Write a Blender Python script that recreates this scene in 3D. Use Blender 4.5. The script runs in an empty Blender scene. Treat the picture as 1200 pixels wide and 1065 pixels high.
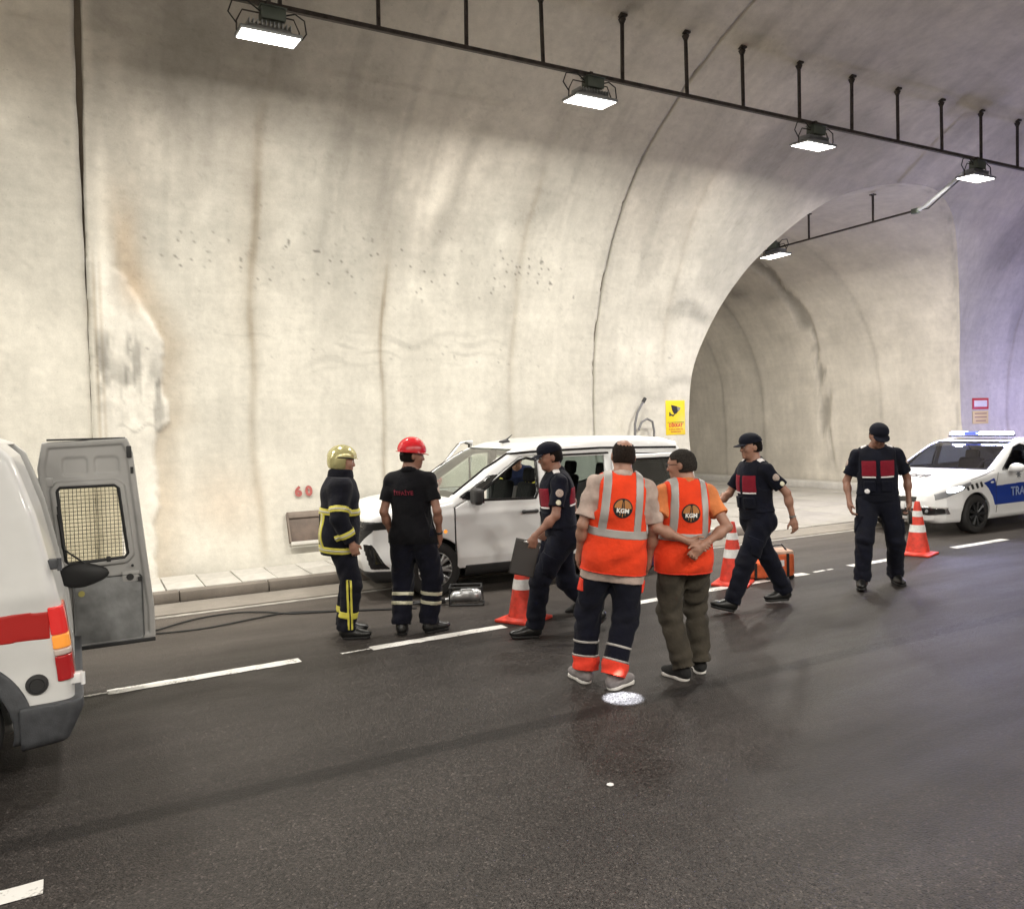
import bpy, bmesh, math, random
import numpy as np
from mathutils import Vector, Matrix

# ------------------------------------------------------------------ camera, world, exposure
scene = bpy.context.scene
COL = scene.collection
YAW, PITCH, ROLL, CAMH = math.radians(61.6), math.radians(-2.05), math.atan(0.0274), 1.92
fwd = Vector((math.cos(YAW)*math.cos(PITCH), math.sin(YAW)*math.cos(PITCH), math.sin(PITCH)))
r0 = Vector((math.sin(YAW), -math.cos(YAW), 0.0)); u0 = r0.cross(fwd)
rt = r0*math.cos(ROLL) - u0*math.sin(ROLL); up = u0*math.cos(ROLL) + r0*math.sin(ROLL)
cam_data = bpy.data.cameras.new('camera'); cam = bpy.data.objects.new('camera', cam_data)
COL.objects.link(cam)
M = Matrix((rt, up, -fwd)).transposed().to_4x4(); M.translation = (0, 0, CAMH)
cam.matrix_world = M
cam_data.sensor_fit = 'HORIZONTAL'; cam_data.sensor_width = 36.0; cam_data.lens = 36.0*950/1200
cam_data.clip_start = 0.05; cam_data.clip_end = 500
scene.camera = cam
world = bpy.data.worlds.new('World'); scene.world = world; world.use_nodes = True
bg = world.node_tree.nodes['Background']; bg.inputs[0].default_value = (0.5, 0.52, 0.55, 1); bg.inputs[1].default_value = 0.02
scene.view_settings.view_transform = 'Standard'; scene.view_settings.look = 'None'
scene.view_settings.gamma = 1.0; scene.view_settings.use_curve_mapping = False
scene.view_settings.exposure = 0.0
cy = scene.cycles
cy.use_denoising = True
try: cy.denoiser = 'OPENIMAGEDENOISE'
except Exception: pass
cy.max_bounces = 7; cy.diffuse_bounces = 4; cy.glossy_bounces = 3; cy.transmission_bounces = 5
cy.transparent_max_bounces = 10; cy.caustics_reflective = False; cy.caustics_refractive = False
cy.sample_clamp_indirect = 8.0
LAMP_W = 205.0
LAMP_COL = (1.0, 0.955, 0.87)

# ------------------------------------------------------------------ materials
MATS = {}
def mat(name, col, rough=0.7, metal=0.0, bump=0.0, scale=40.0, var=0.0, coat=0.0, emit=None, estr=0.0, spec=0.5, detail=4.0, vscale=None, sheen=0.0):
    """procedural principled material: base colour varied by noise, noise bump"""
    if name in MATS: return MATS[name]
    m = bpy.data.materials.new(name); m.use_nodes = True; nt = m.node_tree; N = nt.nodes; L = nt.links
    b = N['Principled BSDF']
    b.inputs['Base Color'].default_value = (*col, 1); b.inputs['Roughness'].default_value = rough
    b.inputs['Metallic'].default_value = metal; b.inputs['Coat Weight'].default_value = coat
    b.inputs['Coat Roughness'].default_value = 0.05
    b.inputs['Specular IOR Level'].default_value = spec
    if sheen: b.inputs['Sheen Weight'].default_value = sheen
    if emit:
        b.inputs['Emission Color'].default_value = (*emit, 1); b.inputs['Emission Strength'].default_value = estr
    if bump or var:
        tc = N.new('ShaderNodeTexCoord')
        nz = N.new('ShaderNodeTexNoise'); nz.inputs['Scale'].default_value = scale; nz.inputs['Detail'].default_value = detail
        L.new(tc.outputs['Object'], nz.inputs['Vector'])
    if var:
        n2 = N.new('ShaderNodeTexNoise'); n2.inputs['Scale'].default_value = vscale or scale*0.15; n2.inputs['Detail'].default_value = 6
        L.new(tc.outputs['Object'], n2.inputs['Vector'])
        mr = N.new('ShaderNodeMapRange'); mr.inputs['From Min'].default_value = 0.3; mr.inputs['From Max'].default_value = 0.7
        mr.inputs['To Min'].default_value = 1-var; mr.inputs['To Max'].default_value = 1+var
        L.new(n2.outputs['Fac'], mr.inputs['Value'])
        mx = N.new('ShaderNodeMix'); mx.data_type = 'RGBA'; mx.blend_type = 'MULTIPLY'; mx.inputs[0].default_value = 1
        mx.inputs[6].default_value = (*col, 1); L.new(mr.outputs[0], mx.inputs[7])
        L.new(mx.outputs[2], b.inputs['Base Color'])
        rr = N.new('ShaderNodeMapRange'); rr.inputs['From Min'].default_value = 0.3; rr.inputs['From Max'].default_value = 0.7
        rr.inputs['To Min'].default_value = max(0, rough-0.12*rough); rr.inputs['To Max'].default_value = min(1, rough+0.12*rough)
        L.new(n2.outputs['Fac'], rr.inputs['Value']); L.new(rr.outputs[0], b.inputs['Roughness'])
    if bump:
        bp = N.new('ShaderNodeBump'); bp.inputs['Strength'].default_value = min(1, bump); bp.inputs['Distance'].default_value = 0.01
        L.new(nz.outputs['Fac'], bp.inputs['Height']); L.new(bp.outputs[0], b.inputs['Normal'])
    MATS[name] = m; return m

def fabric(name, col, var=0.25, rough=0.9, scale=26, bump=0.7):
    return mat(name, col, rough=rough, bump=bump, scale=min(scale, 26), detail=7, var=var, vscale=9, sheen=0.04, spec=0.18)

# ------------------------------------------------------------------ object helpers
def link(name, me, parent=None, m=None):
    o = bpy.data.objects.new(name, me); COL.objects.link(o)
    if parent is not None: o.parent = parent
    if m is not None and me is not None:
        if len(me.materials) == 0: me.materials.append(m)
    return o
def tag(o, label=None, cat=None, group=None, kind=None):
    if label: o['label'] = label
    if cat: o['category'] = cat
    if group: o['group'] = group
    if kind: o['kind'] = kind
    return o
def thing(name, label, cat, loc=(0, 0, 0), rz=0.0, group=None):
    o = bpy.data.objects.new(name, None); COL.objects.link(o); o.empty_display_size = 0.2
    o.location = loc; o.rotation_euler = (0, 0, rz)
    return tag(o, label, cat, group)
def mesh_np(name, V, F, smooth=True, attr=None):
    me = bpy.data.meshes.new(name)
    V = np.asarray(V, dtype=np.float32); F = np.asarray(F, dtype=np.int32)
    n, k = F.shape
    me.vertices.add(len(V)); me.vertices.foreach_set('co', V.ravel())
    me.loops.add(n*k); me.loops.foreach_set('vertex_index', F.ravel())
    me.polygons.add(n); me.polygons.foreach_set('loop_start', np.arange(0, n*k, k, dtype=np.int32))
    me.polygons.foreach_set('loop_total', np.full(n, k, dtype=np.int32))
    me.polygons.foreach_set('use_smooth', np.full(n, smooth, dtype=bool))
    me.update(calc_edges=True); me.validate()
    if attr is not None:
        a = me.color_attributes.new('Stain', 'FLOAT_COLOR', 'POINT')
        c = np.ones((len(V), 4), np.float32); c[:, :3] = attr; a.data.foreach_set('color', c.ravel())
    return me
class MB:
    """collects boxes, tubes, lathes and prisms, built into ONE mesh object"""
    def __init__(s): s.bm = bmesh.new()
    def box(s, c, d, rot=None, bev=0.0, taper=None):
        g = bmesh.ops.create_cube(s.bm, size=1.0); vs = g['verts']
        for v in vs:
            x, y, z = v.co
            tx = ty = 1.0
            if taper and z > 0: tx, ty = taper
            v.co = Vector((x*d[0]*tx, y*d[1]*ty, z*d[2]))
        if bev > 0:
            es = list({e for v in vs for e in v.link_edges})
            r = bmesh.ops.bevel(s.bm, geom=es, offset=bev, segments=2, affect='EDGES', profile=0.5)
            vs = list({v for v in r['verts']} | {v for v in vs if v.is_valid})
        m = Matrix.Translation(c) @ (rot.to_4x4() if rot is not None else Matrix.Identity(4))
        bmesh.ops.transform(s.bm, matrix=m, verts=vs)
        return s
    def tube(s, pts, r, n=10, caps=True):
        pts = [Vector(p) for p in pts]; rings = []
        rr = r if isinstance(r, (list, tuple)) else [r]*len(pts)
        nrm = None
        for i, p in enumerate(pts):
            t = (pts[min(i+1, len(pts)-1)] - pts[max(i-1, 0)]).normalized()
            if nrm is None:
                a = Vector((0, 0, 1)) if abs(t.z) < 0.9 else Vector((1, 0, 0)); nrm = t.cross(a).normalized()
            else: nrm = (nrm - t*nrm.dot(t)).normalized()
            b = t.cross(nrm)
            rings.append([s.bm.verts.new(p + (nrm*math.cos(2*math.pi*k/n) + b*math.sin(2*math.pi*k/n))*rr[i]) for k in range(n)])
        for a, b in zip(rings[:-1], rings[1:]):
            for k in range(n): s.bm.faces.new((a[k], a[(k+1) % n], b[(k+1) % n], b[k]))
        if caps:
            s.bm.faces.new(rings[0][::-1]); s.bm.faces.new(rings[-1])
        return s
    def lathe(s, prof, n=32, c=(0, 0, 0), rot=None):
        """prof: (radius, z) list, revolved about z"""
        m = Matrix.Translation(c) @ (rot.to_4x4() if rot is not None else Matrix.Identity(4)); rings = []
        for r, z in prof:
            if r < 1e-6: rings.append([s.bm.verts.new(m @ Vector((0, 0, z)))])
            else: rings.append([s.bm.verts.new(m @ Vector((r*math.cos(2*math.pi*k/n), r*math.sin(2*math.pi*k/n), z))) for k in range(n)])
        for a, b in zip(rings[:-1], rings[1:]):
            for k in range(n):
                f = []
                for v in (a[k % len(a)], a[(k+1) % len(a)], b[(k+1) % len(b)], b[k % len(b)]):
                    if v not in f: f.append(v)
                if len(f) > 2: s.bm.faces.new(f)
        return s
    def prism(s, poly, h, m=None):
        """poly (x,y) extruded 0..h along z, transformed by m"""
        m = m or Matrix.Identity(4)
        a = [s.bm.verts.new(m @ Vector((x, y, 0))) for x, y in poly]; b = [s.bm.verts.new(m @ Vector((x, y, h))) for x, y in poly]
        n = len(poly)
        s.bm.faces.new(a[::-1]); s.bm.faces.new(b)
        for k in range(n): s.bm.faces.new((a[k], a[(k+1) % n], b[(k+1) % n], b[k]))
        return s
    def build(s, name, m, parent=None, smooth=35):
        bmesh.ops.recalc_face_normals(s.bm, faces=s.bm.faces)
        me = bpy.data.meshes.new(name); s.bm.to_mesh(me); s.bm.free()
        if smooth:
            me.polygons.foreach_set('use_smooth', [True]*len(me.polygons)); me.set_sharp_from_angle(angle=math.radians(smooth))
        me.materials.append(m)
        return link(name, me, parent)
def RX(a): return Matrix.Rotation(math.radians(a), 3, 'X')
def RY(a): return Matrix.Rotation(math.radians(a), 3, 'Y')
def RZ(a): return Matrix.Rotation(math.radians(a), 3, 'Z')

# ------------------------------------------------------------------ numpy noise
def _h(ix, iy, seed):
    n = (ix.astype(np.int64)*374761393 + iy.astype(np.int64)*668265263 + seed*974711) & 0x7fffffff
    n = ((n ^ (n >> 13))*1274126177) & 0x7fffffff
    return ((n ^ (n >> 16)) & 0xffff)/65535.0
def vn(x, y, seed=0):
    ix = np.floor(x); iy = np.floor(y); fx = x-ix; fy = y-iy
    fx = fx*fx*(3-2*fx); fy = fy*fy*(3-2*fy)
    a = _h(ix, iy, seed); b = _h(ix+1, iy, seed); c = _h(ix, iy+1, seed); d = _h(ix+1, iy+1, seed)
    return (a*(1-fx)+b*fx)*(1-fy) + (c*(1-fx)+d*fx)*fy
def fbm(x, y, seed=0, o=5):
    t = 0; a = 0.5; s = 0
    for i in range(o):
        t = t + a*vn(x*2**i, y*2**i, seed+i*17); s += a; a *= 0.55
    return t/s
def sst(a, b, x):
    t = np.clip((x-a)/(b-a), 0, 1); return t*t*(3-2*t)
def bell(x, c, w): return np.exp(-((x-c)/w)**2)
# ------------------------------------------------------------------ tunnel shape
def catmull(P, n=8):
    P = np.array(P, float); out = []
    Q = np.vstack([2*P[0]-P[1], P, 2*P[-1]-P[-2]])
    for i in range(1, len(Q)-2):
        for k in range(n):
            t = k/n; a, b, c, d = Q[i-1], Q[i], Q[i+1], Q[i+2]
            out.append(0.5*((2*b)+(-a+c)*t+(2*a-5*b+4*c-d)*t*t+(-a+3*b-3*c+d)*t**3))
    out.append(P[-1]); return np.array(out)
half = [(10.93, -0.05), (11.24, 0.6), (11.43, 1.25), (11.5, 1.95), (11.4, 3.3), (10.95, 4.65), (10.25, 5.7), (9.4, 6.38), (8.3, 6.97), (6.6, 7.58), (5, 7.9), (3.3, 8.0)]
full = half + [(6.6-y, z) for y, z in half[-2::-1]]
PROF = catmull(full, 12)                              # (Y, Z) from far wall base over the crown to the near wall base
seg = np.r_[0, np.cumsum(np.hypot(*np.diff(PROF, axis=0).T))]; SLEN = seg[-1]
def prof_s(s): return np.interp(s, seg, PROF[:, 0]), np.interp(s, seg, PROF[:, 1])
ztop = int(np.argmax(PROF[:, 1]))
def s_of_z(z): return np.interp(z, PROF[:ztop, 1], seg[:ztop])
def prof_n(s):
    y0, z0 = prof_s(s-0.02); y1, z1 = prof_s(s+0.02); dy, dz = y1-y0, z1-z0; L = np.hypot(dy, dz)
    return dz/L, -dy/L                                 # outward (into the rock)
ARCH = catmull([(9.87, -0.05), (9.89, 1.0), (9.92, 2.1), (9.99, 2.8), (10.22, 3.45), (10.56, 4.15), (11.04, 4.85), (11.86, 5.62), (12.6, 5.98), (13.6, 6.15), (14.68, 6.12), (15.85, 5.72), (16.86, 4.92), (17.55, 3.95), (17.87, 3.0), (18.0, 1.7), (18.04, -0.05)], 8)
ax_, az_ = ARCH[:, 0], ARCH[:, 1]

# ------------------------------------------------------------------ concrete colours: stains, soot, dimming high up, damp, pits (numpy, in wall coordinates)
def wall_colour(X, s):
    Y, Z = prof_s(s)
    # cast concrete, paler low down; mild soot and dimming above the lamps painted in
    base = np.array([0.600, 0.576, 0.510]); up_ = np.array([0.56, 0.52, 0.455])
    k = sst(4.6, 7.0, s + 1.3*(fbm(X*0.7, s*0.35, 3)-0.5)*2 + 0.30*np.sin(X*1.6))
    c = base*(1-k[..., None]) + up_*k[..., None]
    m = np.ones_like(X)
    m *= 0.90 + 0.20*fbm(X*0.9, s*0.9, 11) ; m *= 0.93+0.14*fbm(X*5, s*1.2, 12)
    m *= 0.96+0.08*fbm(X*0.8, s*5, 13)                     # faint horizontal pour lines
    pb = (X+.9)/.97; m *= 1+0.055*(vn(np.floor(pb), np.zeros_like(X), 17)-.5)*2*sst(0, .25, np.minimum(pb % 1, 1-pb % 1)); m *= 1-.05*bell(pb % 1, .06, .08)*sst(.3, .7, fbm(X*0+pb//1, s*1.3, 18))
    m *= 0.96+0.08*vn(X*22, s*22, 14)
    # big cloudy stains
    cl = sst(0.52, 0.66, fbm(X*0.55+3, s*0.42+1, 21)); hi = sst(2.6, 4.8, s)
    m *= 1-0.20*cl*hi
    # damp drips from above
    dr = sst(0.56, 0.75, fbm(X*3.1, s*0.28, 31))*sst(2.0, 5.5, s)
    m *= 1-0.12*dr
    # formwork panel joints
    t = np.zeros_like(X)
    for xj, w, a, lo, hi_ in ((2.19, 0.06, 0.30, 0.3, 6.4), (4.05, 0.035, 0.34, 0.0, 4.4), (6.22, 0.05, 0.16, 0.5, 6.0), (-1.9, 0.05, 0.15, 0, 6), (9.3, 0.05, 0.12, 3, 7), (19.8, 0.06, 0.2, 0.5, 6.5), (21.7, 0.05, 0.15, 0.5, 6.5)):
        xx = X + 0.025*np.sin(s*3+xj) + 0.05*(fbm(X*0+xj*7, s*2.5, 41)-0.5)
        br = 0.55+0.9*fbm(s*1.7+xj, s*0+xj, 43)
        t += a*br*bell(xx, xj, w)*sst(lo-0.3, lo+0.4, s)*(1-sst(hi_-0.6, hi_+0.4, s))
        t += 0.42*a*br*bell(xx, xj-0.06, w*4.5)*sst(2.0, 4.5, s)*(1-sst(hi_-0.3, hi_+1.2, s))
    c = c*(1-np.clip(t, 0, 0.7)[..., None]*np.array([0.90, 1.0, 1.12]))
    # lighter lime run right of the second joint
    run = bell(X, 4.15+0.16*(s-2.6), 0.07+0.02*s)*sst(3.6, 4.6, s)*(1-sst(6.4, 7.2, s)); m *= 1+0.25*run
    run2 = bell(X, 4.42+0.17*(s-2.6), 0.10)*sst(4.2, 5.0, s)*(1-sst(6.4, 7.2, s)); m *= 1-0.16*run2
    # left casting joint: repair mortar, tan seepage
    e = 0.10*(fbm(X*3, s*2.2, 51)-0.5)*2
    w = np.interp(s, [0, 0.8, 2.1, 2.25, 3.3, 3.7, 4.2], [0.62, 0.66, 0.72, 0.86, 0.80, 0.62, 0.30])
    pm = sst(0.27, 0.30, X)*(1-sst(w-0.02, w+0.03, X-0.24+e))*(1-sst(4.1, 4.6, s+e*2))
    streak = sst(0.50, 0.62, fbm(X*9, s*0.9, 52))*sst(1.9, 2.3, s)*(1-sst(3.2, 3.5, s))
    c = c*(1-pm[..., None]) + np.array([0.63, 0.605, 0.545])*(pm*(0.93+0.14*fbm(X*6, s*6, 53)))[..., None]
    m *= 1-0.42*pm*streak; grub = sst(.42, .60, fbm(X*5, s*3.5, 58))*bell(s, 2.75, .45)*pm; m *= 1-0.34*grub; m *= 1-.30*pm*bell(s+.05*np.sin(X*20), 2.17, .02)*sst(.45, .55, X)
    sh = sst(w-0.02, w+0.04, X-0.24+e)*(1-sst(w+0.06, w+0.42+0.1*s*0.3, X-0.24+e))*sst(0.25, 0.3, X)*(1-sst(3.7, 5.2, s)); c = c*(1-(0.26*sh*(.5+fbm(X*3, s*1.2, 56)))[..., None]*np.array([.8, 1.0, 1.2]))  # brown shadow along the right of the mortar, painted into the colour
    tan_ = bell(X, 0.70+0.06*np.sin(s*2.2), 0.16)*sst(3.5, 4.0, s)*(1-sst(4.6, 5.6, s+e*3))*(0.6+0.6*fbm(X*5, s*2, 54))
    tan_ = np.clip(tan_, 0, 1)[..., None]*0.55
    c = c*(1-tan_) + np.array([0.50, 0.37, 0.24])*tan_
    lime = bell(X, 0.42, 0.07)*sst(3.4, 3.9, s)*(1-sst(5.4, 6.0, s)); c = c*(1+0.22*lime[..., None])
    top = sst(5.4, 6.4, s)*(1-sst(1.6, 2.4, np.abs(X-1.9)))*sst(0.30, 0.4, X); m *= 1-0.22*top*(0.6+0.8*fbm(X*2, s*2, 55))
    jt = (bell(X, .30, .012)+.8*bell(X, .365, .010))*sst(1.6, 2.1, s)*(1-sst(3.9, 4.6, s)); c = c*(1-.30*jt[..., None]*np.array([.8, 1, 1.25]))
    # warm blush low between the joints, grey drips near the base
    bl = bell(X, 1.75, 0.55)*bell(s, 1.15, 0.5)*0.35; bl = bl[..., None]*(0.5+fbm(X*2, s*3, 57))[..., None]
    c = c*(1-bl)+np.array([0.66, 0.52, 0.39])*bl
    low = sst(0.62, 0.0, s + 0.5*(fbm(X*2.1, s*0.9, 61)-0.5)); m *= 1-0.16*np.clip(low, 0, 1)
    gm = bell(X, 3.75, 0.6)*bell(s, 1.12+0.1*np.sin(X*3), 0.10)*0.30; m *= 1-gm
    # stains close to the arch of the cross passage
    for sc_, tc_, ww, hh, aa in ((9.75, 2.75, 0.7, 0.12, .30), (9.1, 2.6, 0.5, 0.10, .18), (9.85, 4.05, 0.75, 0.13, .32), (10.0, 3.9, 0.4, 0.1, .2), (8.2, 2.55, 0.4, 0.08, .15)):
        m *= 1-aa*bell(X, sc_, ww)*bell(s+0.10*np.sin(X*5)+0.25*(fbm(X*3, s*5, 65)-.5), tc_, hh)*(0.4+fbm(X*6, s*9, 66))
    # pits and blowholes
    cell = vn(X*26, s*26, 71); band = bell(s, 4.45, 0.42)*sst(0.6, 1.2, X)*(1-sst(7.0, 8.0, X)) + 0.15*bell(s, 5.3, 0.5) + 0.40*bell(s, 3.2, .3) + 0.06
    band = band*sst(0.35, 0.75, fbm(X*1.1, s*1.1, 72)+0.15)
    pits = sst(0.90, 0.96, cell + 0.045*(band*2-1))*np.clip(band*1.6, 0, 1)
    m *= 1-0.58*pits
    wav = sst(0.60, 0.80, vn(X*1.5+0.4*np.sin(s*5), (s+0.06*np.sin(X*3.1)+0.05*np.sin(X*7+1))*17, 73))
    wb = bell(s, 3.25, 0.28)*sst(1.0, 2.4, X)*(1-sst(5.4, 6.6, X)); m *= 1-0.17*wav*wb
    rod = bell(((X-6.21)/1.05+.5) % 1, .5, .13)*bell(s, 8.75, .30)*(X > 2)*(X < 19); m *= 1-.20*rod
    m *= 1-.38*bell(X, 3.05, .10)*bell(s, 8.8, .12)
    m *= 1-.5*np.exp(-(((X-14.6)/.16)**2+((s-10.1)/.14)**2))*sst(.3, .5, fbm(X*9, s*9, 84))
    # fine dark crazing
    cr = np.abs(fbm(X*2.3, s*2.3, 81, 4)-0.5); m *= 1-0.10*sst(0.012, 0.0, cr)*sst(1.5, 3, s)
    return np.clip(c*m[..., None], 0.03, 0.85)

def concrete_mat(name, use_attr=True, col=(0.5, 0.46, 0.4), bump=0.18, rough=0.88):
    m = bpy.data.materials.new(name); m.use_nodes = True; nt = m.node_tree; N = nt.nodes; L = nt.links
    b = N['Principled BSDF']; b.inputs['Roughness'].default_value = rough; b.inputs['Specular IOR Level'].default_value = 0.3
    tc = N.new('ShaderNodeTexCoord')
    def noise(sc, det, vec=None, rough_=0.6):
        n = N.new('ShaderNodeTexNoise'); n.inputs['Scale'].default_value = sc; n.inputs['Detail'].default_value = det; n.inputs['Roughness'].default_value = rough_
        L.new(vec or tc.outputs['Object'], n.inputs['Vector']); return n
    def rng(src, lo, hi, a=0.3, c=0.7):
        r = N.new('ShaderNodeMapRange'); r.inputs['From Min'].default_value = a; r.inputs['From Max'].default_value = c
        r.inputs['To Min'].default_value = lo; r.inputs['To Max'].default_value = hi; L.new(src, r.inputs['Value']); return r.outputs[0]
    n1 = noise(9, 8); n2 = noise(60, 6); n3 = noise(1.3, 7)
    def mul(a, bb):
        x = N.new('ShaderNodeMix'); x.data_type = 'RGBA'; x.blend_type = 'MULTIPLY'; x.inputs[0].default_value = 1
        if isinstance(a, tuple): x.inputs[6].default_value = (*a, 1)
        else: L.new(a, x.inputs[6])
        L.new(bb, x.inputs[7]); return x.outputs[2]
    if use_attr:
        at = N.new('ShaderNodeAttribute'); at.attribute_name = 'Stain'; src = at.outputs['Color']
    else: src = col
    c = mul(src, rng(n1.outputs['Fac'], 0.95, 1.05)); c = mul(c, rng(n2.outputs['Fac'], 0.95, 1.05)); c = mul(c, rng(n3.outputs['Fac'], 0.92, 1.08))
    mp = N.new('ShaderNodeMapping'); mp.inputs['Scale'].default_value = (1.0, 1.0, 9); L.new(tc.outputs['Object'], mp.inputs['Vector'])
    n4 = noise(1.3, 6, mp.outputs[0], .6); c = mul(c, rng(n4.outputs['Fac'], 0.97, 1.03, .30, .66))
    mp2 = N.new('ShaderNodeMapping'); mp2.inputs['Scale'].default_value = (5, 5, .7); L.new(tc.outputs['Object'], mp2.inputs['Vector'])
    n5 = noise(1.1, 5, mp2.outputs[0], .6); c = mul(c, rng(n5.outputs['Fac'], 0.95, 1.04, .32, .68))
    n6 = noise(34, 3, None, .5); c = mul(c, rng(n6.outputs['Fac'], 0.72, 1.0, .22, .30))
    L.new(c, b.inputs['Base Color'])
    ad = N.new('ShaderNodeMath'); ad.operation = 'ADD'; L.new(n1.outputs['Fac'], ad.inputs[0]); 
    sc = N.new('ShaderNodeMath'); sc.operation = 'MULTIPLY'; sc.inputs[1].default_value = 0.35; L.new(n2.outputs['Fac'], sc.inputs[0]); L.new(sc.outputs[0], ad.inputs[1])
    bp = N.new('ShaderNodeBump'); bp.inputs['Strength'].default_value = bump; bp.inputs['Distance'].default_value = 0.02
    L.new(ad.outputs[0], bp.inputs['Height']); L.new(bp.outputs[0], b.inputs['Normal'])
    return m
M_LIN = concrete_mat('stained_lining_concrete')
M_PASS = concrete_mat('passage_lining_concrete')
M_DARKC = concrete_mat('joint_concrete', False, (0.20, 0.165, 0.13))
M_SLAB = concrete_mat('paving_concrete', False, (0.56, 0.54, 0.50), bump=0.25)
M_SLAB2 = concrete_mat('paving_concrete_darker', False, (0.52, 0.50, 0.46), bump=0.25)
M_KERB = concrete_mat('kerb_concrete', False, (0.21, 0.185, 0.16))

def grid_faces(nx, ns, flip=False):
    i = np.arange(nx-1)[:, None]; j = np.arange(ns-1)[None]; a = i*ns+j
    f = np.stack([a, a+1, a+ns+1, a+ns], -1).reshape(-1, 4)
    return f[:, ::-1] if flip else f

def bumps(X, s):
    """real relief of the cast wall: gentle formwork waves, mortar lump left"""
    r = 0.012*(fbm(X*0.5, s*0.6, 91)-0.5)*2
    r = r + 0.010*np.sin((X-2.19)/1.93*2*math.pi)*0.35
    for xj in (2.19, 4.05, 6.22, 19.8): r = r + 0.010*bell(X, xj, 0.03)          # seams cut in
    w = np.interp(s, [0, 0.8, 2.1, 2.25, 3.3, 3.7, 4.2], [0.62, 0.66, 0.72, 0.86, 0.80, 0.62, 0.30]); e = 0.10*(fbm(X*3, s*2.2, 51)-0.5)*2
    pm = sst(0.26, 0.30, X)*(1-sst(w-0.03, w+0.03, X-0.24+e))*(1-sst(4.0, 4.5, s+e*2))
    r = r - pm*(0.030+0.05*fbm(X*5, s*1.9, 93)+.012*fbm(X*18, s*14, 94))
    return r

lining = thing('tunnel_lining', None, None); tag(lining, kind='structure')
def patch(name, X, S, m, parent, fine=True):
    """X (nx,1|ns), S (nx,ns) -> lining patch"""
    X = np.broadcast_to(X, S.shape); Y, Z = prof_s(S)
    ny, nz = prof_n(S)
    r = bumps(X, S) if fine else np.zeros_like(S)
    V = np.stack([X, Y+ny*r, Z+nz*r], -1).reshape(-1, 3)
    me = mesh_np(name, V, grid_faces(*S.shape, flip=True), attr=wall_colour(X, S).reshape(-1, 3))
    return link(name, me, parent, m)

def JW(s, xj):
    """how much narrower than the nominal gap the joint is at this height"""
    if abs(xj-0.22) < .1: return np.interp(s, [0, 2.2, 3.6, 5.0, 6.2, 30], [.0212, .0212, .0205, .010, -.010, -.012])+.003*np.sin(s*9)
    return np.full_like(s, .009)+.003*np.sin(s*7)
def segment(x0, x1, parent, fine):
    """one cast ring of the lining between two joints, its edges turned back into the joint"""
    st = 0.032 if fine else 0.4
    ns = int(SLEN/st) if not fine else 330
    if fine and x0 < -1: st = .06; ns = 170
    if fine:
        s = np.r_[np.linspace(0, 9.3, ns), np.linspace(9.5, SLEN, 46)]
    else: s = np.linspace(0, SLEN, ns)
    xs = np.linspace(x0, x1, max(6, int((x1-x0)/st)))
    xs = np.r_[x0, xs, x1]; off = np.zeros(len(xs)); off[0] = off[-1] = 0.07
    X = np.repeat(xs[:, None], len(s), 1); S = np.repeat(s[None], len(xs), 0)
    if fine:
        X = X+0.0; X[0] -= JW(s, x0); X[1] -= JW(s, x0); X[-1] += JW(s, x1); X[-2] += JW(s, x1)
    Y, Z = prof_s(S); ny, nz = prof_n(S)
    r = (bumps(X, S) if fine else 0*X) + off[:, None]
    # chipped arris
    if fine:
        ch = 0.035*sst(0.50, 0.75, fbm(X*0+x0, S*4, 95)); r[1] += ch[1]; r[-2] += ch[-2]
    V = np.stack([X, Y+ny*r, Z+nz*r], -1).reshape(-1, 3)
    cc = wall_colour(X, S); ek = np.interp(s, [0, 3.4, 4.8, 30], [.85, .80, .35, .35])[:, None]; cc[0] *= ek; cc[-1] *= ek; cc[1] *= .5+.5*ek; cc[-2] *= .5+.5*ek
    me = mesh_np('lining_segment', V, grid_faces(*S.shape, flip=True), attr=cc.reshape(-1, 3))
    return link('lining_segment', me, parent, M_LIN)
G = 0.022
JX = [-31, -23.1, -15.3, -7.5, 0.22, 7.82]
for a, b in zip(JX[:-1], JX[1:]):
    segment(a+G, b-G, lining, fine=(b > -5) and (a > -8) )
# short finely modelled bit of the ring left of the first joint
# ring that carries the opening of the cross passage
XA0, XA1 = ax_[0], ax_[-1]
def seg_with_opening():
    s_hi = np.r_[np.linspace(0, 1, 190)]
    Vs = []; Fs = []; Cs = []; base = 0
    def add(X, S, edge=None):
        nonlocal base
        Y, Z = prof_s(S); ny, nz = prof_n(S); r = bumps(X, S)
        if edge is not None: r = r + edge
        V = np.stack([X, Y+ny*r, Z+nz*r], -1).reshape(-1, 3); Vs.append(V); Fs.append(grid_faces(*S.shape, flip=True)+base)
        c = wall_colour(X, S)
        Cs.append(c.reshape(-1, 3)); base += len(V)
    sN = np.r_[np.linspace(0, 9.3, 300), np.linspace(9.5, SLEN, 46)]
    x = np.r_[7.82+G, np.linspace(7.82+G, XA0, 60)]; off = np.zeros(len(x)); off[0] = .07
    add(np.repeat(x[:, None], len(sN), 1), np.repeat(sN[None], len(x), 0), off[:, None])
    S0 = s_of_z(az_); t = np.r_[np.linspace(0, 0.45, 190), np.linspace(0.47, 1, 30)]
    S = S0[:, None] + (SLEN-S0)[:, None]*t[None]
    add(np.repeat(ax_[:, None], len(t), 1), S)
    x = np.linspace(XA1, 24, 150)
    add(np.repeat(x[:, None], len(sN), 1), np.repeat(sN[None], len(x), 0))
    me = mesh_np('lining_segment', np.vstack(Vs), np.vstack(Fs), attr=np.vstack(Cs))
    return link('lining_segment', me, lining, M_LIN)
seg_with_opening()
for a, b in ((24, 32), (32, 40), (40, 48)): segment(a+G, b-G, lining, False)
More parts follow.
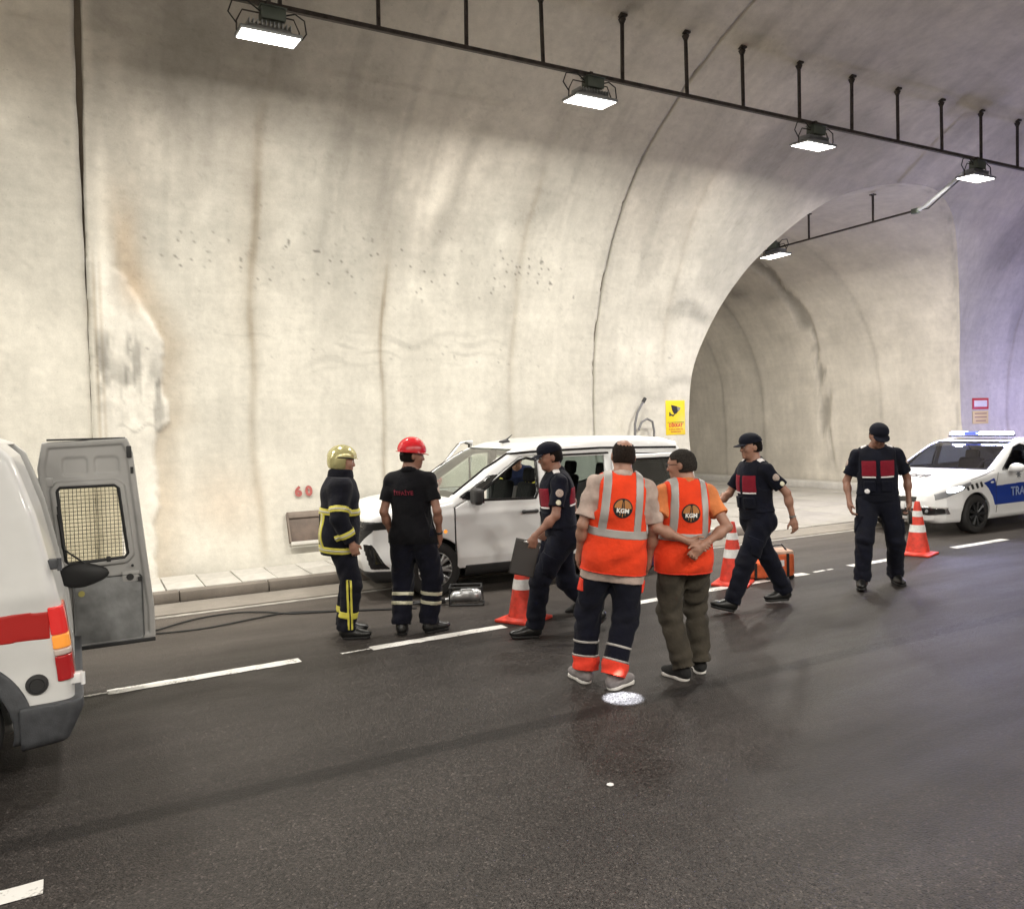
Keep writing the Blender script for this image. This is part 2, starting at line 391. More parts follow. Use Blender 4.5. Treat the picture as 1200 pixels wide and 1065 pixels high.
# dark backing inside the joints
def backing():
    Vs = []; Fs = []; base = 0; s = np.linspace(0, SLEN, 160); Y, Z = prof_s(s); ny, nz = prof_n(s)
    for xj in JX[1:] + [24, 32, 40]:
        for dx in (-0.06, 0.06): Vs.append(np.stack([np.full_like(s, xj+dx), Y+ny*0.065, Z+nz*0.065], -1))
        Fs.append(grid_faces(2, len(s), flip=True)+base); base += 2*len(s)
    return link('joint_filler', mesh_np('joint_filler', np.vstack(Vs), np.vstack(Fs)), lining, M_DARKC)
backing()
# ------------------------------------------------------------------ cross passage
def passage():
    yw, _ = prof_s(s_of_z(az_)); y = np.r_[np.linspace(0, 1, 330)]**1.0
    Yend = 27.0
    Y = yw[:, None] + (Yend-yw)[:, None]*y[None]; X = np.repeat(ax_[:, None], len(y), 1); Z = np.repeat(az_[:, None], len(y), 1)
    al = np.r_[0, np.cumsum(np.hypot(np.diff(ax_), np.diff(az_)))]; A = np.repeat((al[-1]-al)[:, None], len(y), 1)   # arc length from the right-hand base
    cx, cz = 13.95, 2.4; nx_, nz_ = X-cx, np.maximum(Z-cz, 0); L = np.hypot(nx_, nz_)+1e-6; nx_, nz_ = nx_/L, nz_/L
    c = np.ones(X.shape+(3,))*np.array([0.63, 0.59, 0.51])
    m = 0.86+0.28*fbm(Y*0.8, A*0.7, 5); m *= 0.94+0.12*fbm(Y*5, A*2, 6); m *= 0.92+0.16*fbm(Y*1.2, A*6, 8)
    k = sst(4.4, 7.5, A); m *= 1-0.18*k
    spall = np.zeros_like(X); r = np.zeros_like(X)
    # rings: shallow joints with brown shadows of seepage
    for yj, a, w in ((13.6, .16, .06), (17.6, .22, .08), (19.2, .2, .06), (21.6, .25, .1)):
        yy = Y+0.08*(fbm(Y*0+yj, A*1.3, 15)-.5)
        m *= 1-a*bell(yy, yj, w)*(0.5+fbm(Y, A*2, 16)); m *= 1-0.5*a*bell(yy, yj+0.2, 0.35); r = r+0.012*bell(yy, yj, .04)
    # broken-out joint
    yj = 15.35
    band = bell(Y+0.2*(fbm(Y*2, A*2, 25)-.5), yj, 0.23+0.05*np.sin(A*3)); br = sst(0.40, 0.52, fbm(Y*2.6, A*1.7, 26))
    m *= 1-0.10*band
    c = c*(1+0.20*(bell(Y, yj+.05, .42)*(1-sst(5, 6, A)))[..., None])
    spall = band*br*sst(0.3, 0.5, band)*sst(.5, .9, A)*(1-sst(6.6, 7.6, A)); m *= 1-0.42*spall; r = r+0.07*spall
    for ya, aa, w, h, q in ((16.9, 6.0, .6, .25, .4), (17.8, 6.5, .5, .3, .4), (15.9, 5.6, .5, .2, .3), (14.6, 4.1, .25, .3, .12), (12.6, 4.0, .4, .5, .10)):
        m *= 1-q*bell(Y, ya, w)*bell(A+.2*(fbm(Y*3, A*3, 28)-.5), aa, h)*(.5+fbm(Y*4, A*4, 29))
    m *= 1-0.12*sst(0.5, 0.0, A)
    # rough nib of concrete along the mouth
    mouth = bell(Y, yw[:, None]+0.10, 0.11); m *= 1-0.22*mouth*sst(0.40, .6, fbm(Y*9, A*5, 35)); r = r + 0.03*(fbm(Y*4, A*3, 36)-.5)*mouth
    r[:, 0] = 0
    V = np.stack([X+nx_*r, Y, Z+nz_*r], -1).reshape(-1, 3)
    col = np.clip(c*m[..., None], .04, .8)
    me = mesh_np('passage_lining', V, grid_faces(*X.shape), attr=col.reshape(-1, 3))
    o = link('passage_lining', me, None, M_PASS); tag(o, kind='structure')
    b = MB(); b.box((13.95, 27.1, 3.2), (9, .2, 7)); w = b.build('passage_end_wall', M_DARKC); tag(w, kind='structure')
passage()

# ------------------------------------------------------------------ road, gutter, pavement
def asphalt():
    m = bpy.data.materials.new('asphalt'); m.use_nodes = True; nt = m.node_tree; N = nt.nodes; L = nt.links
    b = N['Principled BSDF']; tc = N.new('ShaderNodeTexCoord')
    def noise(sc, det, v=None, ro=.6):
        n = N.new('ShaderNodeTexNoise'); n.inputs['Scale'].default_value = sc; n.inputs['Detail'].default_value = det; n.inputs['Roughness'].default_value = ro
        L.new(v or tc.outputs['Object'], n.inputs['Vector']); return n.outputs['Fac']
    def mth(op, a, c=None, cl=False):
        n = N.new('ShaderNodeMath'); n.operation = op; n.use_clamp = cl
        for i, q in enumerate((a, c)):
            if q is None: continue
            if isinstance(q, (int, float)): n.inputs[i].default_value = q
            else: L.new(q, n.inputs[i])
        return n.outputs[0]
    def rng(src, a, c, lo, hi):
        r = N.new('ShaderNodeMapRange'); r.inputs['From Min'].default_value = a; r.inputs['From Max'].default_value = c
        r.inputs['To Min'].default_value = lo; r.inputs['To Max'].default_value = hi; L.new(src, r.inputs['Value']); return r.outputs[0]
    mp = N.new('ShaderNodeMapping'); mp.inputs['Scale'].default_value = (0.16, 1.0, 1); L.new(tc.outputs['Object'], mp.inputs['Vector'])
    vor = N.new('ShaderNodeTexVoronoi'); vor.inputs['Scale'].default_value = 120; L.new(tc.outputs['Object'], vor.inputs['Vector'])
    agg = rng(vor.outputs['Color'], 0, 1, 0.10, 2.3)
    big = rng(noise(1.1, 6), .3, .7, .84, 1.16); lane = rng(noise(2.0, 5, mp.outputs[0]), .3, .7, .82, 1.18); fine = rng(noise(70, 5), .3, .7, .75, 1.25)
    sep = N.new('ShaderNodeSeparateXYZ'); L.new(tc.outputs['Object'], sep.inputs[0])
    # longitudinal paving seam at y = 4.46 (a tar-dark strip)
    wob = mth('MULTIPLY', mth('SUBTRACT', noise(3, 3), .5), .05)
    dy = mth('ABSOLUTE', mth('ADD', mth('SUBTRACT', sep.outputs[1], 4.46), wob))
    seam = rng(dy, .05, .10, .55, 1.0); N[seam.node.name].interpolation_type = 'SMOOTHSTEP'
    sc_ = N.new('ShaderNodeSeparateColor'); L.new(vor.outputs['Color'], sc_.inputs[0])
    fleck = rng(sc_.outputs[1], .93, .99, 0, 1.6); agg = mth('ADD', agg, fleck)
    wear = mth('ABSOLUTE', mth('SINE', mth('MULTIPLY', mth('ADD', sep.outputs[1], .55), 1.80))); big = mth('MULTIPLY', big, rng(wear, 0, 1, .88, 1.12))
    stain = rng(noise(.55, 4), .56, .66, 1.0, .72); big = mth('MULTIPLY', big, stain)
    v = mth('MULTIPLY', mth('MULTIPLY', mth('MULTIPLY', agg, big), mth('MULTIPLY', lane, fine)), seam)
    mx = N.new('ShaderNodeMix'); mx.data_type = 'RGBA'; mx.blend_type = 'MULTIPLY'; mx.inputs[0].default_value = 1
    mx.inputs[6].default_value = (0.030, 0.0262, 0.0245, 1); L.new(v, mx.inputs[7])
    # pale dust near the far kerb
    dust = mth('MULTIPLY', rng(sep.outputs[1], 7.0, 9.6, 0, .60), rng(noise(2.4, 6, mp.outputs[0]), .35, .7, .4, 1.0), True)
    m2 = N.new('ShaderNodeMix'); m2.data_type = 'RGBA'; L.new(dust, m2.inputs[0]); L.new(mx.outputs[2], m2.inputs[6]); m2.inputs[7].default_value = (0.22, 0.19, 0.165, 1)
    L.new(m2.outputs[2], b.inputs['Base Color'])
    L.new(mth('ADD', rng(noise(1.7, 5, mp.outputs[0]), .3, .7, .40, .58), mth('MULTIPLY', mth('SUBTRACT', agg, 1.0), .12)), b.inputs['Roughness'])
    b.inputs['Specular IOR Level'].default_value = 0.20
    bp = N.new('ShaderNodeBump'); bp.inputs['Strength'].default_value = .55; bp.inputs['Distance'].default_value = .005
    L.new(mth('ADD', mth('MULTIPLY', vor.outputs['Distance'], -1.0), mth('MULTIPLY', agg, .45)), bp.inputs['Height']); L.new(bp.outputs[0], b.inputs['Normal'])
    return m
M_ASPH = asphalt()
b = MB(); b.box((8, 2.6, -0.1), (80, 14.6, 0.2)); tag(b.build('road', M_ASPH, smooth=0), kind='structure')
b = MB(); b.box((8, 17.5, -0.32), (80, 24, 0.2)); tag(b.build('ground', M_DARKC, smooth=0), kind='structure')
# road paint with worn edges
def paint_mat():
    m = bpy.data.materials.new('worn_road_paint'); m.use_nodes = True; nt = m.node_tree; N = nt.nodes; L = nt.links
    b = N['Principled BSDF']; b.inputs['Roughness'].default_value = .6; tc = N.new('ShaderNodeTexCoord')
    n = N.new('ShaderNodeTexNoise'); n.inputs['Scale'].default_value = 55; n.inputs['Detail'].default_value = 6; L.new(tc.outputs['Object'], n.inputs['Vector'])
    n2 = N.new('ShaderNodeTexNoise'); n2.inputs['Scale'].default_value = 5; n2.inputs['Detail'].default_value = 4; L.new(tc.outputs['Object'], n2.inputs['Vector'])
    a = N.new('ShaderNodeMath'); a.operation = 'ADD'; L.new(n.outputs['Fac'], a.inputs[0]); L.new(n2.outputs['Fac'], a.inputs[1])
    r = N.new('ShaderNodeMapRange'); r.inputs['From Min'].default_value = .72; r.inputs['From Max'].default_value = .92; L.new(a.outputs[0], r.inputs['Value'])
    mx = N.new('ShaderNodeMix'); mx.data_type = 'RGBA'; mx.inputs[6].default_value = (.22, .2, .19, 1); mx.inputs[7].default_value = (.78, .77, .74, 1)
    L.new(r.outputs[0], mx.inputs[0]); L.new(mx.outputs[2], b.inputs['Base Color']); return m
M_PAINT = paint_mat()
M_FAINT = mat('faded_edge_paint', (.34, .32, .29), .8, bump=.3, scale=80, var=.35, vscale=6)
def strip(x0, y0, x1, y1, w, name, m, z=0.004, group=None, label=None, taper=0.0):
    n = 24; V = []; rnd = random.Random(int(x0*100)+7)
    dx, dy = x1-x0, y1-y0; L = math.hypot(dx, dy); nx, ny = -dy/L, dx/L
    for i in range(n+1):
        t = i/n; k = 1.0
        if taper and t < taper: k = 0.25+0.75*t/taper
        for s in (-1, 1):
            j = rnd.uniform(-.006, .006)
            V.append((x0+dx*t+nx*(s*w/2*k+j), y0+dy*t+ny*(s*w/2*k+j), z))
    F = [(2*i, 2*i+2, 2*i+3, 2*i+1) for i in range(n)]
    o = link(name, mesh_np(name, V, F, False), None, m); tag(o, kind='structure')
    return o
for x0, y0, x1, y1 in ((0.15, 6.76, 1.60, 6.80), (2.22, 6.80, 3.56, 6.83), (5.02, 6.90, 7.86, 7.02), (8.68, 7.04, 9.62, 7.06), (10.98, 7.15, 12.30, 7.18)):
    strip(x0, y0, x1, y1, 0.13, 'lane_marking', M_PAINT)
strip(-0.12, 6.755, 0.16, 6.76, 0.035, 'lane_marking', M_PAINT); strip(1.95, 6.79, 2.22, 6.80, 0.03, 'lane_marking', M_PAINT)
strip(8.0, 7.02, 8.2, 7.03, 0.05, 'lane_marking', M_PAINT); strip(8.25, 7.03, 8.35, 7.03, 0.04, 'lane_marking', M_PAINT)
strip(-1.9, 3.96, -0.19, 3.975, 0.13, 'lane_marking', M_PAINT); strip(13.8, 7.3, 15.2, 7.35, .13, 'lane_marking', M_PAINT); strip(16.6, 7.4, 18, 7.5, .13, 'lane_marking', M_PAINT)
strip(-12, 9.22, 30, 9.22, 0.10, 'edge_line', M_FAINT)
b = MB(); b.box((8, 9.6, 0.004), (80, 0.60, 0.012)); tag(b.build('gutter_channel', concrete_mat('dusty_gutter_concrete', False, (.27, .245, .215)), smooth=0), kind='structure')

# pavement with its slabs
pave = thing('pavement', None, None); tag(pave, kind='structure')
def pavement_run(xa, xb, seedv):
    b = MB(); b.box(((xa+xb)/2, 10.52, 0.03), (xb-xa, 1.10, 0.10)); b.build('bedding', M_DARKC, pave, smooth=0)
    rnd = random.Random(seedv); x = xa; protos = []
    for v in range(4):
        q = MB(); q.box((0, 0, 0), (0.405, 0.93, 0.06), bev=.006); o = q.build('slab', (M_SLAB, M_SLAB2)[v % 2], pave); protos.append(o)
    first = True; k = 0
    while x < xb-0.2:
        if k < 4: o = protos[k]
        else: o = protos[rnd.randrange(4)].copy(); COL.objects.link(o); o.parent = pave
        o.location = (x+0.21, 10.535, 0.105+rnd.uniform(-.004, .006)); o.rotation_euler = (math.radians(rnd.uniform(-.4, .4)), 0, math.radians(rnd.uniform(-.8, .8)))
        x += 0.42; k += 1
    x = xa; k = 0; kp = None
    while x < xb-0.3:
        if kp is None:
            q = MB(); q.box((0, 0, 0), (0.994, 0.16, 0.15), bev=.022); kp = o = q.build('kerb_stone', M_KERB, pave)
        else: o = kp.copy(); COL.objects.link(o); o.parent = pave
        o.location = (x+0.5, 10.0, 0.055+rnd.uniform(-.003, .004)); x += 1.0
pavement_run(-5.0, 9.4, 5); pavement_run(18.6, 26, 8)
# floor of the passage: big cast bays
pf = thing('passage_floor', None, None); tag(pf, kind='structure')
b = MB(); b.box((14, 18.4, -0.07), (9.4, 17.2, 0.10)); b.build('bedding', M_DARKC, pf, smooth=0)
rnd = random.Random(4); proto = [None, None]
for i in range(5):
    for j in range(8):
        k = (i+j) % 2
        if proto[k] is None:
            q = MB(); q.box((0, 0, 0), (1.77, 1.98, 0.08), bev=.008); o = proto[k] = q.build('floor_bay', (concrete_mat('pale_floor_concrete', False, (.40, .38, .345), bump=.2), concrete_mat('grey_floor_concrete', False, (.37, .35, .32), bump=.2))[k], pf)
        else: o = proto[k].copy(); COL.objects.link(o); o.parent = pf
        o.location = (10.4+i*1.79, 10.93+j*2.0, -0.018+rnd.uniform(-.004, .004))
b = MB(); b.box((17.75, 19.2, 0.09), (0.5, 15.2, 0.2), bev=.02); tag(b.build('passage_kerb', M_SLAB), kind='structure')
# ------------------------------------------------------------------ cable rail and flood lamps
M_STEEL = mat('dark_galvanised_steel', (.07, .06, .055), .55, .7, bump=.3, scale=90, var=.4, vscale=12)
M_HOUS = mat('lamp_housing_paint', (.10, .12, .10), .5, .3, var=.2, scale=30)
M_ALU = mat('lamp_aluminium', (.33, .35, .36), .4, .8, var=.15, scale=30)
M_CABLE = mat('black_rubber_cable', (.02, .02, .02), .6)
M_GLOW = mat('lamp_glass_lit', (.9, .9, .85), .3, emit=(1.0, .96, .88), estr=14)
RAIL_Y, RAIL_Z = 8.32, 6.14
rail = thing('cable_rail', 'long dark steel cable rail hung under the ceiling above the parked white van', 'cable rail', (0, RAIL_Y, RAIL_Z))
b = MB(); b.box((9, 0, 0), (62, 0.045, 0.012)); b.box((9, 0.022, 0.02), (62, 0.004, 0.04)); b.box((9, -0.022, 0.02), (62, 0.004, 0.04)); b.build('tray', M_STEEL, rail, smooth=0)
b = MB(); b.tube([(x*0.5-20, 0.008*math.sin(x*1.3), 0.012+0.004*math.sin(x)) for x in range(0, 118)], .009, 6); b.build('cable', M_CABLE, rail); b = MB(); b.tube([(x*0.5-20, -0.012+0.006*math.sin(x*.9+1), 0.014) for x in range(0, 118)], .007, 6); b.build('cable', M_CABLE, rail)
q = MB(); q.box((0, 0, .41), (.035, .035, .82))
for k in range(13): q.box((0, -.019, .06+k*.06), (.022, .006, .022))
q.box((0, 0, .83), (.10, .10, .03), bev=.004); q.lathe([(0, .80), (.05, .79), (.03, .74), (0, .74)], 10)
rod0 = q.build('hanger', M_STEEL, rail, smooth=0)
xs = [3.03, 5.06, 6.21, 7.25, 8.24, 9.32, 10.42, 11.48, 12.57, 13.62, 14.67, 15.72, 16.77, 17.8, 18.85, 4.06, 2.0, .96, -.1]
for i, x in enumerate(xs):
    o = rod0 if i == 0 else rod0.copy()
    if i: COL.objects.link(o); o.parent = rail
    o.location = (x, 0, 0); o.rotation_euler = (0, math.radians(random.Random(i).uniform(-1.2, 1.2)), 0)

def build_lamp():
    t = thing('flood_lamp', 'x', 'lamp', (0, 0, 0), 0, 'lit flood lamps on the cable rail')
    b = MB(); b.box((0, 0, 0), (.60, .34, .035), bev=.008); b.box((0, 0, .035), (.46, .24, .05), taper=(.85, .8), bev=.004)
    b.build('housing', M_ALU, t)
    b = MB()
    for k in range(11): b.box((-.20+k*.04, 0, .085), (.008, .20, .05))
    tag(b.build('cooling_fins', M_ALU, t, smooth=0), kind='stuff')
    b = MB(); b.box((0, 0, -.020), (.56, .30, .006), bev=.002); b.build('lens', M_GLOW, t)
    b = MB(); b.box((.04, .0, .20), (.24, .15, .12), bev=.01); b.box((.04, 0, .265), (.26, .17, .012), bev=.004); b.build('driver_box', M_HOUS, t)
    b = MB(); b.tube([(-.305, 0, .0), (-.305, 0, .09), (-.25, 0, .20), (.25, 0, .20), (.305, 0, .09), (.305, 0, 0)], .008, 8); b.box((0, 0, .27), (.04, .06, .12)); b.build('bracket', M_STEEL, t)
    b = MB(); b.tube([(.16, 0, .22), (.26, -.02, .25), (.35, -.03, .20), (.37, -.03, .08), (.33, -.02, .02), (.28, 0, .03)], .008, 8); b.build('lead', M_CABLE, t)
    b = MB(); b.tube([(-.08, 0, .22), (-.2, 0, .29), (-.34, .01, .27), (-.38, .01, .16), (-.3, 0, .06)], .008, 8); b.build('lead', M_CABLE, t)
    return t
def copy_tree(o, parent=None):
    c = o.copy(); COL.objects.link(c); c.parent = parent
    for ch in list(o.children): copy_tree(ch, c)
    return c
def light(loc, rot, w=LAMP_W, tilt=0):
    L = bpy.data.lights.new('lamp_light', 'AREA'); L.shape = 'RECTANGLE'; L.size = .54; L.size_y = .28; L.energy = w; L.color = LAMP_COL
    o = bpy.data.objects.new('lamp_light', L); COL.objects.link(o); o.location = loc; o.rotation_euler = rot; return o
lamp0 = build_lamp(); first = True
labels = {0: 'brightest flood lamp at the left end of the cable rail, above the firefighter', 1: 'lit flood lamp on the rail above the roof of the white van', 2: 'third lit flood lamp along the rail, above the walking officer', 3: 'lit flood lamp beside the white conduit at the mouth of the side tunnel'}
LX = [1.87, 5.70, 9.57, 13.43]
def place_lamp(x, y, z, tilt, lab, grp, rz=0, w=None):
    global first
    o = lamp0 if first else copy_tree(lamp0); first = False
    o.location = (x, y, z); o.rotation_euler = (math.radians(tilt), 0, rz); o['label'] = lab; o['group'] = grp
    R = o.rotation_euler.to_matrix(); p = Vector((x, y, z)) + R @ Vector((0, 0, -.03))
    light(p, o.rotation_euler, w or LAMP_W)
LAMP_Z = RAIL_Z-0.30
for i, x in enumerate(LX): place_lamp(x, RAIL_Y-.02, LAMP_Z, (7, 4, 6, 3)[i], labels[i], 'lit flood lamps on the cable rail')
for x, wd in ((-1.97, 'first'), (-5.8, 'second'), (-9.7, 'third')): place_lamp(x, RAIL_Y, LAMP_Z, 0, f'{wd} lit flood lamp on the rail past the ambulance, outside the view', 'lit flood lamps on the cable rail')
for x, wd in ((25.1, 'first'), (29, 'second')): place_lamp(x, RAIL_Y, LAMP_Z, 0, f'{wd} lit flood lamp on the rail past the lavender lit wall, outside the view', 'lit flood lamps on the cable rail')
b = MB(); b.box((9, -1.72, 6.14), (62, 0.045, 0.03)); o = b.build('cable_rail', M_STEEL, None, smooth=0); tag(o, 'dark steel cable rail on the other side of the tunnel ceiling, behind the camera', 'cable rail')
for x, wd in zip((-9.7, -5.8, -1.97, 1.87, 5.7, 9.57, 13.43), ('first', 'second', 'third', 'fourth', 'fifth', 'sixth', 'seventh')): place_lamp(x, -1.72, LAMP_Z, 6, f'{wd} lit flood lamp of the row behind the camera, counted from the ambulance end', 'lit flood lamps on the opposite rail', w=LAMP_W*1.3)
# passage rail, its conduit and its lamp
pr = thing('passage_cable_rail', 'short cable rail running back into the side tunnel with a pale bent conduit', 'cable rail', (13.5, 10.0, 5.58))
b = MB(); b.box((0, 2.3, 0), (.045, 5.8, .03)); b.build('tray', M_STEEL, pr, smooth=0)
for y in (.33, 1.85, 3.4, 4.9):
    b = MB(); b.box((0, y, .26), (.03, .03, .52)); b.box((0, y, .51), (.09, .09, .02)); b.build('hanger', M_STEEL, pr, smooth=0)
b = MB(); b.tube([(0, -.62, 0.0), (0, -.72, .02), (-.04, -1.42, .38), (-.06, -1.62, .44)], .032, 10); b.build('conduit', mat('pale_plastic_conduit', (.62, .64, .66), .45), pr)
b = MB(); b.tube([(0, -.55, .0), (0, -.8, -.02), (-.05, -1.4, .30), (-.06, -1.68, .52)], .012, 8); b.build('cable', M_CABLE, pr)
b = MB(); b.box((0, -.55, -.01), (.09, .13, .09), bev=.01); b.build('junction_box', M_HOUS, pr)
place_lamp(13.45, 12.72, 5.42, 0, 'flood lamp inside the side tunnel, partly behind the arch edge', 'lit flood lamps in the side tunnel', math.pi/2, LAMP_W*1.45)
place_lamp(13.45, 19, 5.42, 0, 'flood lamp deep inside the side tunnel, out of sight', 'lit flood lamps deep in the side tunnel', math.pi/2, LAMP_W*.3)
# ------------------------------------------------------------------ implicit surfaces -> meshes (one continuous skin, cloth and car bodies)
def V3(*a): return np.array(a if len(a) == 3 else a[0], dtype=np.float64)
def nrmz(v): v = np.asarray(v, float); return v/np.linalg.norm(v)
class Field:
    """smooth union of primitives, with culling"""
    def __init__(s): s.f = []; s.c = []; s.r = []; s.k = []
    def add(s, fn, c, r, k=0.03): s.f.append(fn); s.c.append(c); s.r.append(r); s.k.append(k); return s
    def cap(s, a, b, ra, rb=None, k=0.03):
        a = V3(a); b = V3(b); rb = ra if rb is None else rb; ba = b-a; l2 = max(ba@ba, 1e-9)
        def fn(P):
            pa = P-a; h = np.clip(pa@ba/l2, 0, 1); q = pa-h[:, None]*ba
            return np.sqrt((q*q).sum(1)) - (ra+(rb-ra)*h)
        return s.add(fn, (a+b)/2, math.sqrt(l2)/2+max(ra, rb), k)
    def ell(s, c, r, R=None, k=0.03):
        c = V3(c); r = V3(r); R = np.eye(3) if R is None else R
        def fn(P):
            q = (P-c)@R; q0 = q/r; k0 = np.sqrt((q0*q0).sum(1)); q1 = q0/r; k1 = np.sqrt((q1*q1).sum(1))+1e-9
            return k0*(k0-1)/k1
        return s.add(fn, c, float(max(r)), k)
    def box(s, c, hd, R=None, rd=0.01, k=0.01):
        c = V3(c); hd = V3(hd)-rd; R = np.eye(3) if R is None else R
        def fn(P):
            q = np.abs((P-c)@R)-hd; o = np.maximum(q, 0)
            return np.sqrt((o*o).sum(1))+np.minimum(q.max(1), 0)-rd
        return s.add(fn, c, float(np.linalg.norm(hd)+rd), k)
    def __call__(s, P):
        lo = P.min(0); hi = P.max(0); cc = (lo+hi)/2; R = np.linalg.norm(hi-lo)/2
        C = np.array(s.c); L = np.sqrt(((C-cc)**2).sum(1)); lb = L-np.array(s.r)-R
        ub = (L+0.0).min()+R                              # crude upper bound of the union's distance
        keep = np.nonzero(lb < min(max(ub, 0), 1e9)+0.12)[0] if len(P) > 1 else range(len(s.f))
        if len(keep) > 6:
            fc = np.array([s.f[i](cc[None])[0] for i in keep]); m = fc.min()
            keep = [i for i, d in zip(keep, fc) if d < m+2*R*1.3+0.10]
        d = None
        for i in keep:
            v = s.f[i](P)
            if d is None: d = v; continue
            k = s.k[i]
            h = np.clip(k-np.abs(d-v), 0, None)/k
            d = np.minimum(d, v)-h*h*k*0.25
        return d
def smax(a, b, k):
    h = np.clip(k-np.abs(a-b), 0, None)/k
    return np.maximum(a, b)+h*h*k*0.25
def smin(a, b, k): return -smax(-a, -b, k)

def mesh_sdf(f, lo, hi, h, project=0, margin=1.0):
    """sparse surface nets of f<0; returns V, F(quads)"""
    lo = np.array(lo, float); hi = np.array(hi, float); B = 8
    nb = np.ceil((hi-lo)/(h*B)).astype(int)+1; n = nb*B
    ci = np.stack(np.meshgrid(*[np.arange(k) for k in nb], indexing='ij'), -1).reshape(-1, 3)
    cc = lo+(ci*B+(B-1)/2)*h
    dc = np.concatenate([f(cc[i:i+4096]) for i in range(0, len(cc), 4096)]) if len(cc) else 0
    D = np.repeat(np.repeat(np.repeat(dc.reshape(nb), B, 0), B, 1), B, 2).astype(np.float32)
    act = np.nonzero(np.abs(dc) < (B*h*0.87+2*h)*margin)[0]
    o = np.stack(np.meshgrid(*[np.arange(B)]*3, indexing='ij'), -1).reshape(-1, 3)
    for a in act:
        i, j, k = ci[a]*B
        D[i:i+B, j:j+B, k:k+B] = f(lo+(ci[a]*B+o)*h).reshape(B, B, B)
    D[0] = D[-1] = 1; D[:, 0] = D[:, -1] = 1; D[:, :, 0] = D[:, :, -1] = 1
    S = D < 0
    cnt = np.zeros(n-1, np.int8)
    sl = lambda d, ax: tuple(slice(d[q], n[q]-1+d[q]) for q in range(3))
    offs = [(i, j, k) for i in (0, 1) for j in (0, 1) for k in (0, 1)]
    for d in offs: cnt += S[sl(d, 0)]
    cells = np.argwhere((cnt > 0) & (cnt < 8))
    if len(cells) == 0: return np.zeros((0, 3)), np.zeros((0, 4), int)
    idx = -np.ones(n-1, np.int32); idx[tuple(cells.T)] = np.arange(len(cells))
    vals = np.stack([D[cells[:, 0]+d[0], cells[:, 1]+d[1], cells[:, 2]+d[2]] for d in offs], 1)
    acc = np.zeros((len(cells), 3)); num = np.zeros(len(cells))
    for a in range(8):
        for b in range(a+1, 8):
            da, db = np.array(offs[a]), np.array(offs[b])
            if np.abs(da-db).sum() != 1: continue
            va, vb = vals[:, a], vals[:, b]; m = (va < 0) != (vb < 0)
            t = np.where(m, va/(np.where(m, va-vb, 1)), 0)
            acc += (da+(db-da)*t[:, None])*m[:, None]; num += m
    V = lo+(cells+acc/num[:, None])*h
    F = []
    for ax in range(3):
        e = np.zeros(3, int); e[ax] = 1; u, w = [q for q in range(3) if q != ax]
        if ax == 1: u, w = w, u
        A = S[:n[0]-e[0], :n[1]-e[1], :n[2]-e[2]]; Bq = S[e[0]:, e[1]:, e[2]:]
        E_ = np.argwhere(A != Bq)
        E_ = E_[(E_[:, u] > 0) & (E_[:, w] > 0) & (E_[:, u] < n[u]-1) & (E_[:, w] < n[w]-1)]
        if not len(E_): continue
        ins = A[tuple(E_.T)]
        eu = np.zeros(3, int); eu[u] = 1; ew = np.zeros(3, int); ew[w] = 1
        q = np.stack([idx[tuple((E_-eu-ew).T)], idx[tuple((E_-ew).T)], idx[tuple(E_.T)], idx[tuple((E_-eu).T)]], 1)
        q[~ins] = q[~ins][:, ::-1]; F.append(q)
    F = np.vstack(F); F = F[(F >= 0).all(1)]
    for _ in range(project):
        e = h*0.25; d0 = ev(f, V); g = np.stack([ev(f, V+np.eye(3)[i]*e)-d0 for i in range(3)], 1)/e
        st = -d0[:, None]*g/np.maximum((g*g).sum(1), .2)[:, None]; L = np.sqrt((st*st).sum(1)); st *= np.minimum(1, h*.6/np.maximum(L, 1e-9))[:, None]
        V = V+st*0.9
    return V, F
def ev(f, P):
    """evaluate on many scattered points in spatially sorted chunks (for culling)"""
    key = np.floor(P/0.06).astype(np.int64); k = (key[:, 0]*73856093) ^ (key[:, 1]*19349663) ^ (key[:, 2]*83492791)
    o = np.argsort(k, kind='stable'); out = np.empty(len(P)); ks = k[o]
    cut = np.r_[0, np.nonzero(np.diff(ks))[0]+1, len(P)]
    if len(cut) > 6000 or not isinstance(f, Field):
        for i in range(0, len(P), 20000): out[i:i+20000] = f(P[i:i+20000])
        return out
    for a, b in zip(cut[:-1], cut[1:]): out[o[a:b]] = f(P[o[a:b]])
    return out
def components(nv, F):
    lab = np.arange(nv)
    for _ in range(200):
        fm = lab[F].min(1); new = lab.copy()
        for c in range(4): np.minimum.at(new, F[:, c], fm)
        new = new[new]
        if (new == lab).all(): break
        lab = new
    return lab
def sdf_obj(name, f, lo, hi, h, m, parent, project=0, smooth=True, sharp=None, margin=1.0, split=False):
    V, F = mesh_sdf(f, lo, hi, h, project, margin)
    if len(V) == 0: print('EMPTY', name); return None
    if split or len(F) < 60000:
        lab = components(len(V), F)[F[:, 0]]; u, n = np.unique(lab, return_counts=True); big = u[n > max(10, .06*n.max())]
        if len(u) > 1:
            if split and len(big) > 1:
                out = None
                for g in big[np.argsort([-n[list(u).index(q)] for q in big])]:
                    Fg = F[lab == g]; ids, inv = np.unique(Fg, return_inverse=True); o = link(name, mesh_np(name, V[ids], inv.reshape(-1, 4), True), parent, m); out = out or o
                return out
            F = F[np.isin(lab, big)]; ids, inv = np.unique(F, return_inverse=True); V = V[ids]; F = inv.reshape(-1, 4)
    me = mesh_np(name, V, F, True)
    if sharp: me.set_sharp_from_angle(angle=math.radians(sharp))
    return link(name, me, parent, m)
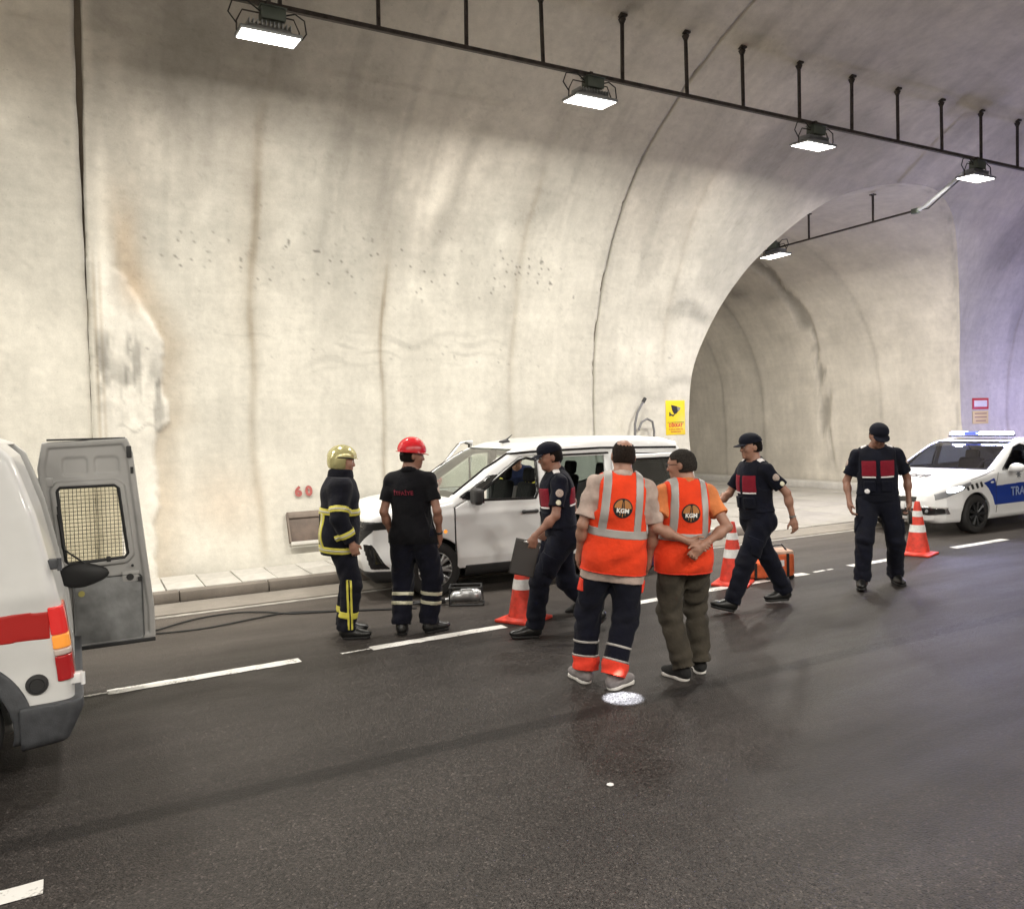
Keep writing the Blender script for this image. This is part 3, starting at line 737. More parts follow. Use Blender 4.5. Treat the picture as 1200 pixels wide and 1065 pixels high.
def march(f, O, D, tmax=1.0):
    """ray march N rays; returns points"""
    O = np.array(O, float); D = np.array(D, float); t = np.zeros(len(O))
    for _ in range(60):
        d = f(O+D*t[:, None]); t = np.minimum(t+np.maximum(d, -.02)*0.8, tmax)
    return O+D*t[:, None]
def text_mesh(body, size, bold=0.0, spacing=1.0):
    cu = bpy.data.curves.new('t', 'FONT'); cu.body = body; cu.size = size; cu.align_x = 'CENTER'; cu.align_y = 'CENTER'; cu.offset = bold; cu.space_character = spacing
    cu.resolution_u = 3
    o = bpy.data.objects.new('t', cu); me = bpy.data.meshes.new_from_object(o); bpy.data.objects.remove(o); return me
def decal(name, me, conv, f, direction, m, parent, lift=0.004, back=0.3, cut=0.03):
    """lay a flat 2-D mesh onto the surface f: conv maps (x,y) -> 3-D start point, marched along direction"""
    bm = bmesh.new(); bm.from_mesh(me)
    bmesh.ops.triangulate(bm, faces=bm.faces)
    for _ in range(3):
        es = [e for e in bm.edges if e.calc_length() > cut]
        if not es: break
        bmesh.ops.subdivide_edges(bm, edges=es, cuts=1); bmesh.ops.triangulate(bm, faces=bm.faces)
    P = np.array([conv(v.co.x, v.co.y) for v in bm.verts]); d = nrmz(direction)
    Q = march(f, P-d*back, np.repeat(d[None], len(P), 0), back*2+.3)-d*lift
    for v, q in zip(bm.verts, Q): v.co = q
    me2 = bpy.data.meshes.new(name); bm.to_mesh(me2); bm.free()
    return link(name, me2, parent, m)
def shape_mesh(polys):
    """flat mesh of 2-D polygons"""
    bm = bmesh.new()
    for p in polys: bm.faces.new([bm.verts.new((x, y, 0)) for x, y in p])
    me = bpy.data.meshes.new('s'); bm.to_mesh(me); bm.free(); return me
def circle_pts(cx, cy_, r, n=28): return [(cx+r*math.cos(2*math.pi*i/n), cy_+r*math.sin(2*math.pi*i/n)) for i in range(n)]
def poly_exact(poly):
    A = np.array(poly, float); Bp = np.roll(A, -1, 0)
    def fn(x, z):
        d = np.full(x.shape, 1e9); s = np.ones(x.shape)
        for (ax, ay), (bx, by) in zip(A, Bp):
            ex, ey = bx-ax, by-ay; wx, wy = x-ax, z-ay
            t = np.clip((wx*ex+wy*ey)/(ex*ex+ey*ey+1e-12), 0, 1); qx, qy = wx-ex*t, wy-ey*t
            d = np.minimum(d, qx*qx+qy*qy)
            c1 = z >= ay; c2 = z < by; c3 = ex*wy > ey*wx
            s = np.where((c1 & c2 & c3) | (~c1 & ~c2 & ~c3), -s, s)
        return s*np.sqrt(d)
    return fn

def poly_sdf(poly, c=None):
    """signed distance to a polygon, tabulated once and read bilinearly"""
    ex = poly_exact(poly); A = np.array(poly, float); m = .25; lo = A.min(0)-m; hi = A.max(0)+m
    c = c or (.005 if (hi-lo).max() < 1.6 else .009); nx, nz = [int(v) for v in np.ceil((hi-lo)/c)+1]
    gx, gz = np.meshgrid(lo[0]+np.arange(nx)*c, lo[1]+np.arange(nz)*c, indexing='ij')
    # coarse first, refine near the outline
    T = ex(gx.ravel(), gz.ravel()).reshape(nx, nz); Tf = np.ascontiguousarray(T).ravel()
    def fn(x, z):
        u = (x-lo[0])/c; v = (z-lo[1])/c; uc = np.minimum(np.maximum(u, 0), nx-1.001); vc = np.minimum(np.maximum(v, 0), nz-1.001)
        i = uc.astype(np.int32); j = vc.astype(np.int32); fu = uc-i; fv = vc-j; k = i*nz+j
        a = Tf[k]; b = Tf[k+nz]; e = Tf[k+1]; f = Tf[k+nz+1]
        r = (a*(1-fu)+b*fu)*(1-fv)+(e*(1-fu)+f*fu)*fv
        return r+np.hypot(u-uc, v-vc)*c
    return fn
# ------------------------------------------------------------------ people
SKIN = mat('skin', (.34, .18, .125), .5, bump=.12, scale=120, var=.12, vscale=12)
SKIN2 = mat('tanned_skin', (.25, .125, .085), .5, bump=.12, scale=120, var=.12, vscale=12)
HAIR_D = mat('dark_hair', (.008, .0055, .0045), .75, bump=1, scale=330, var=.45, vscale=90, spec=.15)
HAIR_G = mat('greying_hair', (.034, .029, .026), .85, bump=1, scale=330, var=.6, vscale=110, spec=.15)
NAVY = fabric('navy_cloth', (.0055, .0065, .0135)); BLACKC = fabric('black_cloth', (.005, .005, .007)); NAVY2 = fabric('navy_blue_cloth', (.014, .020, .055))
DKTROU = fabric('dark_navy_trousers_cloth', (.0055, .006, .0125)); OLIVE = fabric('olive_brown_cloth', (.050, .043, .033)); BEIGE = fabric('pale_shirt_cloth', (.42, .33, .29)); PEACH = fabric('orange_tee_cloth', (.62, .20, .07))
ORANGE = fabric('fluorescent_orange_mesh', (.78, .058, .018), var=.10, scale=300); REDORANGE = fabric('orange_red_cloth', (.72, .055, .03), var=.12)
SILVER = mat('grey_reflective_tape', (.36, .34, .325), .45, .1, var=.12, scale=60); MAROON = fabric('maroon_cloth', (.20, .012, .025), var=.12); WHITEC = fabric('white_piping', (.75, .72, .72), var=.08)
YELLOWT = mat('yellow_reflective_tape', (.62, .56, .08), .45, var=.15, scale=60); SILVERT = mat('silver_tape', (.55, .53, .40), .4, .2, var=.1, scale=60)
BOOT = mat('black_boot_leather', (.010, .010, .010), .35, bump=.2, scale=60, var=.3); SOLEW = mat('white_rubber_sole', (.70, .68, .65), .6, var=.1, scale=30); SOLEB = mat('black_rubber_sole', (.012, .012, .012), .7)
SNEAKG = fabric('grey_sneaker_mesh', (.22, .20, .20)); SNEAKB = fabric('black_sneaker_mesh', (.02, .02, .02))
REDHELM = mat('red_helmet_shell', (.55, .012, .02), .25, coat=.6); YELHELM = mat('yellow_helmet_shell', (.50, .46, .22), .22, .35, coat=.6, var=.15, scale=25)
PATCHM = mat('embroidered_patch', (.42, .34, .30), .9, var=.35, scale=200, vscale=90); REDTXT = mat('red_print', (.20, .012, .03), .8); LOGOB = mat('black_print', (.012, .010, .010), .8); LOGOO = mat('ochre_print', (.40, .17, .05), .8); LOGOW = mat('white_print', (.8, .79, .76), .8)
EYEM = mat('eye_white', (.6, .57, .53), .3); LEATH = mat('black_belt_leather', (.012, .012, .012), .4); METALB = mat('buckle_metal', (.5, .5, .5), .3, 1.0)

def ik(a, b, l1, l2, pole):
    a = V3(a); b = V3(b); d = b-a; L = np.linalg.norm(d); L2 = min(L, (l1+l2)*.9995); u = d/L; b = a+u*L2
    x = (l1*l1-l2*l2+L2*L2)/(2*L2); hh = math.sqrt(max(l1*l1-x*x, 0)); p = V3(pole)-u*(V3(pole)@u); p = p/np.linalg.norm(p)
    return a+u*x+p*hh, b
def rotm(yaw=0, pitch=0, roll=0):
    """columns = forward, left, up axes. pitch>0 leans forward, roll>0 leans right, yaw>0 turns left"""
    cy_, sy = math.cos(math.radians(yaw)), math.sin(math.radians(yaw)); cp, sp = math.cos(math.radians(pitch)), math.sin(math.radians(pitch)); cr, sr = math.cos(math.radians(roll)), math.sin(math.radians(roll))
    Rz = np.array([[cy_, -sy, 0], [sy, cy_, 0], [0, 0, 1]]); Ry = np.array([[cp, 0, sp], [0, 1, 0], [-sp, 0, cp]]); Rx = np.array([[1, 0, 0], [0, cr, -sr], [0, sr, cr]])
    return Rz@Rx@Ry
def folds(P, amp=.004, sc=1.0, seed=0.0):
    x, y, z = P[:, 0]*sc+seed, P[:, 1]*sc+seed*1.7, P[:, 2]*sc
    return amp*(np.sin(28*z+9*np.sin(7*x+2.1)+7*np.sin(6*y+1.3+seed))*.5 + np.sin(17*z-21*x+13*y+4*np.sin(11*z+seed))*.35 + np.sin(41*z+19*y-23*x+3*np.sin(15*x))*.2)

class Person:
    def __init__(s, label, pos, heading, H=1.78, hips=(0, 0, 0), lean=0, roll=0, twist=0, head=(0, 0, 0), feet=((0, .11, 0, 8, 0), (0, -.11, 0, -8, 0)),
                 hands=None, elbow=((-.7, .5, 0), (-.7, -.5, 0)), handdir=(None, None), curl=(.45, .45), palm=(None, None), wide=1.0, belly=0.0, skin=None, h=.008):
        s.root = thing('person', label, 'person', (pos[0], pos[1], 0), math.radians(heading)); s.S = S = H/1.78; s.h = h; s.skin = skin or SKIN; s.wide = wide
        s.Rt = rotm(twist, lean, roll); s.pel = V3(hips[0], hips[1], (.955+hips[2])*S); Rp = rotm(twist*.4, lean*.3, roll*.4); s.Rp = Rp
        T = lambda f, l, u_: s.pel + s.Rt@V3(f, l*wide, u_)*S
        s.T = T; s.hip = [s.pel+Rp@V3(0, .092*wide, -.03)*S, s.pel+Rp@V3(0, -.092*wide, -.03)*S]
        s.sh = [T(-.01, .178, .462), T(-.01, -.178, .462)]
        s.ank = []; s.knee = []; s.toe = []; s.foot = feet
        for i, (fx, fy, lift, yaw, pit) in enumerate(feet):
            y_, p_ = math.radians(yaw), math.radians(pit); heel = V3(fx, fy, lift)*1.0
            fd = V3(math.cos(y_)*math.cos(p_), math.sin(y_)*math.cos(p_), math.sin(p_)); up_ = V3(-math.cos(y_)*math.sin(p_), -math.sin(y_)*math.sin(p_), math.cos(p_))
            a = heel+up_*.095*S; k, a = ik(s.hip[i], a, (.428)*S, .418*S, fd+V3(0, 0, .05)); s.ank.append(a); s.knee.append(k); s.toe.append((a-up_*.095*S, fd, up_))
        hands = hands or ((.03, .24, -.06), (.03, -.24, -.06))
        s.wr = []; s.el = []; s.hd = []; s.pn = []
        for i in (0, 1):
            tgt = T(hands[i][0], hands[i][1]/wide if False else hands[i][1], hands[i][2]) if len(hands[i]) == 3 else V3(hands[i][:3])
            e, w = ik(s.sh[i], tgt, .295*S, .255*S, s.Rt@V3(elbow[i])); s.el.append(e); s.wr.append(w)
            d = nrmz(w-e) if handdir[i] is None else nrmz(s.Rt@V3(handdir[i])); n = V3(0, -1 if i == 0 else 1, 0) if palm[i] is None else V3(palm[i]); n = s.Rt@n; n = nrmz(n-d*(n@d)); s.hd.append(d); s.pn.append(n)
        s.nb = T(-.015, 0, .525); hy, hp, hr = head; s.Rh = rotm(twist+hy, lean*.4+hp, roll*.5+hr); s.hc = T(.0, 0, .565)+s.Rh@V3(.018, 0, .115)*S
        s.curl = curl; s.belly = belly
        s.body = s.make_body(); s.box_lo = None
        b = s.body; pts = np.array(b.c); rr = np.array(b.r)[:, None]; s.lo = (pts-rr).min(0)-.02; s.hi = (pts+rr).max(0)+.02
        sdf_obj('body', b, s.lo, s.hi, h*.8, s.skin, s.root)
        # eyes
        for q in (1, -1):
            c = s.hc+s.Rh@V3(.083, .031*q, .012)*S; e = MB(); e.lathe([(0, -.011), (.0078, -.0078), (.011, 0), (.0078, .0078), (0, .011)], 10, c=tuple(c)); e.build('eye', EYEM, s.root)
    def torso(s, F, g=0.0, low=True, k=.06):
        """g: inflation of the torso"""
        S, T, R = s.S, s.T, s.Rt; w = s.wide
        F.ell(T(.0, 0, .33), V3(.125+g, .168*w+g, .20+g)*S, R, k); F.ell(T(.0+s.belly*.3, 0, .13), V3(.112+g+s.belly*.5, .150*w+g, .17+g)*S, R, k); F.ell(T(-.02, 0, .41), V3(.085+g, .155*w+g, .095+g*.8)*S, R, k)
        if s.belly: F.ell(T(.05, 0, .10), V3(.09+g+s.belly*.5, .12*w+g, .13)*S, R, k)
        F.cap(T(-.018, .05, .500), s.sh[0]-s.Rt@V3(0, .012, .0)*S, (.046+g*.7)*S, (.050+g*.6)*S, k); F.cap(T(-.018, -.05, .500), s.sh[1]-s.Rt@V3(0, -.012, .0)*S, (.046+g*.7)*S, (.050+g*.6)*S, k)
        if low: F.ell(s.pel+s.Rp@V3(-.005, 0, .0)*S, V3(.112+g, .165*w+g, .135+g)*S, s.Rp, k); 
        return F
    def make_body(s):
        S, T = s.S, s.T; B = Field(); s.torso(B)
        B.cap(T(-.02, .04, .485), T(-.005, .02, .56), .055*S, .05*S, .04); B.cap(T(-.02, -.04, .485), T(-.005, -.02, .56), .055*S, .05*S, .04)
        B.cap(s.nb, s.hc+s.Rh@V3(-.03, 0, -.06)*S, .056*S, .053*S, .03)
        for i in (0, 1):
            B.cap(s.hip[i], s.knee[i], .085*S, .054*S, .05); B.ell((s.hip[i]+s.Rp@V3(-.05, 0, -.02)*S), V3(.09, .085, .10)*S, None, .04)
            B.cap(s.knee[i], s.ank[i], .052*S, .036*S, .03); a, fd, up_ = s.toe[i]
            B.ell(s.knee[i]*.72+s.ank[i]*.28-fd*.022*S, V3(.052, .05, .10)*S, None, .04)
            B.cap(a+fd*.0+up_*.045*S, a+fd*.16*S+up_*.035*S, .035*S, .028*S, .03)
            B.cap(s.sh[i], s.el[i], .047*S, .037*S, .03); B.cap(s.el[i], s.wr[i], .037*S, .025*S, .02)
            B.ell(s.el[i]*.68+s.wr[i]*.32, V3(.039, .039, .05)*S, None, .03)
            s.hand(B, i)
        s.core = Field(); s.torso(s.core); s.legc = Field(); s.legc.ell(s.pel, V3(.112, .165*s.wide, .135)*S, s.Rp, .05)
        for i in (0, 1):
            L_ = s.legc; L_.cap(s.hip[i], s.knee[i], .085*S, .056*S, .05); L_.ell((s.hip[i]+s.Rp@V3(-.05, 0, -.02)*S), V3(.09, .085, .10)*S, None, .04); L_.cap(s.knee[i], s.ank[i], .053*S, .042*S, .03); L_.ell(s.knee[i]*.72+s.ank[i]*.28-s.toe[i][1]*.022*S, V3(.054, .052, .10)*S, None, .04)
        # head: cranium, face, jaw, nose, brow, lips, ears
        c, R = s.hc, s.Rh; q = lambda f, l, u_: c+R@V3(f, l, u_)*S
        B.ell(q(-.012, 0, .030), V3(.098, .077, .086)*S, R, .03); B.ell(q(.020, 0, -.020), V3(.073, .066, .088)*S, R, .035); B.ell(q(.040, 0, -.078), V3(.042, .042, .032)*S, R, .03)
        B.cap(q(.082, 0, .018), q(.102, 0, -.022), .008*S, .0125*S, .012); B.ell(q(.098, .010, -.025), V3(.010, .009, .008)*S, R, .008); B.ell(q(.098, -.010, -.025), V3(.010, .009, .008)*S, R, .008)
        B.cap(q(.080, .038, .030), q(.086, .010, .028), .009*S, .009*S, .014); B.cap(q(.080, -.038, .030), q(.086, -.010, .028), .009*S, .009*S, .014)
        B.ell(q(.085, 0, -.052), V3(.010, .022, .006)*S, R, .008); B.ell(q(.083, 0, -.063), V3(.010, .018, .006)*S, R, .008); B.ell(q(.072, 0, -.090), V3(.016, .018, .014)*S, R, .015)
        for e in (1, -1):
            B.ell(q(.060, .045*e, -.020), V3(.024, .016, .022)*S, R, .02); B.ell(q(-.008, .079*e, -.004), V3(.020, .009, .031)*S, R@rotm(-18*e, 0, 0), .006)
        return B
    def hand(s, B, i):
        S = s.S; w, d, n = s.wr[i], s.hd[i], s.pn[i]; sd = np.cross(d, n); side = 1 if i == 0 else -1
        th = nrmz(np.cross(n, d))*(1)                     # towards the thumb
        if i == 1: th = -th
        R = np.stack([d, th, n], 1)
        B.cap(w, w+d*.035*S, .026*S, .028*S, .015); B.ell(w+d*.055*S, V3(.052, .041, .017)*S, R, .02)
        B.ell(w+d*.045*S+th*.022*S+n*.006*S, V3(.032, .016, .014)*S, R, .015)
        cu = s.curl[i]
        for q, (o, L, r) in enumerate(((.030, .072, .0088), (.010, .080, .009), (-.010, .075, .0088), (-.029, .060, .0078))):
            a0 = w+d*.092*S+th*o*S; c1 = cu*(.9+.12*q); ang = 0; p = a0; dirv = d
            for kk, (fr, da) in enumerate(((.45, c1*.9), (.32, c1*1.2), (.23, c1*.9))):
                ang += da; dirv = d*math.cos(ang)+n*math.sin(ang)+th*o*(1.2-kk); dirv = nrmz(dirv); p2 = p+dirv*L*fr*S
                B.cap(p, p2, r*S*(1-.08*kk), r*S*(.94-.08*kk), .006); p = p2
        t0 = w+d*.030*S+th*.030*S+n*.008*S; t1 = t0+nrmz(d*.75+th*.75+n*.35)*.040*S; t2 = t1+nrmz(d*.95+th*.15+n*.45)*.032*S
        B.cap(t0, t1, .0125*S, .0105*S, .012); B.cap(t1, t2, .0100*S, .0085*S, .006)
    # ---------- garments (children of the person)
    def put(s, name, f, m, h=None, pad=.06, proj=0, lo=None, hi=None):
        return sdf_obj(name, f, (s.lo if lo is None else lo)-pad, (s.hi if hi is None else hi)+pad, h or s.h, m, s.root, proj)
    def region_pad(s, pts, r): P = np.array(pts); return P.min(0)-r, P.max(0)+r
    def tl(s, P): return ((P-s.pel)@s.Rt)/s.S                  # torso coordinates: forward, left, up from the pelvis
    def trousers(s, m, loose=.018, top=.10, cuff=.035, amp=.0035, cargo=True, pad_r=0):
        amp = amp*1.5; S = s.S; F = Field(); F.ell(s.pel+s.Rp@V3(-.01, 0, .0)*S, V3(.122, .172*s.wide, .15)*S, s.Rp, .05)
        for i in (0, 1):
            F.cap(s.hip[i]+V3(0, 0, -.02), s.knee[i], (.092+loose)*S, (.062+loose)*S, .05); F.ell(s.hip[i]+s.Rp@V3(-.05, 0, -.01)*S, V3(.088, .088, .10)*S, None, .05)
            F.cap(s.knee[i], s.ank[i], (.060+loose)*S, (.055+loose)*S, .03)
        s.trF = F; s.trc = lambda P: F(P)
        def f(P):
            d = smin(F(P)+folds(P, amp, 1.0, s.pel[0]+s.S)*1.0, s.legc(P)-.012, .02)
            zz = P[:, 2]; kn = np.zeros(len(P))
            for i in (0, 1):
                k_ = s.knee[i]; kn += np.exp(-((P-(k_*.9+s.ank[i]*.1))**2).sum(1)/.012)+1.2*np.exp(-((P-(k_*.12+s.ank[i]*.88))**2).sum(1)/.010)
            d = d+kn*amp*1.0*(np.sin(64*zz+10*P[:, 0]+14*P[:, 1])-.6)
            d = np.maximum(d, ((P-s.pel)@s.Rp)[:, 2]-top*S)
            for i in (0, 1):
                ax = nrmz(s.knee[i]-s.ank[i]); near = ((P-s.ank[i])@ax)
                other = ((P-s.ank[1-i])**2).sum(1) < ((P-s.ank[i])**2).sum(1)
                d = np.where(~other & (zz < max(s.knee[i][2], .2)), np.maximum(d, -near-(cuff-.03)*S), d)
            return d
        s.trf = f; lo = V3(s.lo); hi = V3(s.hi); hi[2] = s.pel[2]+.2
        return s.put('trousers', f, m, hi=hi)
    def leg_band(s, i, t0, t1, m, name='leg_stripe', off=.004):
        """band round the shin between fractions t0..t1 from the ankle up"""
        ax = s.knee[i]-s.ank[i]; L = np.linalg.norm(ax); ax = ax/L; c = s.ank[i]+ax*L*(t0+t1)/2; hh = L*(t1-t0)/2
        f = lambda P: np.maximum(np.maximum(s.trf(P)-off, np.abs((P-c)@ax)-hh), np.sqrt(((P-c)**2).sum(1))-.16)
        return s.put(name, f, m, h=s.h*.8, lo=c-.14, hi=c+.14, pad=.0)
    def shoes(s, m, ms, kind='boot'):
        S = s.S
        for i in (0, 1):
            a, fd, up_ = s.toe[i]; F = Field(); sd = np.cross(up_, fd); R = np.stack([fd, sd, up_], 1)
            F.ell(a+fd*.135*S+up_*.042*S, V3(.095, .049, .040)*S, R, .03); F.ell(a+fd*.0*S+up_*.052*S, V3(.062, .040, .050)*S, R, .04); F.ell(a+fd*.06*S+up_*.062*S, V3(.075, .040, .045)*S, R, .04)
            top = .17 if kind == 'boot' else .095
            if kind == 'boot': F.cap(a+up_*.07*S-fd*.005, s.ank[i]*.78+s.knee[i]*.22, .052*S, .056*S, .04)
            else: F.cap(a+up_*.06*S, a+up_*.085*S, .045*S, .042*S, .03)
            c = a+fd*.06; lo, hi = s.region_pad([a-fd*.08, a+fd*.26, a+up_*.22, s.ank[i]*.75+s.knee[i]*.25], .07)
            f = lambda P: smax(F(P), -((P-a)@up_)+.018*S, .01)
            s.put('shoe' if kind != 'boot' else 'boot', f, m, h=.006, lo=lo, hi=hi, pad=0)
            G = Field(); G.cap(a+fd*.0*S, a+fd*.0*S+up_*.001, .043*S, None, .05); G.cap(a+fd*.06*S, a+fd*.165*S, .040*S, .049*S, .06)
            th = .024 if kind == 'boot' else .030
            g = lambda P: smax(G(P-up_*((P-a)@up_)[:, None]), np.abs((P-a)@up_-th/2*S)-th/2*S, .008)
            s.put('sole', g, ms, h=.006, lo=lo, hi=hi, pad=0)
    def shirt(s, m, name='shirt', g=.016, sleeve=.62, hem=-.02, amp=.004, collar=True, neck=.575, sl_r=.070, cuffloose=0):
        amp = amp*1.6; S = s.S; F = Field(); s.torso(F, g, True); F.ell(s.T(0, 0, .02), V3(.118+g, .166*s.wide+g, .42)*S, s.Rt, .06); s.sl = []
        for i in (0, 1):
            if sleeve > 0:
                F.cap(s.sh[i], s.el[i], (sl_r-.010)*S, (sl_r-.010+cuffloose)*S, .045)
                if sleeve > 1: F.cap(s.el[i], s.wr[i], (sl_r-.010+cuffloose)*S, (sl_r-.024+cuffloose)*S, .03)
        def f(P):
            d = smin(F(P)+folds(P, amp, 1.1, s.pel[1]+2), s.core(P)-.009, .02); q = s.tl(P)
            if hem < -.05: d = smin(d, s.trc(P)-.010, .02)
            d = np.maximum(d, hem-q[:, 2]*1.0)
            d = np.maximum(d, (q[:, 2]-neck-.02*np.abs(q[:, 0]+.02)*4-0) if True else d)
            d = np.maximum(d, .064-np.hypot(q[:, 0]+.01, q[:, 1])-np.maximum(0, .50-q[:, 2])*3)
            cr = s.core(P)
            for i in (0, 1):
                if sleeve <= 1:
                    ax = nrmz(s.el[i]-s.sh[i]); L = .295*S*sleeve; t = (P-s.sh[i])@ax; mine = (q[:, 1]*(1 if i == 0 else -1) > .13) | (((P-s.el[i])**2).sum(1) < .03)
                    near = np.sqrt(np.maximum(((P-s.sh[i])**2).sum(1)-t*t, 0)) < .11
                    if sleeve <= 0: continue
                    d = np.where(near & mine & (t > L-.05) & (cr > g+.010), np.maximum(d, t-L), d)
                else:
                    ax = nrmz(s.wr[i]-s.el[i]); L = .255*S*(sleeve-1); t = (P-s.el[i])@ax
                    near = np.sqrt(np.maximum(((P-s.el[i])**2).sum(1)-t*t, 0)) < .10
                    d = np.where(near & (t > .05), np.maximum(d, t-L), d)
            return d
        if sleeve <= 1 and sleeve > 0:
            # forearms are bare: drop everything of the sleeve chain past the cut
            pass
        s.shf = f; lo = V3(s.lo); lo[2] = max(s.lo[2], s.pel[2]+hem*S-.25)
        o = s.put(name, f, m, lo=lo)
        if collar:
            C = Field(); n = 14
            for k in range(n):
                a = 2*math.pi*k/n; b = 2*math.pi*(k+1)/n
                gap = .35
                if collar != 'band' and abs((a+math.pi) % (2*math.pi)-math.pi) < .25: continue
                pt = lambda t: s.T(-.005+.066*math.cos(t), .066*math.sin(t), .545-.035*math.cos(t))
                C.cap(pt(a), pt(b), .012*S, None, .01)
                C.cap(pt(a)+s.Rt@V3(.012*math.cos(a), .012*math.sin(a), -.018), pt(b)+s.Rt@V3(.012*math.cos(b), .012*math.sin(b), -.018), .014*S, None, .02)
            lo_, hi_ = s.region_pad([s.T(0, 0, .54)], .14); s.put('collar', C, m, h=.006, lo=lo_, hi=hi_, pad=0)
        return o
    def layer(s, name, base, region, m, off=.005, lo=None, hi=None, h=None):
        lo = s.lo-.03 if lo is None else lo; hi = s.hi+.03 if hi is None else hi
        return sdf_obj(name, lambda P: np.maximum(base(P)-off, region(P)), lo, hi, h or s.h*.8, m, s.root, split=True)
    def vest(s, m, g=.034, hem=-.02, amp=.006, name='vest', armhole=.150, neckr=.085, drape=.0, gap=None):
        S = s.S; F = Field(); s.torso(F, g, True, .08)
        if drape: 
            F.ell(s.T(0, 0, .05), V3(.142+drape, .178*s.wide+drape, .52)*S, s.Rt, .08)
        def f(P):
            q = s.tl(P); d = smin(F(P)+folds(P, amp, .8, s.pel[1]+5), s.trc(P)-.016, .03)
            d = np.maximum(d, hem-q[:, 2]); d = np.maximum(d, neckr-np.hypot(q[:, 0]-.0, q[:, 1])-np.maximum(0, .470-q[:, 2])*3)
            lim = armhole*s.wide+np.maximum(0, .30-q[:, 2])*1.2
            d = smax(d, np.abs(q[:, 1])-lim, .012)
            d = np.maximum(d, np.where(np.abs(q[:, 1]) > 0, -1, -1))
            return d
        s.vf = f; lo = V3(s.pel)-V3(.4, .4, 0); hi = s.T(0, 0, .6)+V3(.4, .4, .06); lo[2] = s.pel[2]+hem*S-.03
        lo = np.minimum(lo, s.T(0, 0, .4)-.35); lo[2] = s.pel[2]+hem*S-.05; hi = np.maximum(hi, s.pel+.35)
        s.vlo, s.vhi = lo, hi
        return s.put(name, f, m, lo=lo, hi=hi, pad=0)
    def patch(s, i, at=.45, r=.032, m=None, name='sleeve_patch', zoff=0):
        """badge on the outside of the upper sleeve"""
        c = s.sh[i]*(1-at)+s.el[i]*at; out = s.Rt@V3(0, 1 if i == 0 else -1, 0); ax = nrmz(s.el[i]-s.sh[i]); out = nrmz(out-ax*(out@ax)); c = c+ax*zoff
        reg = lambda P: np.maximum(np.sqrt(np.maximum(((P-c)**2).sum(1)-((P-c)@out)**2, 0))-r, -((P-c)@out))
        return s.layer(name, s.shf, reg, m or PATCHM, .004, c-.12, c+.12, .006)
    def belt(s, m=LEATH, u_=.085, hh=.02):
        S = s.S; base = Field(); base.ell(s.pel+s.Rp@V3(-.005, 0, .03)*S, V3(.130, .178*s.wide, .30)*S, s.Rp, .05)
        reg = lambda P: np.abs(((P-s.pel)@s.Rp)[:, 2]-u_*S)-hh
        s.put('belt', lambda P: np.maximum(base(P), reg(P)), m, h=.007, lo=s.pel-.28, hi=s.pel+.28, pad=0)
    def hair(s, m, line=.0, g=.005, back=-.055, bald=False):
        c, R, S = s.hc, s.Rh, s.S
        H_ = Field(); H_.ell(c+R@V3(-.012, 0, .030)*S, V3(.098+g, .077+g, .086+g)*S, R, .02); H_.cap(c+R@V3(-.055, 0, -.02)*S, c+R@V3(-.035, 0, back)*S, (.042+g)*S, (.048+g)*S, .04)
        H_.ell(c+R@V3(-.03, 0, -.01)*S, V3(.075+g, .071+g, .075)*S, R, .03)
        def f(P):
            q = ((P-c)@R)/S; d = H_(P)+.0025*np.sin(q[:, 0]*210+4*np.sin(q[:, 1]*70))*np.sin(q[:, 2]*190+3*np.sin(q[:, 0]*60))*np.sin(q[:, 1]*230)
            d = np.maximum(d, (q[:, 0]-(.062+line))*.8-np.maximum(q[:, 2]-.055, -.0)*.5 if not bald else q[:, 0]-.03)
            d = np.maximum(d, back-q[:, 2]-np.maximum(q[:, 0]+.01, 0)*0)
            face = np.minimum(q[:, 0]-.012, .045-q[:, 2]); d = np.maximum(d, face)                 # clear the face below the hairline
            ear = np.sqrt((q[:, 0]+.004)**2+(q[:, 2]+.006)**2)-.027; d = np.maximum(d, np.where(np.abs(q[:, 1]) > .05, -ear, -1))
            if bald: d = np.maximum(d, .066-np.sqrt((q[:, 0]+.055)**2+q[:, 1]**2*1.1+(q[:, 2]-.118)**2)+.004*np.sin(q[:, 1]*300))
            return d
        s.put('hair', f, m, h=.006, lo=c-.16, hi=c+.16, pad=0)
    def cap_hat(s, m):
        c, R, S = s.hc, s.Rh, s.S
        H_ = Field(); H_.ell(c+R@V3(-.010, 0, .048)*S, V3(.112, .091, .090)*S, R, .02)
        H_.ell(c+R@V3(.015, 0, .075)*S, V3(.090, .082, .062)*S, R, .04)
        f = lambda P: np.maximum(H_(P)+.0, .036-((P-c)@R)[:, 2]/S-.10*((P-c)@R)[:, 0]+.010)
        s.put('cap', f, m, h=.006, lo=c-.2, hi=c+.2, pad=0)
        def v(P):
            q = ((P-c)@R)/S; x, y, z = q[:, 0], q[:, 1], q[:, 2]; zc = .046-.30*(x-.08)-2.2*y*y
            pl = np.sqrt(((x-.082)/1.15)**2+y*y)-.080
            return np.maximum(np.maximum(np.abs(z-zc)-.0045, pl), .07-x)
        s.put('cap_visor', v, m, h=.0045, lo=c-.2, hi=c+.22, pad=0)
        s.put('cap_button', lambda P: np.sqrt(((P-(c+R@V3(-.0, 0, .138)*S))**2).sum(1))-.010, m, h=.004, lo=c-.2+V3(0, 0, .2), hi=c+.2, pad=0)
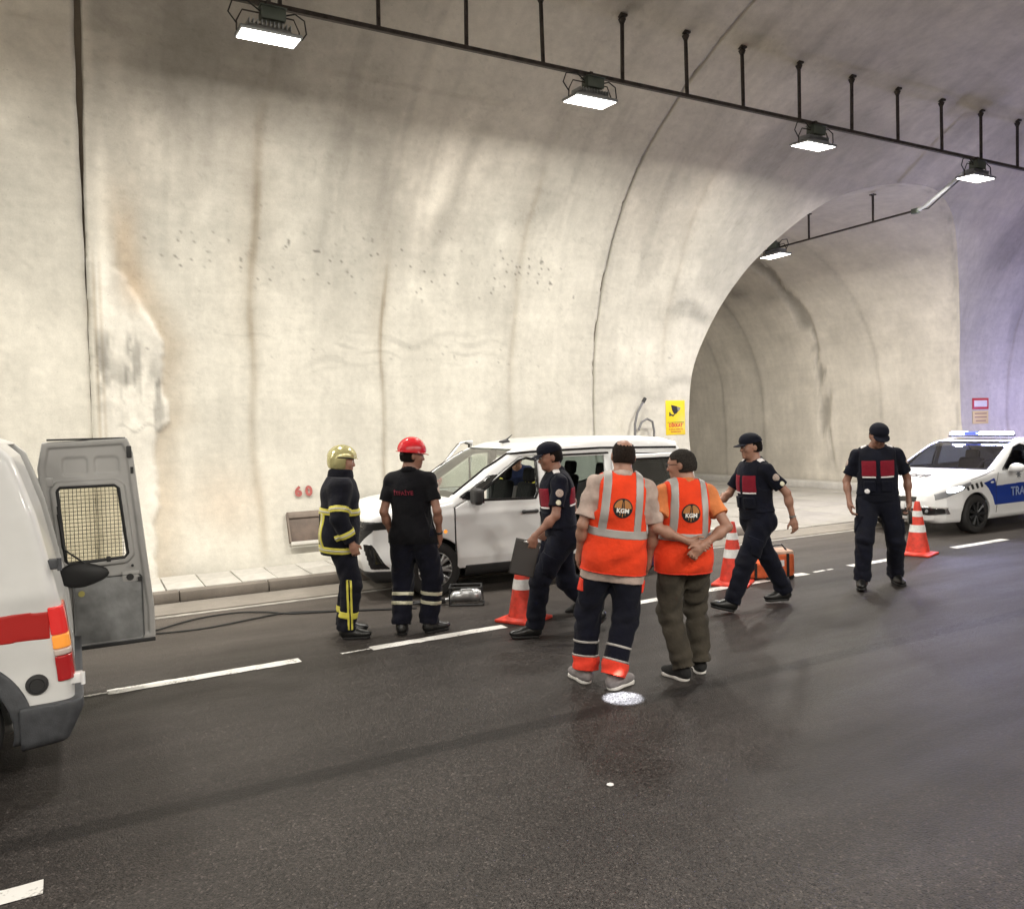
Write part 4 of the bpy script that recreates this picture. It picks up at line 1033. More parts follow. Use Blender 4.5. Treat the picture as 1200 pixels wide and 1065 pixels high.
    def helmet(s, m, kind='hard'):
        c, R, S = s.hc, s.Rh, s.S; H_ = Field(); H_.ell(c+R@V3(-.012, 0, .050)*S, V3(.130, .110, .108 if kind == 'fire' else .122)*S, R, .02)
        if kind == 'fire': H_.ell(c+R@V3(-.045, 0, .0)*S, V3(.105, .108, .11)*S, R, .03)
        def f(P):
            q = ((P-c)@R)/S; d = H_(P)
            d = d-.006*np.exp(-(q[:, 1]/.016)**2)*(q[:, 2] > .05) - (.004*np.exp(-((np.abs(q[:, 1])-.05)/.010)**2) if kind == 'hard' else 0)
            cutz = .035 if kind == 'hard' else np.where(q[:, 0] > .03, .035, -.065)
            return np.maximum(d, cutz-q[:, 2])
        s.put('helmet_shell', f, m, h=.006, lo=c-.2, hi=c+.22, pad=0)
        def br(P):
            q = ((P-c)@R)/S; x, y, z = q[:, 0], q[:, 1], q[:, 2]; rr = np.sqrt(((x+.012)/(.145 if kind == 'hard' else .136))**2+(y/(.120 if kind == 'hard' else .112))**2)
            pk = np.maximum(x-.04, 0)*.9
            return np.maximum(np.maximum(np.abs(z-.036+pk*.15)-.004, (rr-1-pk)*.12), (.9-rr)*.12) if kind == 'hard' else np.maximum(np.maximum(np.abs(z-.045+.2*(x-.1))-.004, (rr-1.0-np.maximum(x-.04, 0)*1.0)*.12), .03-x)
        s.put('helmet_brim', br, m, h=.0045, lo=c-.22, hi=c+.24, pad=0)
        if kind == 'fire':
            b = MB(); p = c+R@V3(.095, 0, .085)*S; b.lathe([(0, 0), (.022, 0), (.022, .012), (0, .014)], 16, c=tuple(p), rot=Matrix(R.tolist()) @ RY(60)); b.build('helmet_badge', SILVER, s.root)
            b = MB(); P0 = [c+R@V3(.118*math.cos(a)-.01, .116*math.sin(a), .045)*S for a in np.linspace(-1.9, 1.9, 16)]; b.tube(P0, .006, 6); b.build('visor_rail', LEATH, s.root)
        else:
            b = MB(); b.tube([c+R@V3(-.10, .06, .02)*S, c+R@V3(-.115, 0, .0)*S, c+R@V3(-.10, -.06, .02)*S], .009, 6); b.build('helmet_strap', LEATH, s.root)
    def write(s, body, size, at, m, axis=-1, base=None, name='lettering', bold=.004, spacing=1.0, lift=.003):
        """lettering on the back (axis -1) or chest (+1) at torso (left, up)"""
        base = base or s.vf; me = text_mesh(body, size, bold, spacing); Lf = -s.Rt[:, 1] if axis < 0 else s.Rt[:, 1]; U = s.Rt[:, 2]; D = -s.Rt[:, 0]*axis
        o = s.T(0, at[0], at[1])
        return decal(name, me, lambda x, y: o+Lf*x+U*y, base, D, m, s.root, lift, .35, .02)
    def shape(s, polys, at, m, axis=-1, base=None, name='print', lift=.002):
        base = base or s.vf; Lf = -s.Rt[:, 1] if axis < 0 else s.Rt[:, 1]; U = s.Rt[:, 2]; D = -s.Rt[:, 0]*axis; o = s.T(0, at[0], at[1])
        return decal(name, shape_mesh(polys), lambda x, y: o+Lf*x+U*y, base, D, m, s.root, lift, .35, .02)
# ------------------------------------------------------------------ the nine people
def kgm_vest(p, g=.036, hem=-.12, drape=.02):
    p.vest(ORANGE, g, hem, .013, drape=drape, armhole=.160)
    L, H_ = p.vlo, p.vhi
    q = lambda P: p.tl(P)
    p.layer('reflective_band', p.vf, lambda P: np.abs(q(P)[:, 2]-.150)-.029, SILVER, .004, L, H_)
    for s_ in (1, -1):
        p.layer('reflective_strap', p.vf, lambda P: np.maximum(np.abs(q(P)[:, 1]*s_-.118+.03*(q(P)[:, 2]-.3))-.028, .150-q(P)[:, 2]), SILVER, .0045, L, H_)
    p.layer('vest_piping', p.vf, lambda P: np.maximum(np.abs(q(P)[:, 2]-hem)-.006, -1), REDORANGE, .004, L, H_)
    c = (0, .335)
    p.shape([circle_pts(0, 0, .070, 40)], c, LOGOB, name='logo_disc', lift=.004)
    arc = lambda a0, a1, r: [(r*math.cos(math.radians(a)), r*math.sin(math.radians(a))) for a in np.linspace(a0, a1, 12)]
    p.shape([[(-.016, 0), (-.052, 0)] + arc(178, 100, .061) + [(-.009, .052)], [(.052, 0), (.016, 0), (.009, .052)] + arc(80, 2, .061)], c, LOGOO, name='logo_sky', lift=.0065)
    p.shape([[(-.003, -.062), (.003, -.062), (.0015, .045), (-.0015, .045)], [(-.022, -.05), (-.017, -.05), (-.006, .055), (-.0085, .055)], [(.017, -.05), (.022, -.05), (.0085, .055), (.006, .055)]], c, LOGOO, name='logo_road', lift=.0065)
    p.write('KGM', .042, (0, .318), LOGOW, name='lettering', bold=.0016, lift=.009)

# 1 firefighter in turnout coat, yellow helmet
p = Person('firefighter in yellow helmet and dark coat with yellow stripes, left of the van', (2.14, 7.37), -14, H=1.77, lean=3, head=(-6, 4, 0),
           feet=((.02, .10, 0, 6, 0), (.03, -.11, 0, -10, 0)), hands=((.08, .24, -.02), (.10, -.25, -.045)), elbow=((-.9, .35, 0), (-.8, -.5, 0)), handdir=((.15, 0, -1), (.35, .1, -.9)), curl=(.6, .7), wide=1.14)
TC = fabric('turnout_coat_cloth', (.007, .0075, .013), .3)
p.trousers(TC, .030, .08, .045, .005)
F = Field(); p.torso(F, .050, True, .08)
F.ell(p.T(0, 0, -.05), V3(.170, .220, .42), p.Rt, .08)
for i in (0, 1): F.cap(p.sh[i], p.el[i], .092, .080, .05); F.cap(p.el[i], p.wr[i], .078, .062, .03)
def coat(P):
    q = p.tl(P); d = F(P)+folds(P, .007, .7, 3.0); d = np.maximum(d, -.175+.02*q[:, 0]-q[:, 2]); d = np.maximum(d, q[:, 2]-.545)
    for i in (0, 1):
        ax = nrmz(p.wr[i]-p.el[i]); t = (P-p.el[i])@ax; near = np.sqrt(np.maximum(((P-p.el[i])**2).sum(1)-t*t, 0)) < .085
        d = np.where(near & (t > .1) & (np.abs(q[:, 1]) > .17), np.maximum(d, t-.235), d)
    return d
LO, HI = p.lo-V3(.06, .06, -.5), p.hi+.06
p.put('coat', coat, TC, lo=LO, hi=HI, pad=0)
C = Field()
for k in range(18):
    a = 2*math.pi*k/18; b_ = 2*math.pi*(k+1)/18; pt = lambda t, u_: p.T(.0+.088*math.cos(t), .084*math.sin(t), u_+.0*math.cos(t))
    C.cap(pt(a, .50), pt(b_, .50), .030, None, .02); C.cap(pt(a, .55), pt(b_, .55), .024, None, .03); C.cap(pt(a, .59), pt(b_, .59), .016, None, .03)
p.put('collar', C, TC, h=.007, lo=p.T(0, 0, .54)-.18, hi=p.T(0, 0, .54)+.18, pad=0)
def band_reg(c_, ax, hh, r): return lambda P: np.maximum(np.abs((P-c_)@ax)-hh, np.sqrt(((P-c_)**2).sum(1))-r)
q = lambda P: p.tl(P); torso_only = lambda P: np.where(np.minimum(np.sqrt(((P-p.el[0])**2).sum(1)), np.sqrt(((P-p.el[1])**2).sum(1))) < 0, 1, -1)
body_only = Field(); p.torso(body_only, .056, True, .08); body_only.ell(p.T(0, 0, -.05), V3(.176, .226, .42), p.Rt, .08)
def bodyc(P): return np.maximum(body_only(P)+folds(P, .007, .7, 3.0)-.001, F(P)+folds(P, .007, .7, 3.0)-.006)
for u_, n_ in ((.225, 'chest_stripe'), (-.125, 'hem_stripe')):
    p.layer(n_, bodyc, lambda P: np.abs(q(P)[:, 2]-u_+.02*q(P)[:, 0])-.030, YELLOWT, .001, LO, HI)
    p.layer('stripe_centre', bodyc, lambda P: np.abs(q(P)[:, 2]-u_+.02*q(P)[:, 0])-.011, SILVERT, .0035, LO, HI)
for s_ in (1, -1):
    p.layer('back_stripe', bodyc, lambda P: np.maximum(np.maximum(np.abs(q(P)[:, 1]*s_-.105)-.030, np.abs(q(P)[:, 2]-.05)-.16), q(P)[:, 0]+.02), YELLOWT, .0015, LO, HI)
    p.layer('stripe_centre', bodyc, lambda P: np.maximum(np.maximum(np.abs(q(P)[:, 1]*s_-.105)-.010, np.abs(q(P)[:, 2]-.05)-.16), q(P)[:, 0]+.02), SILVERT, .004, LO, HI)
for i in (0, 1):
    for a, b_, t in ((p.sh[i], p.el[i], .74), (p.el[i], p.wr[i], .62)):
        ax = nrmz(b_-a); c_ = a+(b_-a)*t
        p.layer('sleeve_stripe', coat, band_reg(c_, ax, .028, .125), YELLOWT, .004, c_-.15, c_+.15, .006)
        p.layer('stripe_centre', coat, band_reg(c_, ax, .010, .125), SILVERT, .0065, c_-.15, c_+.15, .006)
    p.leg_band(i, .26, .40, YELLOWT)
    ax = nrmz(p.knee[i]-p.ank[i]); mid = (p.knee[i]+p.ank[i])/2; out = V3(0, 1 if i == 0 else -1, 0)
    p.layer('leg_stripe', p.trf, lambda P: np.maximum(np.maximum(np.abs((P-mid)[:, 0]+.0)-.026, np.abs((P-mid)@ax-.03)-.23), -((P-mid)@out)-.0), YELLOWT, .0045, mid-.30, mid+.32, .007)
    p.layer('stripe_centre', p.trf, lambda P: np.maximum(np.maximum(np.abs((P-mid)[:, 0]+.0)-.008, np.abs((P-mid)@ax-.03)-.23), -((P-mid)@out)-.0), TC, .0065, mid-.30, mid+.32, .006)
p.shoes(BOOT, SOLEB); p.hair(HAIR_D); p.helmet(YELHELM, 'fire')

# 2 rescuer in a black polo shirt, red helmet
p = Person('rescuer in red helmet and black polo shirt, seen from behind before the van', (2.74, 7.06), 52, H=1.81, lean=-1, head=(-62, 6, 0), wide=1.0,
           feet=((-.03, .12, 0, 12, 0), (.05, -.12, 0, -42, 0)), hands=((.05, .215, -.05), (.04, -.245, -.05)), elbow=((-.9, .5, 0), (-.9, -.5, 0)), curl=(.55, .45), skin=SKIN2)
p.trousers(DKTROU, .034, .09, .030, .0050); p.shirt(BLACKC, sleeve=.66, hem=-.11, g=.020, sl_r=.076); p.belt()
p.write('İTFAİYE', .052, (.03, .355), REDTXT, base=p.shf, name='lettering', bold=.001)
p.patch(1, .40, .036)
for i in (0, 1): p.leg_band(i, .62, .70, SILVERT); p.leg_band(i, .42, .50, SILVERT)
p.shoes(BOOT, SOLEB); p.hair(HAIR_D); p.helmet(REDHELM, 'hard')
b = MB(); ax = nrmz(p.wr[1]-p.el[1]); c_ = p.wr[1]-ax*.03
b.lathe([(.030, -.012), (.034, -.008), (.034, .008), (.030, .012)], 16, c=tuple(c_), rot=Vector((0, 0, 1)).rotation_difference(Vector(ax)).to_matrix()); b.build('wristwatch', LEATH, p.root)

def gendarme(p, belly=0, vestg=.030, patches=(0, 1), hem=.055):
    p.trousers(NAVY, .026, .10, .040, .005)
    S = p.S
    for i in (0, 1):                                       # cargo pocket
        c_ = p.hip[i]*.35+p.knee[i]*.65; sd = 1 if i == 0 else -1; ax = nrmz(p.knee[i]-p.hip[i])
        p.layer('cargo_pocket', p.trf, lambda P: np.maximum(np.maximum(np.abs((P-c_)[:, 0])-.065, np.abs((P-c_)@ax)-.085), .03-(P-c_)[:, 1]*sd), NAVY, .014, c_-.2, c_+.2, .008)
    p.shirt(NAVY, sleeve=.74, hem=-.02, g=.016, sl_r=.074, cuffloose=.006); p.belt()
    p.vest(NAVY, vestg, hem, .004, drape=.0, armhole=.165)
    L, H_ = p.vlo, p.vhi; q = lambda P: p.tl(P)
    for nm, sgn in (('vest_yoke', 1), ('vest_yoke', -1)):
        front = 1
        p.layer(nm, p.vf, lambda P: np.maximum(np.maximum(np.abs(q(P)[:, 1]*sgn-.088)-.068, np.abs(q(P)[:, 2]-.335)-.082), -q(P)[:, 0]), MAROON, .004, L, H_)
        p.layer('vest_piping', p.vf, lambda P: np.maximum(np.maximum(np.abs(q(P)[:, 1]*sgn-.088)-.064, np.abs(q(P)[:, 2]-.245)-.008), -q(P)[:, 0]), WHITEC, .0055, L, H_, .005)
    p.layer('vest_yoke', p.vf, lambda P: np.maximum(np.maximum(np.abs(q(P)[:, 1])-.16, np.abs(q(P)[:, 2]-.325)-.072), q(P)[:, 0]+.01), MAROON, .004, L, H_)
    p.layer('vest_piping', p.vf, lambda P: np.maximum(np.maximum(np.abs(q(P)[:, 1])-.162, np.abs(q(P)[:, 2]-.245)-.008), q(P)[:, 0]+.01), WHITEC, .0055, L, H_, .005)
    for s_ in (1, -1):                                     # rank slides on the shoulders
        p.layer('epaulette', p.vf, lambda P: np.maximum(np.maximum(np.abs(q(P)[:, 1]*s_-.125)-.028, np.abs(q(P)[:, 0])-.030), .40-q(P)[:, 2]), WHITEC, .006, L, H_)
        c_ = p.T(.10, .13*s_, .15)
        p.layer('vest_pouch', p.vf, lambda P: np.maximum(np.maximum(np.abs(q(P)[:, 1]*s_-.085)-.055, np.abs(q(P)[:, 2]-.15)-.055), -q(P)[:, 0]), NAVY, .018, L, H_, .008)
    for i in patches: p.patch(i, .36, .036); p.patch(i, .36, .026, SILVERT, 'sleeve_bar', .085)
    b = MB(); b.box(tuple(p.pel+V3(.14, 0, .085)), (.02, .05, .04), bev=.003); b.build('buckle', METALB, p.root)
    p.shoes(BOOT, SOLEB); p.hair(HAIR_D, back=-.045); p.cap_hat(NAVY)

# 3 gendarme striding left with a black clipboard
p3 = p = Person('gendarme in a cap striding left past the nearest cone with a dark clipboard', (3.83, 6.33), 158, H=1.82, lean=5, hips=(-.07, 0, -.045), head=(4, 6, 0), skin=SKIN2,
           feet=((.21, .09, .0, 4, 2), (-.47, -.10, .07, -6, -38)), hands=((.27, .235, .03), (-.14, -.25, -.02)), elbow=((-.9, .25, 0), (-.9, -.3, 0)), handdir=((.30, .0, -.9), None), curl=(.75, .4), palm=((0, -1, 0), None))
gendarme(p)
w = p.wr[0]; d = p.hd[0]; clip = thing('clipboard', 'dark clipboard held low in the hand of the gendarme beside the cone', 'clipboard')
clip.parent = None
hc_ = w+d*.10+V3(.02, -.012, -.02)
Mw = Matrix.Translation((3.83, 6.33, 0)) @ Matrix.Rotation(math.radians(158), 4, 'Z')
clip.matrix_world = Mw @ Matrix.Translation(tuple(hc_)) @ Matrix.Rotation(math.radians(-14), 4, 'Y')
b = MB(); b.box((.03, 0, -.08), (.225, .008, .32), bev=.003); b.build('board', mat('dark_plastic', (.03, .028, .027), .4), clip)
b = MB(); b.box((.03, .006, -.085), (.205, .005, .29)); b.build('sheet', mat('grey_folder', (.045, .042, .040), .6), clip)
b = MB(); b.box((.03, .010, .06), (.08, .012, .02), bev=.003); b.build('clip', METALB, clip)

# 4 gendarme behind him
p = Person('gendarme almost wholly hidden behind the one carrying the clipboard', (4.24, 6.92), 150, H=1.74, lean=3, hips=(.0, 0, -.03), head=(0, 5, 0),
           feet=((.24, .09, .0, 4, 0), (-.28, -.10, .03, -6, -18)), hands=((.10, .26, .0), (-.06, -.26, .0)), h=.009)
gendarme(p)

# 5 road worker, balding, in orange vest
p = Person('balding road worker in orange vest with pale shirt hem, left of the pair', (3.34, 4.91), 66, H=1.84, hips=(.0, -.13, -.012), lean=-2, roll=7, twist=-4, head=(4, 8, 2), wide=1.02, belly=.02, h=.0065,
           feet=((.05, .10, 0, 20, 0), (-.13, -.07, 0, -50, 0)), hands=((.06, .235, -.05), (.08, -.255, -.06)), elbow=((-.9, .4, 0), (-.8, -.6, 0)), curl=(.5, .55), skin=SKIN)
TRO = p.trousers(DKTROU, .030, .09, .02, .0055)
for i in (0, 1):
    p.leg_band(i, .0, .24, REDORANGE, 'leg_cuff', .006); p.leg_band(i, .24, .275, SILVER, 'leg_stripe', .007); p.leg_band(i, .47, .51, SILVER, 'leg_stripe', .006)
    c_ = p.hip[i]*.50+p.knee[i]*.50; sd = 1 if i == 0 else -1
    p.layer('pocket_flap', p.trf, lambda P: np.maximum(np.maximum(np.abs((P-c_)[:, 0])-.055, np.abs((P-c_)[:, 2])-.045), .045-(P-c_)[:, 1]*sd), REDORANGE, .010, c_-.2, c_+.2, .007)
p.shirt(BEIGE, sleeve=.80, hem=-.20, g=.024, sl_r=.074, cuffloose=.012, amp=.006); kgm_vest(p, .036, -.135, .010)
p.shoes(SNEAKG, SOLEW, 'shoe'); p.hair(mat('cropped_brown_hair', (.022, .0145, .011), .8, bump=1, scale=330, var=.6, vscale=110, spec=.15), bald=True, back=-.05, g=.0035)

# 6 road worker with grey hair and glasses, hands behind the back
p = Person('road worker in orange vest with grey hair and glasses, hands clasped behind back', (3.95, 4.69), 66, H=1.745, hips=(.03, -.02, -.01), lean=-2, roll=2, head=(62, 7, 0), wide=1.0, belly=.02, h=.0065,
           feet=((-.06, .02, 0, 30, 0), (.09, -.15, 0, -8, 0)), hands=((-.200, .02, .13), (-.225, -.07, .10)), elbow=((-.15, 1, -.1), (-.15, -1, -.1)), handdir=((-.10, -.9, -.25), (-.06, .70, -.65)), palm=((-1, 0, 0), (-1, 0, .2)), curl=(.35, .75), skin=SKIN)
p.trousers(OLIVE, .024, .07, .03, .0075)
p.shirt(PEACH, sleeve=.64, hem=-.05, g=.024, sl_r=.072, cuffloose=.008); kgm_vest(p, .034, -.13, .008)
p.shoes(SNEAKB, SOLEW, 'shoe'); p.hair(HAIR_G, g=.008)
b = MB(); c_, R_ = p.hc, p.Rh
for e in (1, -1):
    b.tube([c_+R_@V3(.100, .030*e+.021*math.cos(t), .010+.016*math.sin(t)) for t in np.linspace(0, 2*math.pi, 14)], .0022, 5); b.tube([c_+R_@V3(.098, .052*e, .016), c_+R_@V3(.06, .070*e, .014), c_+R_@V3(-.01, .080*e, .006)], .0022, 5)
b.tube([c_+R_@V3(.102, .009, .014), c_+R_@V3(.102, -.009, .014)], .002, 5); o = b.build('glasses', LEATH, p.root)

# 7 gendarme walking left, phone in the far hand
p = Person('gendarme in a cap walking left past the orange bag, one arm swung back', (6.07, 6.02), 170, H=1.83, lean=3, hips=(.02, 0, -.045), head=(-8, 2, 0), skin=SKIN,
           feet=((.40, .07, .012, 0, 16), (-.38, -.08, .0, -8, 0)), hands=((-.22, .27, -.02), (.34, -.22, .12)), elbow=((-.9, .5, 0), (-.6, -.6, -.4)), curl=(.5, .5), palm=(None, (0, .3, 1)), handdir=((-.15, .1, -1), (.9, .1, .25)))
gendarme(p)
b = MB(); ax = nrmz(p.wr[0]-p.el[0]); c_ = p.wr[0]-ax*.02
b.lathe([(.028, -.012), (.033, -.008), (.033, .008), (.028, .012)], 16, c=tuple(c_), rot=Vector((0, 0, 1)).rotation_difference(Vector(ax)).to_matrix()); b.build('wristwatch', METALB, p.root)

# 8 gendarme walking towards the camera by the far cone
p = Person('gendarme looking down, walking towards the camera in front of the police car', (7.97, 6.08), 222, H=1.90, lean=3, hips=(.02, 0, -.035), roll=1, head=(14, 24, 0), wide=1.08, skin=SKIN2,
           feet=((-.16, .19, .0, 14, 0), (.26, -.19, .0, -6, 6)), hands=((-.05, .28, -.045), (.10, -.26, -.03)), elbow=((-.8, .5, 0), (-.7, -.5, 0)), curl=(.7, .5))
gendarme(p)
p.layer('vest_badge', p.vf, lambda P: np.maximum(np.hypot(p.tl(P)[:, 1]+.11, p.tl(P)[:, 2]-.10)-.026, -p.tl(P)[:, 0]), mat('white_badge', (.8, .8, .82), .4), .02, p.vlo, p.vhi)
w = p.wr[0]+p.hd[0]*.12; b = MB(); b.box(tuple(w+V3(0, .0, -.05)), (.16, .035, .15), bev=.01); o = b.build('document_wallet', LEATH, None)
tag(o, 'small black document wallet in the hand of the gendarme by the far cone', 'wallet'); o.matrix_world = Matrix.Translation((7.97, 6.08, 0)) @ Matrix.Rotation(math.radians(222), 4, 'Z')

# 9 helper leaning into the van from the far side
p = Person('rescuer in navy with yellow sleeve stripes, leaning into the van from its far side', (5.95, 10.80), 235, H=1.74, lean=44, hips=(-.12, 0, -.03), head=(0, -10, 0), h=.010,
           feet=((.0, .12, .135, 4, 0), (-.08, -.12, .135, -6, 0)), hands=((.42, .22, .22), (.42, -.22, .22)), elbow=((-.3, .8, -.4), (-.3, -.8, -.4)))
p.trousers(NAVY2, .022, .09, .035); p.shirt(NAVY2, sleeve=.9, hem=-.02, g=.022, sl_r=.078)
for i in (0, 1):
    ax = nrmz(p.el[i]-p.sh[i]); c_ = p.sh[i]*.45+p.el[i]*.55; p.layer('sleeve_stripe', p.shf, band_reg(c_, ax, .045, .13), YELLOWT, .004, c_-.16, c_+.16, .008)
p.layer('chest_stripe', p.shf, lambda P: np.abs(p.tl(P)[:, 2]-.26)-.03, YELLOWT, .004, p.lo, p.hi)
p.shoes(BOOT, SOLEB); p.hair(HAIR_D); p.cap_hat(NAVY2)
# ------------------------------------------------------------------ vehicles (local: x from the nose to the tail, y<0 the side towards the camera, z up)
WHITEP = mat('white_car_paint', (.82, .825, .83), .32, coat=.8, var=.03, scale=4)
VANWHITE = mat('old_white_van_paint', (.66, .66, .65), .38, coat=.45, bump=.03, scale=30, var=.05)
BLKPL = mat('black_trim_plastic', (.022, .022, .023), .55, bump=.15, scale=200); GREYPL = mat('weathered_grey_plastic', (.060, .063, .070), .6, bump=.2, scale=150, var=.2)
GLOSSB = mat('gloss_black_trim', (.012, .012, .013), .15, coat=.5); TYRE = mat('tyre_rubber', (.022, .021, .021), .75, bump=.3, scale=60, var=.2)
RIMS = mat('silver_alloy', (.55, .56, .57), .3, .9, var=.06, scale=20); RIMD = mat('dark_wheel_cover', (.045, .047, .05), .35, .5); CHROME = mat('chrome', (.7, .7, .72), .12, 1.0)
SEATM = fabric('black_seat_cloth', (.014, .014, .015)); INTM = mat('grey_interior_trim', (.05, .05, .052), .7)
BLUEP = mat('police_blue', (.012, .045, .30), .35, coat=.5); STARM = mat('badge_silver', (.25, .27, .30), .4, .4); TXTB = mat('black_lettering', (.02, .02, .022), .5); TXTL = mat('pale_blue_lettering', (.30, .38, .62), .5)
REDP = mat('red_stripe_paint', (.42, .018, .016), .35, coat=.4, var=.06, scale=12)
def glass(name, tint, rough=.02, alpha=.25):
    m = bpy.data.materials.new(name); m.use_nodes = True; nt = m.node_tree; N = nt.nodes; L = nt.links; N.remove(N['Principled BSDF'])
    tr = N.new('ShaderNodeBsdfTransparent'); tr.inputs[0].default_value = (*tint, 1); gl = N.new('ShaderNodeBsdfGlossy'); gl.inputs['Roughness'].default_value = rough
    fr = N.new('ShaderNodeFresnel'); fr.inputs[0].default_value = 1.5; mx = N.new('ShaderNodeMixShader')
    ad = N.new('ShaderNodeMath'); ad.operation = 'MULTIPLY_ADD'; ad.inputs[1].default_value = 1.0; ad.inputs[2].default_value = alpha*.1; L.new(fr.outputs[0], ad.inputs[0])
    L.new(ad.outputs[0], mx.inputs[0]); L.new(tr.outputs[0], mx.inputs[1]); L.new(gl.outputs[0], mx.inputs[2]); L.new(mx.outputs[0], N['Material Output'].inputs[0]); return m
GLASS = glass('window_glass', (.80, .86, .83)); WSG = glass('windscreen_glass', (.58, .66, .60), alpha=.5); TINT = glass('tinted_glass', (.22, .27, .26)); DGL = glass('police_window_glass', (.28, .33, .45))
LAMPW = mat('headlight_lens', (.28, .29, .31), .12, coat=1, spec=.8); LAMPON = mat('headlight_lit', (.9, .92, 1), .2, emit=(.85, .92, 1.0), estr=9); AMBER = mat('amber_lens_lit', (.7, .25, .03), .2, emit=(1, .35, .05), estr=.8, coat=1); REDL = mat('red_lamp_lens', (.42, .012, .015), .15, coat=1)
REDON = mat('red_lamp_lit', (.6, .02, .02), .2, emit=(1, .06, .05), estr=.22, coat=1); ORON = mat('orange_lamp_lit', (.8, .3, .05), .2, emit=(1, .34, .04), estr=.38, coat=1)

class Car:
    def __init__(s, root, prof, w, belt, tum, plan, roofr=.10, h=.013, axles=(), wr=.31, arch=.36, side_round=.07, crease=None):
        """prof side outline; w half width; plan: [(x, factor)] plan taper; tum: tumblehome per metre above belt"""
        s.root = root; s.w = w; s.h = h; s.axles = axles; s.wr = wr; s.arch = arch; s.pf = poly_sdf(prof); s.prof = prof
        s.L = max(x for x, z in prof); s.H = max(z for x, z in prof); px, pw = zip(*plan)
        def half(x, z):
            t = np.interp(x, px, pw); zz = z-belt
            hw = w*t - np.where(zz > 0, zz*tum + .35*tum*zz*zz, 0) - .16*np.maximum(.42-z, 0)
            hw = hw + .012*np.exp(-((z-(belt-.10))/.07)**2) - .010*np.exp(-((z-.62)/.12)**2)
            if crease: hw = hw+crease(x, z)
            return hw
        s.half = half
        def outer(P):
            x, y, z = P[:, 0], P[:, 1], P[:, 2]
            return smax(s.pf(x, z), (np.abs(y)-half(x, z))*.97, side_round)
        s.outer = outer
        def arches(P):
            d = np.full(len(P), 9.)
            for ax in axles: d = np.minimum(d, np.maximum(np.hypot(P[:, 0]-ax, P[:, 2]-wr)-arch, (w-.30)-np.abs(P[:, 1])))
            return d
        s.arches = arches
    def solid(s, P): return smax(s.outer(P), -s.arches(P), .015)
    def mesh(s, name, f, m, lo=None, hi=None, h=None, project=0, parent=None):
        lo = V3(-.08, -s.w-.08, .05) if lo is None else V3(lo); hi = V3(s.L+.08, s.w+.08, s.H+.08) if hi is None else V3(hi)
        return sdf_obj(name, f, lo, hi, h or s.h, m, parent or s.root, project, margin=1.25, split=name not in ('body', 'open_rear_door'))
    def shell(s, P, th=.035):
        o = s.outer(P); return smax(np.maximum(o, -(o+th)), -s.arches(P), .012)
    def skinpatch(s, name, reg, m, off=.004, lo=None, hi=None, h=None, th=.02, project=0, parent=None):
        return s.mesh(name, lambda P: np.maximum(np.maximum(s.outer(P)-off, -(s.outer(P)+th)), reg(P)), m, lo, hi, h, project, parent)
    def side(s, x, z, sg=-1): return V3(x, sg*float(s.half(np.array([x]), np.array([z]))[0]), z)
    def sheet(s, name, poly, m, off=.012, sg=-1, n=22):
        """pane following the flank: polygon in (x,z) laid on the side surface, set in by off"""
        me = shape_mesh([poly]); return decal(name, me, lambda x, z: V3(x, sg*(s.w+.2), z), lambda P: s.outer(P)+off, V3(0, -sg, 0), m, s.root, .0, 0, .12)
    def line(s, name, pts, m=BLKPL, r=.005, sg=-1, off=.001, closed=False):
        """dark joint line running along the flank"""
        P = []
        pts = pts+[pts[0]] if closed else pts
        for (x0, z0), (x1, z1) in zip(pts[:-1], pts[1:]):
            n = max(2, int(math.hypot(x1-x0, z1-z0)/.05))
            P += [(x0+(x1-x0)*t/n, z0+(z1-z0)*t/n) for t in range(n)]
        P.append(pts[-1]); P = np.array(P)
        Q = march(s.outer, np.stack([P[:, 0], np.full(len(P), sg*(s.w+.2)), P[:, 1]], 1), np.repeat(V3(0, -sg, 0)[None], len(P), 0), .8)
        b = MB(); b.tube([tuple(q+V3(0, -sg*(-off), 0)) for q in Q], r, 6); return b.build(name, m, s.root)
